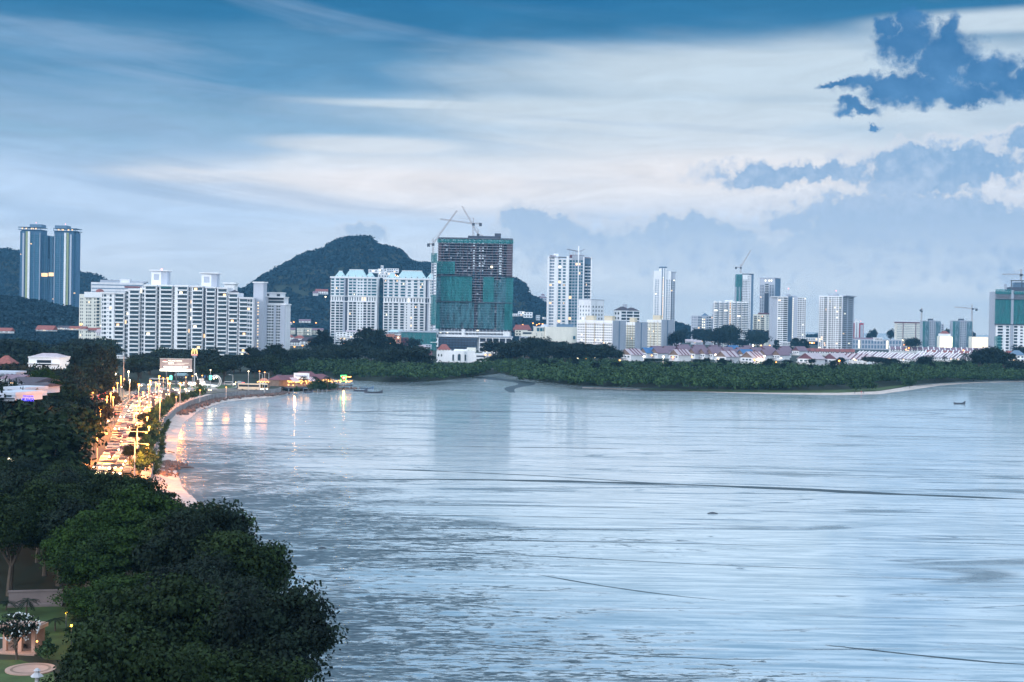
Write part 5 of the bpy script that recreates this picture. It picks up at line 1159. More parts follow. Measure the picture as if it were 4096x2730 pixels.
terrace(3330, 3470, 1434, 1446, 1330, 1290, 7, 'the near striped terrace beside the gabled houses', ['paleroof'], party='maroon', seedv=1)
terrace(3420, 3690, 1418, 1440, 1450, 1330, 20, 'the long pink and white striped terrace row', ['paleroof', 'paleroof', 'mauveroof'], seedv=2)
terrace(3660, 3880, 1414, 1428, 1480, 1400, 16, 'the right hand pink striped terrace row', ['paleroof', 'paleroof', 'mauveroof'], seedv=3)
terrace(3180, 3420, 1398, 1404, 1650, 1640, 12, 'the low red row behind the gabled houses', ['redroof'], h=5, rh=3, seedv=4, party='maroon')
terrace(3560, 3960, 1386, 1392, 1900, 1880, 18, 'the far mauve roofed shophouse row, white party walls', ['mauveroof'], h=5, rh=3.6, seedv=5)
terrace(3700, 4060, 1402, 1412, 1650, 1600, 16, 'the red roofed row left of the big edge tree', ['redroof', 'redroof', 'mauveroof'], h=5, rh=3.2, seedv=6)
smallhouse(4048, 4100, 1402, 1452, 1150, 'white house with lamps at the far right edge of the shore', roof='bluegrey', kind='hip', rh=.4, lit=.3)
smallhouse(4022, 4062, 1404, 1424, 1350, 'small red roofed house behind the big tree at the right edge', roof='redroof', kind='hip', rh=.6)
for i, (a, b_, t, lab) in enumerate(((2694, 2722, 1372, 'long white roof sheet right of the slab flats'), (2744, 2772, 1358, 'small pale roof among dark trees before the low blue block'), (2776, 2806, 1362, 'pale gabled roof among dark trees, next to two lamps'), (3130, 3175, 1370, 'low white building below the twin-winged tower'), (3222, 3272, 1352, 'grey shed with a row of lit windows between the two white towers'), (3500, 3530, 1352, 'pale canopy with one bright lamp above the low row'))):
    smallhouse(a, b_, t, t+14, 1900-30*i, lab, roof='paleroof' if i < 3 else None, wall='offwhite', rh=.6, ncol=5, nf=1, lit=.5 if i == 4 else .05)

# ---- houses on the left
def hip(px0, px1, t, b_, d, lab, **k): return smallhouse(px0, px1, t, b_, d, lab, **k)
hip(144, 210, 1303, 1326, 1150, 'house with red and white striped roof panel in the left woods', roof='redroof', rh=.75, dep=12)
hip(230, 285, 1304, 1320, 1220, 'long dark roofed house with white eave in the left woods', roof='darkroof', rh=.5, ncol=6)
hip(276, 340, 1306, 1322, 1200, 'long salmon roofed bungalow below the orange lamp in the left woods', roof='redroof', rh=.6, lit=.4)
hip(350, 398, 1312, 1330, 1210, 'small pink roofed bungalow near the edge of the white apartments', roof='redroof', rh=.6)
hip(385, 412, 1318, 1345, 1120, 'white roofed house touching the left edge of the white apartments', roof='paleroof', rh=.5)
hip(-30, 40, 1312, 1334, 1050, 'pink roofed house at the far left edge of the woods', roof='redroof', rh=.6)
hip(-20, 44, 1424, 1470, 640, 'dark red hipped roof at the far left edge behind the brown tree', wall='maroon', roof='redroof', kind='hip', rh=.7)
B = smallhouse(114, 238, 1430, 1478, 600, 'large white house with low hipped roof, left of the casuarinas', roof=None, ncol=1, nf=1, lit=0, wall='white', dep=14)
MB().gable(0, B.W, 0, 14, B.H, 1.6, 'paleroof', 'x', 4).build('roof', B.root)
hip(238, 292, 1444, 1482, 620, 'pink roofed wing right of the large white house', roof='redroof', kind='hip', rh=.55, wall='offwhite')
hip(-40, 62, 1490, 1506, 430, 'long flat white building with orange lamp at the left edge', wall='palegrey', nf=1, ncol=5, lit=0)
hip(4, 75, 1502, 1530, 400, 'white gabled house with salmon ridge, upper left edge', roof='mauveroof', rh=.5, dep=12, kind='gable')
hip(30, 135, 1512, 1550, 370, 'white house with grey sweeping roof in the left cluster', wall='palegrey', roof='darkroof', rh=.45, dep=12, ang=-12)
hip(70, 152, 1535, 1575, 340, 'white house with square dark window beside the bright green tree', wall='palegrey', roof='darkroof', rh=.35, dep=10, ang=-12, ncol=2, nf=1)
hip(-30, 60, 1572, 1604, 300, 'white house with sloping parapet at the left edge', wall='palegrey', nf=1, ncol=2, lit=0, dep=10, ang=-15)
hip(18, 100, 1552, 1586, 320, 'white stair wing with sloping parapet, lower left cluster', wall='palegrey', nf=1, ncol=2, lit=0, dep=8, ang=-18)
hip(1086, 1135, 1500, 1540, 760, 'dark roofed kiosk strung with warm lamps, left of the seafood pier', roof='darkroof', kind='hip', rh=.5, lit=1, wall='maroon', nf=1, ncol=7)
hip(700, 735, 1494, 1530, 760, 'pale blue tent-like shed left of the loop sculpture', wall='palegrey', roof='tealroof', rh=.3, lit=0)
hip(815, 856, 1504, 1545, 770, 'blue and yellow shop front behind the loop sculpture', wall='yellow', roof='blueroof', rh=.45, lit=.2)
hip(878, 905, 1517, 1530, 770, 'small pink shop front right of the crescent sculpture', wall='orange', lit=0, nf=1)

# ---------------------------------------------------------------- trees
def clumpcrown(seed, n, R, Rz, zc, nq, qs, cr=.34, flat=1.0, lean=0.0, hollow=.35, droop=0.0):
    """leaf quads on many small lobes spread over an uneven crown; returns verts, quads and lobe centres"""
    rg = np.random.default_rng(seed); C_ = []
    while len(C_) < n:
        p = rg.uniform(-1, 1, 3); r = np.linalg.norm(p)
        if r > 1 or r < hollow or p[2] < -.45: continue
        w_ = 1.06-.40*rg.random(); C_.append((p[0]*R*w_, p[1]*R*w_, zc+p[2]*Rz*w_))
    C_ = np.array(C_); rr = R*cr*rg.uniform(.45, 1.45, n)
    d = rg.normal(0, 1, (n, nq, 3)); d[..., 2] = d[..., 2]*.8+.35; d /= np.linalg.norm(d, axis=2, keepdims=True)
    c = C_[:, None, :]+d*rr[:, None, None]*rg.uniform(.45, 1.22, (n, nq, 1))*np.array([1, 1, .62*flat])
    if droop: c[..., 2] -= droop*rg.random((n, nq))*(np.hypot(c[..., 0], c[..., 1])/R)
    nn = d*.6+rg.normal(0, .5, d.shape)+np.array([0, 0, .35]); nn /= np.linalg.norm(nn, axis=2, keepdims=True)
    V, Q = quads(c.reshape(-1, 3), nn.reshape(-1, 3), qs*rg.uniform(.55, 1.35, n*nq), rg)
    return V, Q, C_
def treeproto(name, seed, R, Rz, zc, n, nq, qs, mat, trunk=.35, limbs=7, **k):
    V, Q, C_ = clumpcrown(seed, n, R, Rz, zc, nq, qs, **k)
    root = empty(name, (0, 0, -500), 0, 'tree', 'tree')
    o = bpy.data.objects.new('crown', npmesh('crown', V, Q, mat)); link(o, root)
    rnd = random.Random(seed); mb = MB(); fk = (rnd.uniform(-.3, .3), rnd.uniform(-.3, .3), (zc-Rz)*.75+.3)
    mb.tube([(0, 0, -.6), (fk[0]*.4, fk[1]*.4, fk[2]*.5), fk], [trunk*1.35, trunk, trunk*.85], 'bark', 7)
    for i in range(limbs):
        t = C_[rnd.randrange(len(C_))]; mid_ = (t[0]*.45, t[1]*.45, fk[2]+(t[2]-fk[2])*.6+.3)
        mb.tube([fk, mid_, tuple(t)], [trunk*.6, trunk*.38, trunk*.12], 'bark', 5, False)
    mb.build('trunk', root); return root
def casuarina(name, seed, H_, R, nb, nq, qs, mat):
    """tall feathery tree: tiers of upswept wispy branches"""
    rg = np.random.default_rng(seed); root = empty(name, (0, 0, -500), 0, 'tree', 'tree'); c = []; nn = []; mb = MB()
    mb.tube([(0, 0, -.6), (.2, .1, H_*.5), (.1, 0, H_*.97)], [.38, .24, .05], 'bark', 6)
    for i in range(nb):
        z = H_*(.16+.78*rg.random()**.85); t = rg.uniform(0, 6.28); f = 1-abs(z/H_-.42)*1.15
        l_ = R*max(.25, f)*rg.uniform(.6, 1.1); e = np.array([math.cos(t)*l_, math.sin(t)*l_, z+l_*rg.uniform(.35, .9)])
        b0 = np.array([0, 0, z]); k = rg.random((nq, 1))**.6
        p = b0+(e-b0)*(.25+.8*k)+rg.normal(0, 1, (nq, 3))*np.array([.16, .16, .2])*R*.6*(.5+k*.5)
        c.append(p); v = rg.normal(0, 1, (nq, 3)); v[:, 2] *= .4; nn.append(v/np.linalg.norm(v, axis=1, keepdims=True))
        if i % 3 == 0: mb.tube([tuple(b0), tuple(e*.8+b0*.2)], [.09, .03], 'bark', 4, False)
    V, Q = quads(np.concatenate(c), np.concatenate(nn), qs*rg.uniform(.5, 1.3, nb*nq), rg)
    o = bpy.data.objects.new('crown', npmesh('crown', V, Q, mat)); link(o, root); mb.build('trunk', root); return root
def palm(name, seed, H_, fl, nf, mat='leafdark'):
    rnd = random.Random(seed); root = empty(name, (0, 0, -500), 0, 'palm', 'palm tree')
    mb = MB(); mb.tube([(0, 0, -.4), (.15, 0, H_*.5), (.35, .1, H_)], [.26, .18, .15], 'bark', 7); mb.build('trunk', root)
    for i in range(nf):
        a = 2*math.pi*i/nf+rnd.uniform(-.2, .2); el = rnd.uniform(.1, 1.1); mbf = MB(); pts = []
        for k in range(7):
            t = k/6; r = fl*t*math.cos(el*.6); z = H_+fl*(math.sin(el)*t*.9-1.05*t*t*(1.1-el*.3)); pts.append(Vector((.35+r*math.cos(a), .1+r*math.sin(a), z)))
        sd_ = Vector((-math.sin(a), math.cos(a), 0))
        for k in range(6):
            for sgn in (-1, 1):
                for q in (0, .5):
                    p = pts[k].lerp(pts[k+1], q); p2 = pts[k].lerp(pts[k+1], q+.42); w_ = fl*.24*math.sin(math.pi*min(.98, (k+q+.8)/7.2)); tp = p.lerp(p2, 1.6)+sd_*sgn*w_+Vector((0, 0, -w_*.55))
                    mbf.add([p, p2, tp], [(0, 1, 2)], mat)
        mbf.tube(pts, [.05]*7, mat, 3, False); mbf.build('frond', root)
    return root
TREES = {}
for i in range(4): TREES['near%d' % i] = treeproto('broadleaf_tree', 20+i, 5.6, 3.9, 8.4, 92, 330, .13, ['leaf', 'leaf', 'leafdark', 'leafbrown'][i], cr=.25, flat=[1, .7, 1, .8][i])
TREES['bright'] = treeproto('broadleaf_tree', 31, 6.2, 4.4, 8.4, 95, 320, .135, 'leafbright', cr=.24, flat=.7)
TREES['edge'] = treeproto('broadleaf_tree', 32, 3.6, 2.6, 6.4, 30, 380, .125, 'leafdark', cr=.36, hollow=.1)
for i in range(5): TREES['mid%d' % i] = treeproto('broadleaf_tree', 40+i, 5.8, 3.9, 7.4, 34, 80, .36, ['leafdark', 'leaf', 'leafdark', 'leafdark', 'leafbrown'][i], cr=.36)
TREES['umbrella'] = treeproto('rain_tree', 50, 9.5, 2.6, 9.0, 46, 70, .45, 'leafdark', cr=.26, flat=.7, trunk=.5)
for i in range(3): TREES['cas%d' % i] = casuarina('casuarina_tree', 60+i, 20, 4.6, 80, 60, .34, 'leafdark')
TREES['bush'] = treeproto('mangrove_bush', 70, 3.0, 2.6, 2.8, 16, 70, .28, 'leafmang', cr=.5, trunk=.12, limbs=3, hollow=.0)
TREES['palm'] = palm('palm_tree', 80, 6.0, 3.6, 13)
TREES['palmtall'] = palm('palm_tree', 81, 8.5, 2.8, 11)
index_kids()
used = set(); trnd = random.Random(77)
def tree(kind, loc, s=1.0, sz=None, label='', group=None, cat=None):
    p = TREES[kind]; sz = sz or s; rz = trnd.uniform(0, 6.28)
    c = copy_tree(p, loc, rz, (s*trnd.uniform(.94, 1.06), s*trnd.uniform(.94, 1.06), sz), label, group)
    if cat: c['category'] = cat
    return c
def treeat(kind, px, pytop, d, hpx=None, wpx=None, label='', group=None, zb=2.4):
    """tree whose top shows at photo row pytop when standing at depth d"""
    top = P(px, pytop, d); h = top.z-zb; ph = {'u': 12.0, 'c': 20.5}.get(kind[0], 11.6); ph = 9.3 if kind == 'edge' else (5.6 if kind == 'bush' else ph); ph = {'palm': 8.0, 'palmtall': 10}.get(kind, ph)
    pr = {'u': 9.7, 'c': 4.4}.get(kind[0], 6.0); pr = 3.8 if kind in ('edge', 'palm') else (3.4 if kind == 'bush' else pr)
    s = (wpx*d/F/2)/pr if wpx else h/ph
    return tree(kind, (top.x, top.y, zb), s, h/ph, label, group)
# near grove, lower left
grove = [(-200, 1930), (0, 1900), (100, 1885), (220, 1880), (330, 1900), (430, 1915), (500, 1935), (540, 1955), (565, 2010), (630, 2085), (770, 2165), (850, 2240), (930, 2330), (985, 2450), (1040, 2560), (1090, 2680), (1100, 2960), (1100, 3200), (-200, 3200)]
clear = [(-200, 2400), (90, 2395), (300, 2400), (440, 2440), (480, 2520), (470, 2620), (430, 2720), (420, 3400), (-200, 3400)]
clear2 = [(-200, 2425), (230, 2430), (400, 2470), (430, 2560), (420, 2700), (400, 3500), (-200, 3500)]
gr = random.Random(12); k = 0
GL = {'bright': 'bright green layered tree amid the dark grove, right of the garden', 'near0': 'full green broadleaf tree in the dense dark grove beside the beach, lower left', 'near1': 'layered green broadleaf tree in the dense dark grove beside the beach, lower left', 'near2': 'blackish green broadleaf tree in the dense dark grove beside the beach, lower left', 'near3': 'reddish brown tinged broadleaf tree in the dense dark grove beside the beach'}
yy = 86.0
while yy < 268:
    xx = -120.0
    while xx < 0:
        x = xx+gr.uniform(-2, 2)+(4 if k % 2 else 0); y = yy+gr.uniform(-2, 2); px, py = proj((x, y, 8.5)); pgx, pgy = proj((x, y, 3.0))
        if inpoly(px, py, grove) and not inpoly(px, py, clear) and not inpoly(pgx, pgy, clear2):
            far_ = max(0, (y-170)/100); s = gr.uniform(.82, 1.08)*(1-.18*far_); kd = 'near%d' % (0 if gr.random() < .35 else 1 if gr.random() < .5 else 2)
            if px > 850 and py > 2450 and gr.random() < .22: kd = 'near3'
            if inpoly(px, py, [(330, 2190), (640, 2190), (760, 2330), (560, 2440), (500, 2540), (330, 2540)]): kd = 'bright'; s *= .9
            tree(kd, (x, y, 2.2), s, s*gr.uniform(.78, 1.18)*(1-.22*far_), GL[kd], 'trees of the dark grove beside the beach')
        xx += 8.2
    yy += 7.4; k += 1
for i, (px, py, d, lab) in enumerate([(865, 2085, 214, 'dark leaning tree over the beach, third from the grove tip'), (905, 2165, 200, 'dark broad tree over the beach, fourth from the grove tip'), (1010, 2260, 182, 'dark tree with drooping side over the mud, fifth from the grove tip'), (845, 2120, 205, 'round dark tree by the mud, second from the grove tip'), (950, 2130, 190, 'dark tree with ragged outline against the mud, grove edge'), (1085, 2370, 168, 'small dark tree jutting over the mud halfway down the grove'), (1150, 2440, 158, 'small round tree on the grove edge, above the yellow lit bush'), (1205, 2585, 139, 'yellow-edged tree at the lower right end of the grove')]):
    d = 27.5*F/(py-1266); treeat('near2' if i % 2 else 'near0', px-95, py, d, label=lab, zb=1.8, wpx=36000/d)
def mang(polypx, z, name, label, seed, dens, R, hb, ymax=1400):
    rg = np.random.default_rng(seed); W_ = [G(x, y, z) if 0 < G(x, y, z).y < ymax else P(x, y, ymax) for x, y in polypx]; x0, x1 = min(p.x for p in W_), max(p.x for p in W_); y0, y1 = min(p.y for p in W_), min(ymax, max(p.y for p in W_))
    n = int((x1-x0)*(y1-y0)/(R*R*dens)); X_ = rg.uniform(x0, x1, n); Y_ = rg.uniform(y0, y1, n); pts = []
    for x, y in zip(X_, Y_):
        if inpoly(*proj((x, y, z)), polypx): pts.append((x, y, hb+1.6*math.sin(x*.045+1.3*math.sin(y*.03))*math.sin(y*.05)+rg.normal(0, .7)))
    canopy(name, np.array(pts), R, 46, .55, 'leafmang', label, seed, hgt=.95, var=.45)
# mid-left masses
def scatter(polypx, z, step, kinds, srange, label, group, seed, zs=1.0, jit=.4, yr=(250, 1500), zb=2.4, avoid=(), cat=None):
    r = random.Random(seed); xs = [G(*q, z) for q in polypx if q[1] > hor(q[0])+20]
    x0, x1 = min(p.x for p in xs)-20, max(p.x for p in xs)+20; y0, y1 = max(yr[0], min(p.y for p in xs)-20), min(yr[1], max(p.y for p in xs)+20)
    y = y0; n = 0
    while y < y1:
        st = step*(1+max(0, y-600)/2500); x = x0+(st/2 if n % 2 else 0)
        while x < x1:
            a, b_ = x+r.uniform(-jit, jit)*st, y+r.uniform(-jit, jit)*st; px, py = proj((a, b_, z))
            if inpoly(px, py, polypx) and not any(inpoly(*proj((a, b_, 3)), q) for q in avoid):
                s = r.uniform(*srange); kd = r.choice(kinds); tree(kd, (a, b_, zb), s, s*zs*r.uniform(.85, 1.15), label[kd] if isinstance(label, dict) else label, group, cat)
            x += st
        y += st*.9; n += 1
LT = lambda where: {'mid0': 'dark round broadleaf tree '+where, 'mid1': 'greener round broadleaf tree '+where, 'mid2': 'dark uneven broadleaf tree '+where, 'mid3': 'blackish broadleaf tree '+where, 'mid4': 'brownish broadleaf tree '+where, 'umbrella': 'flat topped rain tree '+where, 'cas0': 'feathery casuarina '+where, 'cas1': 'leaning feathery casuarina '+where, 'cas2': 'thin feathery casuarina '+where, 'bush': 'low rounded bush '+where}
scatter([(-150, 1600), (0, 1640), (90, 1630), (190, 1570), (260, 1610), (262, 1670), (330, 1690), (330, 1760), (250, 1790), (240, 1860), (300, 1880), (330, 1925), (-150, 1960)], 8, 12, ['mid0', 'mid2', 'mid3', 'mid4', 'mid1', 'umbrella'], (1.0, 1.25), LT('in the dark belt left of the jammed road'), 'trees left of the jammed road', 21, avoid=([(280, 1620), (360, 1620), (340, 1760), (260, 1760)],))
mang([(-300, 1262), (60, 1250), (200, 1262), (330, 1285), (405, 1300), (408, 1345), (330, 1340), (200, 1345), (60, 1350), (-300, 1340)], 2.4, 'forest', 'mass of dark woods between the left hill and the white apartments', 41, 1.5, 5.5, 4.5, 2200)
scatter([(-150, 1340), (60, 1350), (200, 1345), (330, 1340), (405, 1330), (420, 1430), (330, 1470), (300, 1500), (60, 1480), (-150, 1490)], 9, 21, ['mid0', 'mid1', 'mid2', 'mid3', 'umbrella', 'umbrella'], (1.2, 1.7), LT('in the deep woods left of the white apartments'), 'trees of the left woods', 22, yr=(500, 1000), zs=.9, avoid=([(100, 1425), (300, 1425), (300, 1500), (100, 1500)],))
treeat('bright', 175, 1492, 380, wpx=170, label='bright yellow-green tree lit from its left side, beside the white houses')
for px, py, d, w_, lab in ((215, 1482, 420, 170, 'dark tree right behind the bright yellow-green one'), (185, 1468, 480, 120, 'round dark tree in front of the large white house'), (40, 1440, 520, 160, 'brown-olive tree left of the bright white lamp'), (95, 1452, 500, 140, 'brown-olive tree right beside the bright white lamp'), (60, 1524, 350, 110, 'dark layered tree standing between the white houses at the left'), (20, 1585, 300, 190, 'black tree below the white stair wing at the left edge'), (75, 1572, 310, 70, 'low dark tree behind the blue letter sign'), (135, 1574, 312, 60, 'low dark tree right of the blue letter sign')):
    treeat('mid4' if 'olive' in lab else 'mid0', px, py, d, wpx=w_, label=lab)
for i, (px, py, d, w_) in enumerate(((330, 1400, 560, 110), (368, 1376, 555, 120), (405, 1398, 550, 110), (436, 1412, 560, 90), (382, 1440, 520, 150), (300, 1440, 580, 90), (345, 1450, 530, 110), (440, 1385, 600, 60))):
    treeat('cas%d' % (i % 3), px, py, d, wpx=w_, label=['tall casuarina on the left of the tight dark clump before the white apartments', 'tallest casuarina of the dark clump before the white apartments', 'casuarina with wispy top, centre right of the dark clump', 'slender casuarina whose plume crosses the apartment wall corner', 'broad dark casuarina in front of the dark clump', 'short casuarina at the left end of the dark clump', 'low casuarina in the front left of the dark clump', 'thin casuarina plume against the lowest apartment floors'][i], group='casuarina clump')
for px, py, d, lab in ((278, 1460, 470, 'palm-like dark tree behind the slim street mast'), (455, 1562, 470, 'amber-lit tree left of the biggest sodium lamp'), (522, 1520, 560, 'dark conical tree behind the biggest sodium lamp'), (400, 1598, 400, 'amber-lit tree at the head of the car park'), (310, 1570, 400, 'dark spreading tree over the car park lamps'), (395, 1600, 380, 'broad tree over the amber lamp pair'), (350, 1655, 340, 'dark round tree leaning over the left kerb of the jammed road'), (300, 1660, 335, 'dark round tree just left of the kerbside round tree')):
    treeat('mid4' if 'amber' in lab else 'mid3', px, py, d, label=lab, wpx=60 if px > 440 else 110)  # amber-lit trees get reddish leaves: lamplight put into leaf colour
# tree belt under the white apartments and around the roundabout
scatter([(420, 1455), (520, 1445), (660, 1425), (700, 1420), (900, 1440), (1100, 1430), (1160, 1425), (1160, 1490), (1080, 1500), (900, 1500), (780, 1490), (640, 1480), (430, 1500)], 9, 21, ['mid0', 'mid2', 'mid3', 'mid1', 'umbrella'], (1.05, 1.3), LT('in the belt between roundabout and white apartments'), 'trees behind the roundabout', 23, yr=(725, 960), zs=.78)
for px, py, d, w_, kd, lab in ((720, 1398, 900, 210, 'umbrella', 'wide flat topped tree left of the golden sign'), (640, 1405, 880, 150, 'umbrella', 'flat topped tree above the billboard'), (830, 1395, 880, 100, 'mid0', 'dense dark tree right of the golden sign'), (870, 1418, 860, 90, 'mid2', 'dark tree second right of the golden sign'), (1010, 1390, 860, 90, 'cas0', 'casuarina left of the cruciform tower base'), (1035, 1400, 850, 90, 'cas1', 'casuarina overlapping the cruciform tower base'), (1100, 1378, 840, 110, 'cas2', 'full casuarina before the grey white wing'), (1120, 1392, 850, 90, 'cas0', 'casuarina right beside the full one before the grey wing'), (600, 1450, 800, 120, 'mid3', 'dark tree left of the billboard'), (960, 1430, 850, 120, 'mid3', 'dark tree above the tall white double lamp')):
    treeat(kd, px, py, d, wpx=w_, label=lab)
# dark trees between the mangroves and the town, centre
scatter([(1130, 1425), (1280, 1425), (1420, 1420), (1560, 1430), (1660, 1420), (1740, 1445), (1740, 1470), (1500, 1470), (1130, 1470)], 8, 22, ['mid0', 'mid2', 'mid3', 'mid3'], (1.25, 1.6), LT('in the dark belt behind the left mangroves'), 'dark belt behind the left mangroves', 24, yr=(900, 1250), zs=.8)
for i, (px, py, d, w_, kd, lab) in enumerate(((1290, 1320, 1150, 80, 'cas1', 'tall casuarina before the left teal-roofed tower'), (1310, 1345, 1120, 70, 'cas0', 'shorter casuarina right beside the tall one'), (1265, 1350, 1150, 70, 'mid0', 'dark tree right of the tan flats'), (1462, 1312, 1060, 110, 'cas2', 'great dark casuarina, left half of the big double mass'), (1512, 1318, 1060, 100, 'cas0', 'great dark casuarina, right half of the big double mass'), (1488, 1330, 1050, 130, 'mid3', 'dense dark tree filling the big double mass'), (1400, 1358, 1100, 90, 'mid0', 'dark rounded tree left of the big double mass'), (1560, 1350, 1090, 60, 'cas1', 'thin dark casuarina right of the big double mass'), (1590, 1372, 1080, 70, 'mid2', 'round dark tree right of the orange shop'), (1640, 1393, 1020, 110, 'mid3', 'large dome shaped dark tree left of the maroon roofs'), (1655, 1354, 1400, 60, 'mid0', 'small dark tree before the teal netted building'))):
    treeat(kd, px, py, d, wpx=w_, label=lab)
scatter([(1965, 1410), (2050, 1375), (2160, 1370), (2170, 1420), (2300, 1400), (2440, 1405), (2470, 1440), (2300, 1450), (2100, 1445), (1965, 1460)], 8, 29, ['mid0', 'mid2', 'mid3', 'mid3'], (1.5, 2.0), LT('in the mass between mansion and slab flats'), 'trees between mansion and slab flats', 25, yr=(990, 1350), zs=.75)
for i, (px, py, d, w_, kd, lab) in enumerate(((2120, 1348, 1150, 100, 'mid3', 'tallest dark tree between car park and cream hall'), (2160, 1352, 1160, 90, 'mid0', 'tall dark tree right beside the tallest one before the cream hall'), (2060, 1366, 1120, 100, 'mid2', 'broad dark tree before the white car park'), (2235, 1366, 1200, 100, 'umbrella', 'flat topped tree before the cream hall'), (2290, 1378, 1150, 70, 'mid0', 'dark tree at the right foot of the cream hall'), (2344, 1376, 1080, 75, 'cas1', 'lone full casuarina before the bright slab flats'), (2390, 1395, 1200, 28, 'mid1', 'small round street tree left, before the lit flats'), (2412, 1397, 1200, 24, 'mid1', 'small round street tree right, before the lit flats'), (2465, 1402, 1150, 60, 'mid0', 'dark round tree left of the striped-roof house'), (1990, 1420, 1050, 80, 'mid3', 'dark tree right of the mansion balconies'))):
    treeat(kd, px, py, d, wpx=w_, label=lab)
# among the houses on the right and behind
scatter([(2660, 1345), (2760, 1330), (2900, 1345), (3090, 1325), (3090, 1390), (2700, 1395)], 10, 60, ['mid0', 'mid2', 'umbrella', 'mid3'], (1.9, 2.6), LT('in the park below the round-bayed tower'), 'trees below the towers', 26, yr=(1500, 2300))
for i, (px, py, d, w_, kd, lab) in enumerate(((2728, 1318, 2000, 55, 'mid0', 'dark tree right of the slab flats, before the low blue block'), (2790, 1316, 2000, 55, 'mid2', 'dark tree before the low blue block'), (2815, 1316, 2010, 60, 'mid3', 'dark tree right before the low blue block'), (2860, 1345, 1900, 120, 'umbrella', 'wide flat topped tree below the round-bayed tower'), (2960, 1358, 1850, 80, 'mid0', 'dark tree at the right foot of the round-bayed tower'), (3050, 1320, 2150, 110, 'mid3', 'dark mass left of the twin-winged tower'), (3106, 1360, 1750, 30, 'cas0', 'pointed casuarina at the foot of the twin-winged tower'), (3182, 1352, 1750, 45, 'cas1', 'casuarina below the lit stair line'), (3215, 1356, 1740, 50, 'cas2', 'casuarina right of the lit stair line'), (3495, 1318, 2600, 34, 'mid0', 'lone dark tree against the sea, left one of two'), (3562, 1318, 2600, 34, 'mid2', 'lone dark tree against the sea, right one of two'), (3476, 1332, 2550, 24, 'mid3', 'low dark tree at the sea horizon, left of the lone pair'), (3790, 1318, 2500, 50, 'mid0', 'dark tree behind the floodlit white hall'), (3893, 1325, 2450, 26, 'mid2', 'dark tree right behind the level crane tower'), (3860, 1400, 1180, 80, 'palm', 'palm in the garden before the right terrace row'), (3650, 1352, 1900, 70, 'mid3', 'dark tree behind the cluster of lamps, below the yellow slab'), (4080, 1385, 1500, 60, 'mid0', 'dark tree below the green wrapped edge tower'), (2900, 1440, 1150, 60, 'mid0', 'dark tree before the fourth gabled house'), (2800, 1438, 1160, 70, 'mid2', 'dark tree between the striped-roof houses'), (2620, 1436, 1180, 80, 'umbrella', 'flat dark tree left of the sodium lamp pair'), (3080, 1448, 1150, 60, 'mid1', 'green tree right of the lamp beside the striped roof'), (3150, 1440, 1180, 50, 'mid2', 'dark tree left of the large pale roofed house'), (3248, 1436, 1180, 34, 'mid0', 'dark tree between the two large pale roofed houses'), (3362, 1430, 1170, 44, 'cas1', 'dark pointed tree right of the bright lamp before the terraces'), (3500, 1428, 1130, 110, 'umbrella', 'wide dark layered tree before the striped terrace'), (3560, 1434, 1120, 80, 'umbrella', 'smaller layered tree before the long terrace row'), (3960, 1388, 1050, 130, 'mid3', 'great dark dome tree at the right edge'), (3920, 1404, 1050, 90, 'mid0', 'dark tree left in the great mass at the right edge'), (4020, 1404, 1040, 110, 'mid2', 'dark tree right in the great mass at the right edge'), (4070, 1440, 1020, 100, 'mid3', 'low black tree at the right edge of the shore'), (3780, 1418, 1100, 60, 'palmtall', 'palm clump before the right striped row'), (3700, 1424, 1100, 70, 'mid0', 'dark bush tree before the right striped row'))):
    treeat(kd, px, py, d, wpx=w_, label=lab)
# hedge and small trees along the promenade
for i, p in enumerate(resamp([G(x, y, 2.5) for x, y in [(572, 1900), (592, 1840), (598, 1780), (612, 1720), (640, 1665), (680, 1632), (740, 1603), (800, 1590)]], 26)):
    tree('bush', (p.x+trnd.uniform(-.8, .8), p.y, 2.4), trnd.uniform(.55, .8), trnd.uniform(.5, .9), 'amber-lit clipped shrub in the hedge between jammed road and promenade', 'promenade hedge', 'shrub')
for i, p in enumerate(resamp([G(x, y, 1.6) for x, y in [(612, 1890), (640, 1800), (642, 1740), (668, 1690)]], 14)):
    tree('bush', (p.x+.4, p.y, .6), .3, .35, 'low creeping shrub on the sand at the sea wall foot', 'shrubs at the sea wall foot', 'shrub')
for px, py, d in ((522, 1770, 305), (545, 1700, 350), (580, 1650, 410)):
    treeat('edge', px, py, d, wpx=70, label='small amber-lit tree with thin crown in the roadside median', group='small median trees')
# mangrove belts (countless crowns)
belt = [(1985, 1472), (2060, 1458), (2200, 1464), (2400, 1472), (2800, 1482), (3200, 1490), (3500, 1484), (3760, 1474), (3900, 1466), (4300, 1466), (4300, 1512), (4096, 1515), (3880, 1519), (3700, 1530), (3560, 1534), (3430, 1545), (3250, 1552), (3000, 1553), (2750, 1552), (2480, 1547), (2300, 1541), (2120, 1520), (1990, 1492)]
mang([(x, y) for x, y in belt], 2.4, 'mangrove_forest', 'broad green mangrove forest between the mud flats and the houses', 5, 1.5, 3.4, 4.6)
lb = [(1180, 1472), (1300, 1474), (1480, 1476), (1700, 1484), (1850, 1487), (1960, 1478), (1975, 1486), (1915, 1500), (1860, 1512), (1780, 1524), (1640, 1527), (1500, 1524), (1420, 1508), (1300, 1496), (1120, 1505), (1100, 1490)]
mang(lb, 2.4, 'mangrove_forest', 'green mangrove forest left of the stream mouth, below the dark belt', 6, 1.5, 3.6, 4.8)
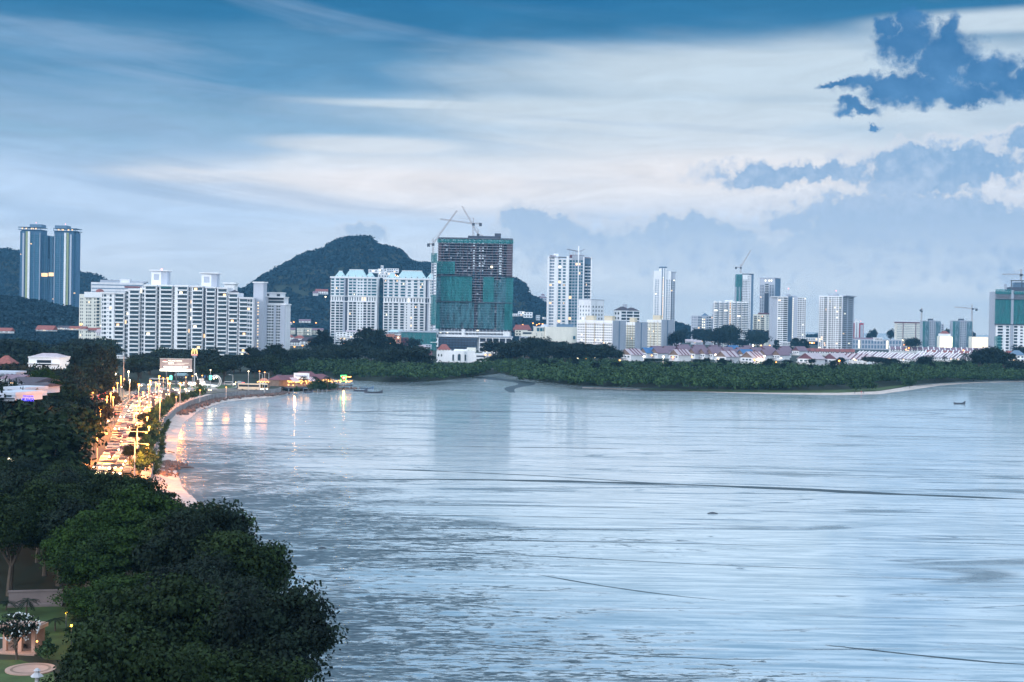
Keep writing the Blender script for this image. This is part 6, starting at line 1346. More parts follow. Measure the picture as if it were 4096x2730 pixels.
for px, py, d in ((2300, 1522, 820), (2362, 1524, 815), (2455, 1520, 815), (1893, 1500, 900), (1870, 1498, 905), (1760, 1510, 870), (2820, 1538, 800), (2950, 1540, 795), (3070, 1543, 790), (3420, 1548, 790), (3640, 1535, 850), (3480, 1545, 800)):
    c = P(px, py+10, d); tree('bush', (c.x, c.y, .3), 1.15, 1.1, 'small separate mangrove bush on the mud before the forest edge', 'separate mangrove bushes', 'bush')
for px, py, s in ((1146, 1555, 1.1), (1136, 1548, .9), (1178, 1558, .7), (1185, 1573, .5), (1250, 1567, .8), (1266, 1569, .95), (1284, 1568, .9), (1300, 1567, .85), (1318, 1565, .7), (1334, 1563, .65)):
    c = G(px, py, 0); tree('bush', (c.x, c.y, .1), s, s*1.05, 'mangrove bush growing in the water before the lit seafood pier', 'mangrove bushes before the pier', 'bush')
for i in range(34):
    q_ = (trnd.uniform(2120, 3900), trnd.uniform(1475, 1512)); g_ = G(*q_, 2.4)
    if inpoly(*proj((g_.x, g_.y, 2.4)), belt): tree('cas%d' % trnd.randrange(3), (g_.x, g_.y, 1.5), trnd.uniform(.6, .9), trnd.uniform(.42, .55), 'taller dark tree standing out of the mangrove forest', 'taller trees in the mangroves')
# marsh grass strip and pale sand bar along the far shore
gs = MB(); gpts = [(2560, 1556, 5), (2750, 1560, 8), (2950, 1564, 10), (3150, 1566, 11), (3350, 1566, 12), (3500, 1560, 12), (3580, 1548, 10), (3640, 1540, 4)]
def shoreband(pts, up, name, mat, kind, label=None, z=(.5, .2)):
    vs = []; fs = []
    for x, y, h in pts: vs += [tuple(G(x, y-h*.5, z[0])), tuple(G(x, y+h*.5, z[1]))]
    for i in range(len(pts)-1): fs.append((2*i, 2*i+1, 2*i+3, 2*i+2))
    return MB().add(vs, fs, mat).build(name, kind=kind, label=label)
shoreband(gpts, 0, 'marsh_grass', 'lawn', 'structure', z=(.9, .35))
shoreband([(2330, 1550, 2), (2500, 1557, 4), (2700, 1563, 4), (2900, 1569, 6), (3150, 1574, 8), (3350, 1577, 9), (3520, 1571, 13), (3650, 1552, 15), (3760, 1539, 8), (3900, 1531, 3), (4096, 1526, 2)], 0, 'sand_bar', 'sand', 'structure', z=(.3, .03))

# ---------------------------------------------------------------- lamps
def streetlamp(px, py, label, col='lamp_o', h=9.0, power=0, r=.30, arm=0.0, group=None, z=None, d=None, nm='street_lamp'):
    p = G(px, py, 2.4+h) if d is None else P(px, py, d)
    zb = 2.4 if d is None else p.z-h
    root = empty(nm, (p.x-arm, p.y, zb), 0, label, 'street lamp', group)
    mb = MB().tube([(0, 0, 0), (0, 0, h*.6), (0, 0, h)], [.14, .11, .08], 'steel', 6)
    if arm: mb.tube([(0, 0, h-.2), (arm*.5, 0, h+.1), (arm, 0, h)], .06, 'steel', 4)
    mb.build('pole', root)
    MB().ball((arm, 0, h), r, col, 8, 5, .7).build('lamp_head', root)
    if power:
        l = bpy.data.lights.new('lamp_light', 'POINT'); l.energy = power; l.color = (1, .30, .045) if col == 'lamp_o' else (1, .80, .52); l.shadow_soft_size = 1.5
        o = bpy.data.objects.new('lamp_light', l); link(o, root); o.location = (arm, -.2, h-.5)
    return root
def doublelamp(px, pybase, pytop, arm, label, power, col='lamp_o'):
    b_ = G(px, pybase, 2.4); h = P(px, pytop, b_.y).z-2.4; root = empty('street_lamp', b_, 0, label, 'street lamp')
    MB().tube([(0, 0, 0), (0, 0, h)], [.16, .09], 'steel', 6).tube([(-arm, 0, h*.93), (arm, 0, h*.93)], .06, 'steel', 4).build('pole', root)
    for s_ in (-arm, arm):
        MB().ball((s_, 0, h*.93-.15), .30, col, 8, 5, .7).build('lamp_head', root)
        l = bpy.data.lights.new('lamp_light', 'POINT'); l.energy = power; l.color = (1, .30, .045); l.shadow_soft_size = 1.5
        o = bpy.data.objects.new('lamp_light', l); link(o, root); o.location = (s_, 0, h*.93-.6)
PW = 12000
doublelamp(388, 1850, 1722, 2.1, 'double-armed sodium lamp at the left kerb of the jammed road', PW)
doublelamp(538, 1905, 1765, 2.6, 'double-armed lamp mast in the median, nearest the dark grove', PW)
doublelamp(547, 1870, 1716, 2.0, 'tall thin lamp mast in the median, behind the nearest one', PW)
for i, (px, py, c_, pw, lab) in enumerate(((402, 1636, 'lamp_o', PW, 'amber lamp above the tree at the car park, right of a pair'), (386, 1637, 'lamp_o', 0, 'amber lamp above the tree at the car park, left of a pair'), (370, 1663, 'lamp_o', 4000, 'amber lamp just below the car park pair'), (555, 1538, 'lamp_o', PW*1.2, 'brightest sodium lamp, at the head of the jammed road'), (453, 1590, 'lamp_o', PW, 'sodium lamp left below the brightest one'), (429, 1587, 'lamp_o', 4000, 'sodium lamp over the car park entrance'), (589, 1670, 'lamp_o', PW*1.1, 'low amber promenade lamp beside the hedge, third from the top'), (596, 1708, 'lamp_o', PW*1.1, 'low amber promenade lamp beside the hedge, fourth from the top'), (590, 1795, 'lamp_o', PW*1.1, 'low amber promenade lamp beside the hedge, fifth from the top'), (598, 1640, 'lamp_o', PW*1.1, 'low amber promenade lamp beside the hedge, second from the top'), (705, 1590, 'lamp_o', 500, 'added low amber promenade lamp near the bend, left one'), (800, 1562, 'lamp_o', 500, 'added low amber promenade lamp near the bend, middle one'), (905, 1550, 'lamp_o', 500, 'added low amber promenade lamp near the bend, right one'), (640, 1600, 'lamp_o', PW, 'amber lamp at the bend of the jammed road, top of the hedge'), (462, 1494, 'lamp_w', 7000, 'white lamp left of the slim tall mast'), (514, 1487, 'lamp_w', 7000, 'white lamp right of the slim tall mast'), (842, 1481, 'lamp_w', 400, 'bright warm white lamp above the loop sculpture'), (994, 1486, 'lamp_w', 600, 'bright warm white lamp on its own mast right of the crescent'), (1042, 1446, 'lamp_w', 0, 'pinkish lamp high among the trees right of the crescent'), (1038, 1486, 'lamp_o', 300, 'small amber lamp right of the bright masted one'), (1059, 1490, 'lamp_o', 300, 'small amber lamp on a long arm by the pier road'), (637, 1506, 'lamp_o', PW, 'amber lamp left of the green banner, first of a trio'), (653, 1513, 'lamp_o', 0, 'amber lamp left of the green banner, second of a trio'), (671, 1513, 'lamp_o', PW, 'amber lamp touching the green banner, third of a trio'), (601, 1524, 'lamp_o', PW, 'amber lamp right of the brightest sodium lamp'), (679, 1532, 'lamp_o', 3000, 'amber lamp below the green banner'), (635, 1543, 'lamp_o', 5000, 'amber lamp beside the pale bus stop'), (519, 1521, 'lamp_w', 3000, 'warm lamp left of the brightest sodium lamp'), (484, 1506, 'lamp_o', 3000, 'amber lamp at the foot of the slim tall mast'), (721, 1533, 'lamp_o', 6000, 'amber lamp left of the loop sculpture'), (744, 1510, 'lamp_o', 0, 'small amber lamp behind the left end of the sculpture'), (770, 1505, 'lamp_o', 0, 'small amber lamp behind the middle of the sculpture'), (809, 1503, 'lamp_o', 0, 'orange lamp over the blue wall behind the sculpture'), (334, 1527, 'lamp_w', 3000, 'yellow white lamp under the casuarina clump'), (267, 1513, 'lamp_o', 0, 'small amber lamp on the mast left of the casuarinas'), (126, 1478, 'lamp_w', 2000, 'bright white lamp on a mast between two brown-olive trees'), (365, 1565, 'lamp_o', 4000, 'amber lamp deep in the car park, left'), (372, 1572, 'lamp_o', 0, 'amber lamp deep in the car park, right'))):  # the lamps near the bend are added to brighten the promenade
    streetlamp(px, py, lab, c_, power=pw, h=4.5 if 'promenade' in lab else 9, r=.36 if pw >= 5000 else .26)
a_r = resamp([G(x, y, 2.4) for x, y in roadL], 14); b_r = resamp([G(x, y, 2.4) for x, y in roadR], 14)
for i in range(4, 10):
    for f_ in (.02, .79):
        q_ = a_r[i].lerp(b_r[i], f_); px_, py_ = proj((q_.x, q_.y, 10.4)); streetlamp(px_, py_, 'sodium lamp on a grey pole lining the jammed road', power=9000, h=8.0, r=.30, group='sodium lamps lining the jammed road')
town = [(2270, 1403), (2306, 1396), (2388, 1398), (2310, 1435), (2342, 1435), (2378, 1430), (2409, 1427), (2434, 1423), (2576, 1427), (2607, 1423), (2653, 1428), (2692, 1429), (2614, 1398), (2631, 1400), (2729, 1387), (2479, 1442), (2756, 1334), (2763, 1369), (2775, 1370), (2798, 1392), (2848, 1369), (2912, 1369), (2948, 1388), (2979, 1369), (2987, 1369), (3012, 1383), (3045, 1383), (3054, 1392), (3051, 1367), (3065, 1367), (3079, 1383), (2862, 1420), (3057, 1426), (3017, 1440), (3124, 1434), (3104, 1450), (2768, 1429), (3357, 1444), (3416, 1438), (3201, 1370), (3278, 1392), (3610, 1362), (3644, 1362), (3658, 1363), (3636, 1371), (3660, 1373), (3677, 1371), (3688, 1366), (3617, 1380), (3626, 1383), (3635, 1393), (3624, 1399), (3854, 1402), (4067, 1443), (4075, 1445), (3914, 1380), (1153, 1295), (1162, 1291), (1175, 1289), (1203, 1289), (1264, 1292), (1279, 1349), (1287, 1345), (1289, 1378), (1178, 1388), (1194, 1381), (1375, 1375), (1580, 1376), (1562, 1376), (1640, 1374), (1656, 1375), (1708, 1374), (1724, 1374), (1713, 1440), (2074, 1304), (2091, 1300), (2132, 1294), (2147, 1300), (2157, 1296), (2170, 1297), (324, 1298), (1582, 1102), (1590, 1106), (1605, 1096), (1302, 1188), (2005, 1418), (1942, 1420), (3240, 1372), (3248, 1372), (3256, 1373), (3222, 1372), (1345, 1395), (1210, 1383)]
big = {(3012, 1383), (3057, 1426), (3017, 1440), (3357, 1444), (2576, 1427), (2270, 1403), (2306, 1396), (2862, 1420), (1656, 1375), (2912, 1369), (2653, 1428), (2692, 1429)}
ltri = random.Random(5)
for px, py in town:
    if py > hor(px)+60: D_ = (36-9.4)*F/(py-hor(px)); k = dict(h=7.0)
    else: D_ = 2450 if px < 2000 else 2300; D_ = 2960-900*(1 if py < 1200 else 0)*0 if py < 1200 else D_; D_ = 2480 if (px, py) == (1302, 1188) else (2640 if py < 1200 else D_); k = dict(h=7.0, d=D_)
    if px == 324: k = dict(h=7, d=1150)
    r_ = (1.35 if (px, py) in big else .95)*D_/2300+.15
    streetlamp(px, py, 'small sodium lamp glowing among the distant roofs and trees' if (px, py) not in big else 'brighter sodium lamp glowing among the roofs beyond the mangroves', 'lamp_o' if (px, py) != (3012, 1383) and ltri.random() < .85 else 'lamp_w', r=r_, group='brighter distant sodium lamps' if (px, py) in big else 'small distant sodium lamps', power=6000 if (px, py) in big and px < 3400 else 0, **k)
def mast(px, pybase, pytop, label, arm=0):
    b_ = G(px, pybase, 2.4); h = P(px, pytop, b_.y).z-2.4; root = empty('lamp_mast', b_, 0, label, 'mast')
    mb = MB().tube([(0, 0, 0), (0, 0, h)], [.22, .10], 'steel', 6)
    if arm: mb.tube([(0, 0, h-.1), (-arm, 0, h+.2)], .08, 'steel', 4)
    mb.build('pole', root)
    if arm: MB().box(-arm-.5, -arm+.3, -.15, .15, h+.1, h+.3, 'palegrey').build('lamp_head', root)
mast(493, 1600, 1421, 'slim tall unlit mast in front of the apartment block corner')
mast(286, 1590, 1502, 'slim mast with side arm left of the casuarinas', 2.5)
for px, b_, t, a, lab in ((931, 1548, 1501, 1.5, 'unlit dark lamp post right of the crescent, first of three'), (1050, 1540, 1497, 1.5, 'unlit lamp post behind the lit kiosk'), (1075, 1538, 1493, 2.5, 'unlit lamp post left of the seafood pier')): mast(px, b_, t, lab, a)

# ---------------------------------------------------------------- vehicles
def carproto(name, paintmat, ln=4.4, wd=1.76, ht=1.45, kind='car', detail=True, on=True):
    root = empty(name, (0, 0, -500), 0, 'car', 'car')
    if kind == 'car': prof = [(-ln/2, .32), (-ln/2, .78), (-ln/2+.9, .90), (-ln/2+1.45, ht-.05), (-ln/2+2.9, ht), (ln/2-.55, .95), (ln/2, .85), (ln/2, .32)]; win = (3, 4)
    elif kind == 'van': prof = [(-ln/2, .35), (-ln/2, 1.0), (-ln/2+.8, ht-.1), (-ln/2+1.1, ht), (ln/2-.1, ht), (ln/2, .4), (ln/2, .35)]
    else: prof = [(-ln/2, .4), (-ln/2, ht-.15), (-ln/2+.2, ht), (ln/2-.1, ht), (ln/2, ht-.1), (ln/2, .4)]
    n = len(prof); vs = []
    for s_, k in ((-1, 1), (1, 1)):
        for x, z in prof: vs.append((s_*wd/2*(.84 if z > .96 and kind == 'car' else .94 if z > 1.3 else 1), x, z))
    mb = MB().add(vs, [tuple(range(n)), tuple(range(n, 2*n))[::-1]]+[(i, n+i, n+(i+1) % n, (i+1) % n) for i in range(n)], paintmat); mb.build('body', root)
    mb = MB()
    if kind == 'car':
        for s_ in (-1, 1): mb.add([(s_*(wd*.475), -ln/2+1.15, .93), (s_*(wd*.475), ln/2-.8, .95), (s_*wd*.43, ln/2-1.35, ht-.12), (s_*wd*.43, -ln/2+1.55, ht-.12)], [(0, 1, 2, 3)], 'glass')
        mb.add([(-wd*.40, -ln/2+.93, .95), (wd*.40, -ln/2+.93, .95), (wd*.38, -ln/2+1.38, ht-.14), (-wd*.38, -ln/2+1.38, ht-.14)], [(0, 1, 2, 3)], 'glass'); mb.add([(-wd*.4, ln/2-.6, 1.0), (wd*.4, ln/2-.6, 1.0), (wd*.38, ln/2-1.3, ht-.06), (-wd*.38, ln/2-1.3, ht-.06)], [(0, 3, 2, 1)], 'glass')
    else:
        for s_ in (-1, 1): mb.box(s_*wd*.475-.02, s_*wd*.475+.05*s_+.02, -ln/2+.6, ln/2-.3, ht*.52, ht*.84, 'glass')
        mb.box(-wd*.42, wd*.42, -ln/2-.03, -ln/2+.15, ht*.42, ht*.84, 'glass')
    mb.build('windows', root)
    lz = .66 if kind == 'car' else .75
    for s_ in (-1, 1):
        MB().ball((s_*wd*.37, -ln/2-.05, lz), .24 if on else .14, 'head' if on else 'steel', 8, 5).build('headlight', root)
        MB().box(s_*wd*.36-.18, s_*wd*.36+.18, ln/2-.03, ln/2+.06, lz, lz+.16, 'tail').build('tail_light', root)
    if detail:
        for s_ in (-1, 1):
            for y in (-ln*.31, ln*.31):
                MB().tube([(s_*wd*.40, y, .32), (s_*wd*.51, y, .32)], .32, 'tyre', 10).build('wheel', root)
    return root
for nm_, c_ in (('carwhite', (.34, .34, .34)), ('carsilver', (.18, .19, .20)), ('cardark', (.03, .03, .035)), ('carred', (.10, .03, .03))): M[nm_] = paint(nm_+'_paint', c_, rough=.3, spec=.6, var=.04)
CARS = [carproto('car', c) for c in ('carwhite', 'carsilver', 'cardark', 'carred')]; CARN = ['white', 'silver', 'black', 'dark red']
CARSF = [carproto('car', c, detail=False) for c in ('carwhite', 'carsilver', 'cardark', 'carred')]
PARK = [carproto('car', c, on=False) for c in ('carwhite', 'carsilver', 'cardark')]; VAN = carproto('van', 'carwhite', 4.8, 1.8, 2.0, 'van', True); BUS = carproto('bus', 'carwhite', 10.5, 2.5, 3.1, 'bus', True); TRUCKB = carproto('bus', 'yellow', 10.5, 2.5, 3.1, 'bus', True)
index_kids(); crnd = random.Random(31)
def lane(Lp, Rp, f, y0, y1, gap, rev, protos, label, group, jitter=.3, zc=2.42, skip=0.0):
    a = resamp([G(x, y, 2.4) for x, y in Lp], 500); b2 = resamp([G(x, y, 2.4) for x, y in Rp], 500); pth = [p.lerp(q, f) for p, q in zip(a, b2)]
    acc = crnd.uniform(0, gap)
    for i in range(1, 500):
        seg_ = (pth[i]-pth[i-1]); acc += seg_.length
        if acc >= gap and y0 < pth[i].y < y1:
            acc = crnd.uniform(-1.5, 1.2)
            if crnd.random() < skip: continue
            k = crnd.randrange(len(protos)) if crnd.random() > .25 else 0; d = seg_.normalized(); ang = math.atan2(d.y, d.x)-math.pi/2+(math.pi if rev else 0)+crnd.uniform(-.04, .04)
            pr = protos[k]
            if pth[i].y > 440 and protos is CARS: pr = CARSF[k]
            copy_tree(pr, (pth[i].x+crnd.uniform(-jitter, jitter), pth[i].y, zc), ang, (1, 1, 1), label % CARN[k], group % CARN[k])
lb_ = '%s car with glowing headlights in the jam on the curving seaside road'
for f in (.34, .46, .58, .68): lane(roadL, roadR, f, 296, 640, 8.0, False, CARS, lb_, '%s cars in the road jam', skip=.12)
lane(roadL, roadR, .84, 300, 560, 5.6, False, PARK, '%s parked car in the row along the road median, lights off', '%s cars parked along the median')
for f in (.10, .20): lane(roadL, roadR, f, 470, 640, 7.5, True, CARS, '%s car with red tail lights on the far side of the jam', '%s cars driving away beside the jam')
for f in (.35, .6): lane([(150, 1790), (230, 1700), (262, 1640), (330, 1590), (420, 1560), (520, 1548)], [(330, 1800), (360, 1705), (400, 1650), (455, 1606), (530, 1570), (620, 1556)], f, 320, 600, 7, True, CARS, '%s car with red tail lights in the tree-shaded car park', '%s cars of the car park', skip=.2)
lane([(470, 1552), (560, 1543), (660, 1535), (800, 1530), (950, 1531), (1050, 1540)], [(520, 1560), (640, 1552), (760, 1547), (870, 1545), (960, 1545), (1040, 1550)], .35, 300, 900, 9, False, CARS, '%s car on the ring road behind the lawn', '%s cars on the ring road', skip=.3)
def veh(pr, px, py, ang, label, cat, z=2.42):
    p = G(px, py, z); c = copy_tree(pr, p, rad(ang), (1, 1, 1), label); c['category'] = cat; return c
veh(BUS, 420+10, 1690, 8, 'white bus with lit front in the middle of the jammed road', 'bus'); veh(TRUCKB, 1000, 1562, 84, 'long cream and white coach passing the lit kiosk at the road end', 'bus'); veh(TRUCKB, 1052, 1561, 20, 'cream coach facing the camera at the end of the sea wall', 'bus')
veh(VAN, 918, 1543, 75, 'white van parked below the unlit lamp post by the trees', 'van'); veh(BUS, 640, 1540, 70, 'dark-windowed bus at the left end of the roundabout lawn', 'bus'); veh(VAN, 700, 1541, 78, 'white van at the left of the loop sculpture', 'van')

# ---------------------------------------------------------------- loop sculpture on the roundabout
def arcs(root, name, c, r, a0, a1, tilt, rr, mat='white', yaw=0.0, z0=0.0, n=18, sq=1.0):
    pts = []
    for i in range(n+1):
        t = rad(a0+(a1-a0)*i/n); x = r*math.cos(t); z = r*math.sin(t)*sq; y = z*math.tan(rad(tilt)); q = rad(yaw)
        pts.append((c[0]+x*math.cos(q)-y*math.sin(q), c[1]+x*math.sin(q)+y*math.cos(q), c[2]+z0+z))
    MB().tube(pts, rr, mat, 6).build(name, root)
M['sculpt'] = paint('white_steel_tube', (.8, .8, .82), rough=.35, var=.04)
sc0 = G(798, 1549, 2.6); S = sc0.y/F
root = empty('loop_sculpture', sc0, 0, 'white looping tube sculpture with lamps on the roundabout lawn', 'sculpture')
for k, (cx, r, a0, a1, tl, yw) in enumerate(((-40, 22, 5, 175, 20, 0), (-30, 26, 10, 170, -25, 10), (-12, 24, 0, 180, 15, -15), (4, 18, 0, 180, -20, 20), (14, 20, 20, 200, 10, 0), (-24, 14, 0, 180, 30, 30), (22, 13, 0, 180, 0, -20), (-50, 16, 0, 150, -20, 15), (0, 28, 30, 150, 5, 5))):
    arcs(root, 'loop_tube', (cx*S, 0, 0), r*S, a0, a1, tl, .16, 'sculpt', yw, sq=.75)
MB().tube([(-75*S, 0, .5), (-55*S, 0, 9*S), (0, 0, 11*S), (45*S, 0, 8*S), (72*S, 0, .6)], .45, 'sculpt', 8).build('spine_beam', root)
MB().tube([(-8*S, 1, .3), (-10*S, 1, 36*S), (-18*S, 1, 50*S)], .2, 'sculpt', 6).build('mast_arm', root)
MB().box(-5*S, 16*S, 1, 1.2, 18*S, 34*S, 'steel').build('screen_frame', root)
for x, y, z in ((-44, -1, 15), (-20, -1, 14), (-14, -1, 16), (20, -1, 20), (14, -1, 13), (-18, 1, 51), (-24, -2, 9)):
    MB().ball((x*S, y, z*S), .34, 'lamp_w', 8, 5).build('spot_lamp', root)
l = bpy.data.lights.new('lamp_light', 'POINT'); l.energy = 700; l.color = (1, .93, .85); l.shadow_soft_size = 2
o = bpy.data.objects.new('lamp_light', l); link(o, root); o.location = (-8*S, -3, 14*S)
cs = G(862, 1550, 2.6); root = empty('crescent_sculpture', cs, 0, 'tall white double crescent arch standing open to the left beside the loops', 'sculpture')
arcs(root, 'crescent_tube', (0, 0, 24*S), 22*S, -75, 130, 0, .20, 'sculpt', 0, n=26, sq=1.1); arcs(root, 'crescent_tube', (-4*S, 1.5, 24*S), 17*S, -70, 125, 0, .16, 'sculpt', 0, n=26, sq=1.15)
for x, z in ((4, 40), (-6, 36)): MB().ball((x*S, -.8, z*S), .36, 'lamp_w', 8, 5).build('spot_lamp', root)
MB().box(-16*S, 2*S, -1.5, 1.5, -.1, 4*S, 'white').build('plinth', root)
for px, lab in ((683, 'tall green lit banner on a pole below the billboard'), (841, 'tall green lit banner above the sculpture\'s blue wall')):
    b_ = G(px, 1556, 2.5); root = empty('light_banner', b_, 0, lab, 'banner'); z1 = P(px, 1503, b_.y).z-2.5; z0_ = P(px, 1520, b_.y).z-2.5
    MB().tube([(0, 0, 0), (0, 0, z1+.5)], .1, 'steel', 6).build('pole', root); MB().box(-.55, .55, -.2, .1, z0_, z1, 'signal_g').build('lit_panel', root)
for i, (px, py, w_, c_) in enumerate(((745, 1562, 1.4, 'bark'), (790, 1557, 1.6, 'bark'), (612, 1640, 1.2, 'darksteel'), (655, 1605, 1.2, 'darksteel'))):
    p = G(px, py, 2.5); root = empty('information_board', p, 0, ['dark board at the left front of the lawn', 'dark board at the centre front of the lawn', 'dark narrow board in the median, lower one', 'dark narrow board in the median, upper one'][i], 'board')
    MB().box(-w_/2, w_/2, -.1, .1, 1.0, 4.2, c_).build('panel', root); MB().tube([(0, .02, 0), (0, .02, 1.1)], .12, 'steel', 6).build('post', root)
# ---------------------------------------------------------------- billboard
bb = G(702, 1556, 2.5); d_ = bb.y; root = empty('billboard', (bb.x, bb.y+10, 2.5), 0, 'large floodlit billboard with pale lettering above the roundabout', 'billboard')
x0, x1 = P(640, 1460, d_+10).x-bb.x, P(768, 1460, d_+10).x-bb.x; zt, zl, zb_ = [P(700, y, d_+10).z-2.5 for y in (1437, 1478, 1486)]
M['bbpanel'] = paint('billboard_print', (.28, .22, .21), var=.06, scale=.1)
MB().box(x0, x1, -.2, .25, zl, zt, 'bbpanel').build('panel', root); MB().box(x0, x1, -.26, .2, zb_, zl, 'floodlit').build('light_strip', root)
MB().box(x0-.15, x1+.15, -.3, .3, zt, zt+.25, 'steel').build('frame', root)
Wb = x1-x0; Hb = zt-zl
text(root, 'PELANCARAN', Hb*.20, (x0+Wb*.26, -.26, zt-Hb*.24), 'floodlit', sx=1.05); text(root, 'RASMI', Hb*.20, (x0+Wb*.26, -.26, zt-Hb*.46), 'floodlit', sx=1.0)
MB().box(x0+Wb*.52, x0+Wb*.9, -.24, -.2, zt-Hb*.42, zt-Hb*.38, 'cream').box(x0+Wb*.26, x0+Wb*.76, -.24, -.2, zt-Hb*.56, zt-Hb*.52, 'cream').box(x0+Wb*.06, x0+Wb*.84, -.24, -.2, zt-Hb*.94, zt-Hb*.91, 'cream').build('text_line', root, kind='stuff')
MB().box(x0+Wb*.09, x0+Wb*.93, -.24, -.2, zt-Hb*.86, zt-Hb*.68, 'darkgrey').build('logo_strip', root)
for a, b2 in ((.12, .42), (.46, .70), (.74, .88)): MB().box(x0+Wb*a, x0+Wb*b2, -.28, -.23, zt-Hb*.82, zt-Hb*.71, 'floodlit').build('logo_panel', root)
mb = MB(); c0 = x0+Wb*.16; mb.add([(c0-Wb*.055, -.26, zt-Hb*.20), (c0+Wb*.055, -.26, zt-Hb*.20), (c0, -.26, zt-Hb*.06)], [(0, 1, 2)], 'red').build('emblem', root)
pts = [(c0+Wb*.08*math.cos(t), -.255, zt-Hb*.26+Hb*.045*math.sin(t)) for t in [2*math.pi*i/20 for i in range(20)]]; MB().add(pts, [tuple(range(20))], 'floodlit').build('emblem', root)
for f in (.2, .5): MB().tube([(x0+Wb*f, .5, 0), (x0+Wb*f, .5, zb_)], .35, 'darksteel', 8).build('pole', root)
l = bpy.data.lights.new('lamp_light', 'AREA'); l.shape = 'RECTANGLE'; l.size = Wb*.9; l.size_y = .6; l.energy = 900; l.color = (1, .88, .80)
o = bpy.data.objects.new('lamp_light', l); link(o, root); o.location = ((x0+x1)/2, -3.2, zb_-.8); o.rotation_euler = Vector((0, 2.2, Hb*.6)).to_track_quat('-Z', 'Y').to_euler()
M['arch'] = glow('golden_sign', (1.0, .72, .25), .75)
# golden arch sign on a tall pole
sg = P(778, 1415, 700); root = empty('restaurant_sign', (sg.x, sg.y, 2.4), 0, 'tall pole sign with golden arches over a red name panel', 'sign'); zs = sg.z-2.4; u_ = 700/F
for s_ in (-1, 1):
    pts = [(s_*5.4*u_+5.0*u_*math.cos(rad(t)), -.1, zs-2*u_+20*u_*math.sin(rad(t))) for t in range(0, 181, 12)]
    MB().tube(pts, [.30]*len(pts), 'arch', 6).build('arch', root)
M['signred'] = glow('red_sign_panel', (.50, .04, .07), .5)
MB().box(-12*u_, 12*u_, -.3, .3, zs-8.5*u_, zs-2.5*u_, 'signred').build('name_panel', root); text(root, "McDonald's", 5.2*u_, (0, -.33, zs-7.3*u_), 'floodlit', align='CENTER', sx=.95)
MB().box(-8*u_, 8*u_, -.2, .2, zs-15*u_, zs-12*u_, 'palegrey').build('lower_panel', root); MB().tube([(0, .3, 0), (0, .3, zs-6*u_)], .3, 'steel', 8).build('pole', root)
# blue lit name sign in the left woods
s0 = P(90, 1605, 288); root = empty('building_sign', (s0.x, s0.y, 2.4), 0, 'blue lit letter sign above the dark trees at the left', 'sign'); zz_ = s0.z-2.4; uu = 288/F
text(root, 'PERSIARAN', 10*uu, (3*uu, -.1, zz_+16*uu), 'neon_b', ext=.06, sx=.82); text(root, 'GURNEY', 18*uu, (-3*uu, -.1, zz_), 'neon_b', ext=.08, sx=.72)
MB().box(-4*uu, 50*uu, 0, .1, zz_-2*uu, zz_-1*uu, 'darksteel').tube([(2*uu, .2, 0), (2*uu, .2, zz_)], .1, 'darksteel', 5).tube([(44*uu, .2, 0), (44*uu, .2, zz_)], .1, 'darksteel', 5).build('frame', root)
s0 = P(126, 1515, 430); root = empty('lightbox_sign', (s0.x, s0.y, 2.4), 0, 'square glowing yellow-white lightbox below the bright white lamp', 'sign'); MB().box(-.65, .65, -.3, .3, s0.z-2.4, s0.z-1.3, 'litw').build('lit_panel', root); MB().tube([(0, 0, 0), (0, 0, s0.z-2.4)], .1, 'steel', 6).build('pole', root)
s0 = P(1258, 1368, 1180); root = empty('globe_sign', (s0.x, s0.y, 2.4), 0, 'large round glowing pale yellow sign among the white houses', 'sign'); MB().ball((0, 0, s0.z-2.4), 1.6, 'litw', 12, 8).build('globe', root); MB().tube([(0, 0, 0), (0, 0, s0.z-3.4)], .12, 'steel', 6).build('pole', root)
s0 = G(405, 1600, 2.4); root = empty('shop_sign', s0, 0, 'small white and green lit board in the car park trees', 'sign'); MB().box(-1, 1, -.2, .2, 5.5, 7, 'signal_g').build('lit_panel', root); MB().box(-1, 1, -.2, .2, 3.6, 5.4, 'litw').build('lit_panel', root); MB().tube([(0, .1, 0), (0, .1, 3.7)], .1, 'steel', 6).build('post', root)
# ---------------------------------------------------------------- seafood pier
q0, q1 = G(1150, 1556, 1.5), G(1412, 1545, 1.5); ang_ = math.atan2(q1.y-q0.y, q1.x-q0.x); Lq = (q1-q0).length
root = empty('seafood_restaurant', (q0.x, q0.y, 0), ang_, 'long seafood restaurant on a pier strung with warm bulbs', 'restaurant'); up = F/q0.y
mb = MB().box(0, Lq, 0, 14, 1.6, 2.1, 'darkgrey')
for i in range(14): mb.tube([(Lq*(i+.4)/14, .5, -1.0), (Lq*(i+.4)/14, .5, 1.7)], .22, 'concrete', 6)
mb.build('pier_deck', root)
for x0_, x1_, y_, z_, h_ in ((0.02, .22, 5, 5.4, 2.2), (.20, .42, 7, 5.0, 2.4), (.36, .62, 6, 5.6, 3.4), (.60, .80, 6, 5.2, 2.4)):
    MB().gable(x0_*Lq, x1_*Lq, y_, y_+9, z_, h_, 'maroon', 'x', 2).build('roof', root)
MB().box(.02*Lq, .8*Lq, 6.5, 13, 2.1, 5.3, 'brown').build('wall', root)
for a, b2 in ((.10, .21), (.34, .45)):
    aw = MB(); n = 8
    for i in range(n):
        xa, xb = Lq*(a+(b2-a)*i/n), Lq*(a+(b2-a)*(i+1)/n); aw.add([(xa, 1.0, 4.6), (xb, 1.0, 4.6), (xb+.8, 4.6, 6.6), (xa+.8, 4.6, 6.6)], [(0, 1, 2, 3)], 'white' if i % 2 else 'red')
    aw.build('awning', root)
rb = random.Random(3); k = 0
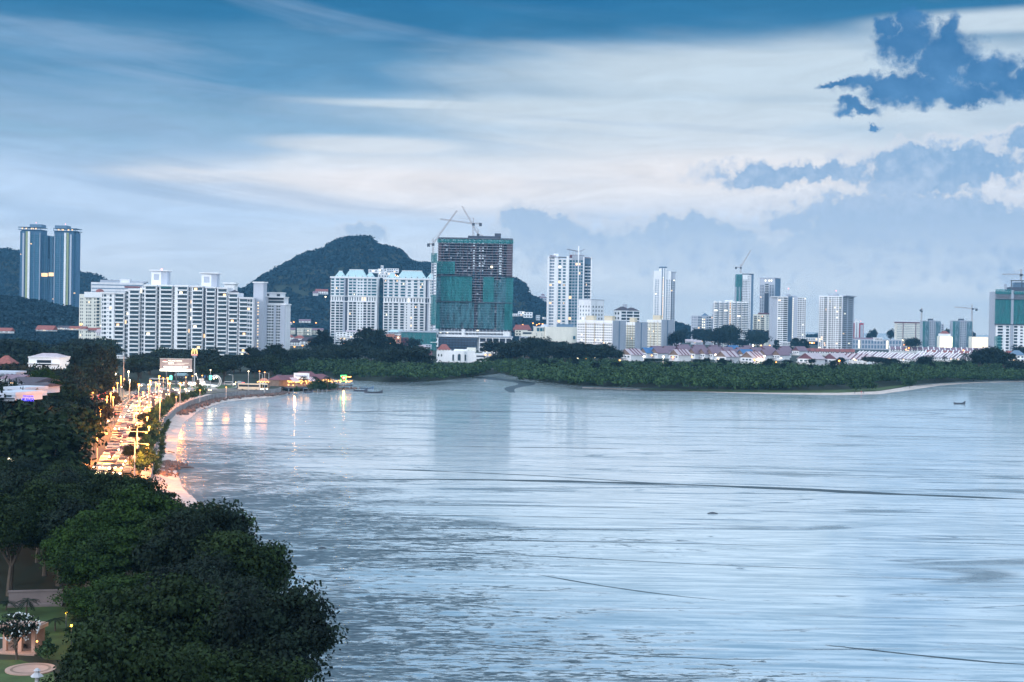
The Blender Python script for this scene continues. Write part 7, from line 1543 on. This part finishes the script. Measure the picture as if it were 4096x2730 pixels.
for row, (z_, n, a, b2, y_) in enumerate(((4.4, 34, .03, .80, .2), (4.9, 26, .06, .78, 2.5), (3.4, 12, .02, .98, .1), (4.0, 14, .80, 1.0, .3), (6.1, 8, .90, 1.0, 1))):
    for i in range(n):
        x = Lq*(a+(b2-a)*(i+rb.uniform(-.3, .3))/n); MB().ball((x, y_, z_+rb.uniform(-.25, .35)), rb.uniform(.16, .30), 'bulb', 6, 4).build('bulb', root)
mb = MB()
for i in range(15): mb.tube([(Lq*i/14.0, .1, 2.1), (Lq*i/14.0, .1, 4.9)], .06, 'steel', 4)
mb.tube([(0, .1, 4.8), (Lq, .1, 4.8)], .04, 'steel', 3).tube([(0, .1, 3.1), (Lq, .1, 3.1)], .05, 'white', 4); mb.build('railing', root)
for x in (.15, .4, .65, .9):
    l = bpy.data.lights.new('lamp_light', 'POINT'); l.energy = 1300; l.color = (1, .52, .2); l.shadow_soft_size = .6; o = bpy.data.objects.new('lamp_light', l); link(o, root); o.location = (Lq*x, 2, 4.0)
xs_ = .80*Lq; ws = 4.1; zs0 = P(1365, 1524, q1.y).z
sgn = MB()
for b_ in ((xs_, xs_+ws, zs0, zs0+.28), (xs_, xs_+ws, zs0+2.9, zs0+3.18), (xs_, xs_+.28, zs0, zs0+3.1), (xs_+ws-.28, xs_+ws, zs0, zs0+3.1)): sgn.box(b_[0], b_[1], -.3, 0, b_[2], b_[3], 'neon_g')
sgn.build('neon_frame', root); MB().box(xs_+.5, xs_+ws-.5, -.2, .1, zs0+.4, zs0+2.7, 'neon_r').build('neon_panel', root)
pts = [(xs_+ws*.5+1.0*math.cos(t)*(1+.0*t), -.3, zs0+1.5+.8*math.sin(t)) for t in [rad(a) for a in range(20, 300, 20)]]; MB().tube(pts, .10, 'litw', 4).build('neon_emblem', root); MB().ball((xs_+ws*.5, -.35, zs0+1.7), .42, 'litw', 8, 5, .8).build('neon_emblem', root)
for x in (xs_+.4, xs_+ws-.4): MB().tube([(x, 0, 2.1), (x, 0, zs0+.1)], .1, 'steel', 5).build('post', root)
q = P(1206, 1510, q0.y+12); root = empty('restaurant_sign', (q.x, q.y, 2.4), 0, 'white board with dark script lettering above the seafood pier', 'sign'); hw = 31*q.y/F
MB().box(-hw, hw, 0, .3, q.z-3.2, q.z-3.2+2.9, 'white').build('panel', root); text(root, 'Oriental Seafood', 1.25, (0, -.04, q.z-2.1), 'blueroof', align='CENTER', sx=.72)
for x in (-hw*.7, hw*.7): MB().tube([(x, .4, 0), (x, .4, q.z-2.6)], .12, 'steel', 5).build('post', root)
q = G(1048, 1553, 2.4); root = empty('food_kiosk', (q.x, q.y+3, 2.4), 0, 'small kiosk glowing orange behind the coaches at the wall end', 'kiosk')
MB().box(-2.6, 2.6, 0, 4, 0, 2.6, 'brown').build('wall', root); MB().gable(-2.6, 2.6, 0, 4, 2.6, 1.8, 'orange', 'x', 2).build('roof', root)
for i in range(9): MB().ball((-2.6+.65*i, -.4, 2.7+.3*(i % 2)), .22, 'bulb', 6, 4).build('bulb', root)
stones('pier_rocks', [G(x, y, .3) for x, y in ((1352, 1557), (1370, 1556), (1390, 1555), (1405, 1553), (1330, 1558), (1190, 1558), (1220, 1559))], 160, 2.2, (.2, .6), 'rock', 'pale boulders heaped at the foot of the seafood pier', 8)
for px in range(1135, 1420, 34):
    pass
for i, (px, py, lab) in enumerate(((1262, 1506, 'palm'), (1312, 1506, 'palm'), (1352, 1500, 'palm'), (1213, 1506, 'palm'))):
    treeat('palm', px, py-8, q0.y+6, label='small palm rising from the seafood pier roofs', group='palms on the pier', zb=2.2)

# ---------------------------------------------------------------- boats, debris, people
def boat(px, py, ln, ang, label, hull, inner='darkgrey', canopy=False):
    p = G(px, py, 0); root = empty('wooden_boat', (p.x, p.y, 0), rad(ang), label, 'boat'); n = 12; vs = []; fs = []
    for i in range(n+1):
        t = i/n*2-1; w_ = ln*.12*max(.05, (1-abs(t)**2.6)); sh = .55+.75*max(0, t)**3*1.6+.35*max(0, -t)**3; x = t*ln/2
        vs += [(x, -w_, sh), (x, -w_*.55, .02), (x, w_*.55, .02), (x, w_, sh), (x, w_*.86, sh-.02), (x, w_*.5, .30), (x, -w_*.5, .30), (x, -w_*.86, sh-.02)]
    for i in range(n):
        for k in range(8): a = i*8; fs.append((a+k, a+(k+1) % 8, a+8+(k+1) % 8, a+8+k))
    MB().add(vs, fs, hull).build('hull', root)
    for t in (-.25, .1): MB().box(t*ln-.12, t*ln+.12, -ln*.10, ln*.10, .48, .54, 'bark').build('thwart', root)
    if canopy: MB().box(-ln*.22, ln*.1, -.7, .7, 1.25, 1.32, 'blueroof').build('cover', root)
    return root
boat(1442, 1566, 7.0, 2, 'dark green open boat, left one of the three on the flats', 'darkgrey'); boat(1465, 1556, 7.5, 5, 'grey-blue boat with low cover, the farthest of the three', 'bluegrey', canopy=True); boat(1494, 1573, 9.0, 3, 'black and white boat with upswept bow, right one of the three', 'carwhite' if 0 else 'darksteel')
boat(1232, 1572, 4.5, 5, 'small dark boat beside the mangrove bushes at the pier', 'darkgrey'); boat(3838, 1617, 5.5, -4, 'lone dark boat on open water near the right edge', 'darksteel')
def debris(px, py, r_, label, nm='driftwood'):
    p = G(px, py, .05); root = MB().tube([(-r_*1.3, 0, 0), (0, .1, .16*r_), (r_*1.3, 0, .02)], [r_*.18, r_*.28, r_*.12], 'darksteel', 6).build(nm, None, loc=p, label=label, cat='debris')
debris(2851, 2055, .75, 'small black piece of flotsam on the bright mud, centre right'); debris(1289, 2194, .5, 'short dark flotsam on the rough mud near the grove'); debris(1160, 2252, .3, 'tiny dark flotsam on the mud just off the grove'); debris(1345, 2437, .25, 'tiny dark flotsam on the mud at the lower left'); debris(620, 1855, 1.0, 'dark driftwood branch on the beach rubble'); debris(745, 1872, 1.4, 'thin driftwood pole stranded in the shallows'); debris(673, 1748, .9, 'thin driftwood stick on the upper beach')
def person(px, py, shirt, label, step):
    p = G(px, py, .15); jm = [(0, 0, .92), (0, 0, 1.15), (0, 0, 1.42), (0, 0, 1.52), (0, 0, 1.66), (-.10, step, .48), (-.11, step*1.6, .06), (.10, -step, .48), (.11, -step*1.6, .06), (-.20, 0, 1.38), (-.26, .05, 1.1), (-.24, -.05, .84), (.20, 0, 1.38), (.26, .05, 1.1), (.24, -.05, .84)]
    ed = [(0, 1), (1, 2), (2, 3), (3, 4), (0, 5), (5, 6), (0, 7), (7, 8), (2, 9), (9, 10), (10, 11), (2, 12), (12, 13), (13, 14)]; rd = [.15, .14, .16, .06, .11, .075, .05, .075, .05, .06, .045, .035, .06, .045, .035]
    me = bpy.data.meshes.new('person'); me.from_pydata(jm, ed, []); o = bpy.data.objects.new('person', me); COL.objects.link(o)
    o.modifiers.new('s', 'SKIN'); bpy.context.view_layer.update()
    for v, r_ in zip(me.skin_vertices[0].data if me.skin_vertices else [], rd): v.radius = (r_, r_)
    if me.skin_vertices: me.skin_vertices[0].data[0].use_root = True
    o.modifiers.new('u', 'SUBSURF').levels = 1
    m2 = bpy.data.meshes.new_from_object(o.evaluated_get(bpy.context.evaluated_depsgraph_get())); o.modifiers.clear(); o.data = m2; m2.materials.append(M[shirt])
    o.location = p; return setp(o, label, 'person', 'people on the sand bar')
person(3419, 1576, 'darksteel', 'person in dark clothes walking alone on the far sand bar', .12); person(3445, 1576, 'red', 'person in a red top on the far sand bar', .05); person(3454, 1576, 'darksteel', 'person in dark clothes standing right of the red one', .02)

# ---------------------------------------------------------------- garden in the lower left corner
poly('lawn', [G(x, y, 2.41) for x, y in ((-60, 2560), (-60, 2420), (100, 2412), (260, 2430), (330, 2480), (330, 2580), (260, 2640), (180, 2640), (60, 2540))], 'lawn')
poly('lawn', [G(x, y, 2.41) for x, y in ((-60, 2800), (-60, 2640), (80, 2640), (210, 2680), (230, 2800))], 'lawn')
a, b2 = G(34, 2424, 2.4), G(250, 2418, 2.4); root = empty('garden_wall', a, math.atan2(b2.y-a.y, b2.x-a.x), 'pale rendered garden wall behind the lawn', 'wall'); Lw = (b2-a).length
M['wallstone'] = paint('grey_pink_render', (.20, .16, .16), var=.2, scale=.4); MB().box(0, Lw, 0, .3, 0, 1.55, 'wallstone').build('wall', root); MB().box(-.1, Lw, -.08, .4, 1.55, 1.7, 'wallstone').build('coping', root); MB().box(0, Lw, -1.2, 0, 0, .25, 'wallstone').build('plinth', root)
for i, (px, py, d, lab) in enumerate(((105, 2385, 158, 'palm with upright crown in front of the garden wall'), (222, 2462, 150, 'palm with drooping fronds on the garden lawn'), (25, 2400, 160, 'palm at the left edge before the garden wall'), (60, 2450, 156, 'smaller palm left of the upright one on the lawn'), (80, 2560, 142, 'low palm left of the portico'))):
    treeat('palm', px, py, d, label=lab, wpx=120)
for px, py, lab in ((265, 2452, 'yellow garden lamp beside the drooping palm, upper one'), (286, 2503, 'yellow garden lamp above the small conical tree'), (340, 2612, 'yellow garden lamp lowest in the dark grove edge')):
    p = G(px, py, 4.6); root = empty('garden_lamp', (p.x, p.y, 2.4), 0, lab, 'garden lamp'); MB().tube([(0, 0, 0), (0, 0, 2.1)], .05, 'darksteel', 6).build('post', root); MB().ball((0, 0, 2.2), .12, 'lamp_y' if 'lamp_y' in M else 'lamp_o', 8, 5).build('lamp_head', root)
    l = bpy.data.lights.new('lamp_light', 'POINT'); l.energy = 90; l.color = (1, .62, .15); l.shadow_soft_size = .15; o = bpy.data.objects.new('lamp_light', l); link(o, root); o.location = (0, -.2, 2.2)
p = G(10, 2610, 2.4); root = empty('garden_portico', (p.x, p.y, 2.4), rad(-8), 'pink lit garden portico with columns behind the white-flowered tree', 'portico'); M['pinkstone'] = paint('pink_stone', (.38, .25, .21), var=.15, scale=1)
MB().box(-.5, 3.6, -.3, 2.4, 2.3, 2.65, 'pinkstone').box(-.3, 3.4, -.1, 2.2, 2.65, 2.75, 'pinkstone').build('roof_slab', root)
for x in (0, 1.6, 3.0): MB().box(x, x+.38, 0, .38, 0, 2.3, 'pinkstone').build('column', root)
MB().box(-.4, 3.5, 1.6, 1.9, 0, 2.3, 'brown').build('back_wall', root); MB().box(-.6, 3.7, -.8, 2.5, 0, .15, 'pinkstone').build('floor', root)
l = bpy.data.lights.new('lamp_light', 'POINT'); l.energy = 110; l.color = (1, .60, .35); l.shadow_soft_size = .2; o = bpy.data.objects.new('lamp_light', l); link(o, root); o.location = (1.6, -1.2, 1.9)
MB().ball((3.9, -.6, 1.4), .10, 'lamp_o', 8, 5).build('lamp_head', root)
TR = treeproto('frangipani_tree', 90, 2.2, 1.3, 2.6, 22, 60, .10, 'leafdark', trunk=.12, hollow=.1)
rgp = np.random.default_rng(4); cc = rgp.normal(0, 1, (90, 3)); cc /= np.linalg.norm(cc, axis=1, keepdims=True); cc = cc*np.array([2.1, 2.1, 1.2])+np.array([0, 0, 2.9]); Vq, Qq = quads(cc, rgp.normal(0, 1, (90, 3))+[0, -1, 1], .065*np.ones(90), rgp)
o = bpy.data.objects.new('blossom', npmesh('blossom', Vq, Qq, 'petal')); link(o, TR); o['kind'] = 'stuff'
p = G(70, 2640, 2.4); TR.location = (p.x, p.y, 2.4); setp(TR, 'small tree sprinkled with white blossom before the pink portico', 'tree'); TR.scale = (1, 1, 1.1)
p = G(148, 2680, 2.42); R1 = 2.3
root = empty('round_terrace', (p.x-.6, p.y, 2.4), 0, 'round pink paved terrace with a dark ring behind the stone lantern', 'terrace')
MB().prism([((R1*math.cos(2*math.pi*i/40)), R1*math.sin(2*math.pi*i/40)) for i in range(40)], 0, .12, 'pinkstone').build('paving', root)
rg_ = MB()
for i in range(40):
    t0, t1 = 2*math.pi*i/40, 2*math.pi*(i+1)/40; rg_.add([(r_*math.cos(t), r_*math.sin(t), .135) for r_, t in ((1.6, t0), (1.85, t0), (1.85, t1), (1.6, t1))], [(0, 1, 2, 3)], 'brown')
rg_.build('ring', root)
l = bpy.data.lights.new('lamp_light', 'POINT'); l.energy = 50; l.color = (1, .60, .4); l.shadow_soft_size = .2; o = bpy.data.objects.new('lamp_light', l); link(o, root); o.location = (1.2, 1.2, 1.6)
p = G(148, 2745, 2.42); root = empty('stone_lantern', (p.x, p.y, 2.4), 0, 'grey hexagonal stone garden lantern at the bottom left edge', 'lantern'); M['lstone'] = paint('lantern_stone', (.42, .42, .46), var=.2, scale=2)
def hexa(r0, r1, z0_, z1_, nm):
    vs = [(r*math.cos(math.pi/3*i), r*math.sin(math.pi/3*i), z) for r, z in ((r0, z0_), (r1, z1_)) for i in range(6)]; MB().add(vs, [tuple(range(6))[::-1], tuple(range(6, 12))]+[(i, (i+1) % 6, 6+(i+1) % 6, 6+i) for i in range(6)], 'lstone').build(nm, root)
hexa(.22, .18, 0, .9, 'shaft'); hexa(.62, .22, .9, 1.25, 'roof'); hexa(.18, .18, 1.25, 1.42, 'light_box'); hexa(.34, .12, 1.42, 1.62, 'cap')
treeat('bush', 190, 2560, 137, wpx=85, label='small black conical tree beside the round terrace'); treeat('bush', 290, 2500, 148, wpx=70, label='dark round shrub below the second garden lamp'); treeat('near0', 395, 2440, 150, wpx=230, label='dark tree right of the garden lawn, upper one', zb=2.2); treeat('near2', 420, 2550, 140, wpx=230, label='black tree right of the garden lawn, middle one', zb=2.2); treeat('near0', 320, 2650, 133, wpx=190, label='dark tree just right of the round terrace', zb=2.2); treeat('near2', 520, 2600, 134, wpx=260, label='wide dark tree at the bottom edge right of the garden', zb=2.2); treeat('bush', 165, 2520, 146, wpx=60, label='orange-lit shrub right of the portico')
# small lights glimpsed through the grove
for i, (px, py, lab) in enumerate(((655, 2370, 'pale'), (672, 2385, 'pale'), (735, 2415, 'warm'), (880, 2600, 'warm'), (905, 2620, 'warm'), (850, 2590, 'warm'), (780, 2640, 'warm'), (800, 2660, 'pale'), (820, 2600, 'warm'), (740, 2590, 'warm'))):
    p = G(px, py, 10.4); root = empty('path_lamp', (p.x, p.y, 2.4), 0, '%s lamp glinting through the leaves of the dark grove' % lab, 'path lamp', '%s lamps inside the grove' % lab)
    MB().tube([(0, 0, 0), (0, 0, 7.9)], .07, 'darksteel', 6).build('post', root); MB().ball((0, 0, 8.0), .14, 'lamp_w' if lab == 'pale' else 'bulb', 6, 4).build('lamp_head', root)
# mid-left small lights in trees
for i, (px, py) in enumerate(((112, 1622), (108, 1615), (122, 1603), (120, 1612), (106, 1629), (116, 1630), (80, 1638), (92, 1638), (107, 1660), (40, 1838), (52, 1846), (36, 1836), (1, 1740), (133, 1700))):
    p = G(px, py, 9.5); root = empty('window_light', (p.x, p.y, 2.4), 0, 'pale yellow light shining between the black trees at the left', 'lamp', 'lights between the black trees')
    MB().tube([(0, 0, 0), (0, 0, 7)], .07, 'darksteel', 6).build('post', root); MB().ball((0, 0, 7.1), .30, 'litw', 6, 4, .6).build('lamp_head', root)
# ---------------------------------------------------------------- air
hb = bpy.data.materials.new('haze_air'); hb.use_nodes = True; ht_ = hb.node_tree; ht_.nodes.clear(); pv = ht_.nodes.new('ShaderNodeVolumePrincipled'); ov = ht_.nodes.new('ShaderNodeOutputMaterial')
pv.inputs['Color'].default_value = (.16, .42, .70, 1); pv.inputs['Density'].default_value = HZ; pv.inputs['Anisotropy'].default_value = .1; ht_.links.new(pv.outputs[0], ov.inputs['Volume'])
M['haze'] = hb
MB().box(-7000, 7000, -300, 9100, -1.5, 205, 'haze').build('haze', kind='stuff')
#TAIL
TREES.update({'c%d' % i: c for i, c in enumerate(CARS+CARSF+PARK+[VAN, BUS, TRUCKB])})
for k_, p_ in TREES.items():
    for ch in KIDS.get(p_.name, []):
        for g_ in KIDS.get(ch.name, []): bpy.data.objects.remove(g_)
        bpy.data.objects.remove(ch)
    bpy.data.objects.remove(p_)
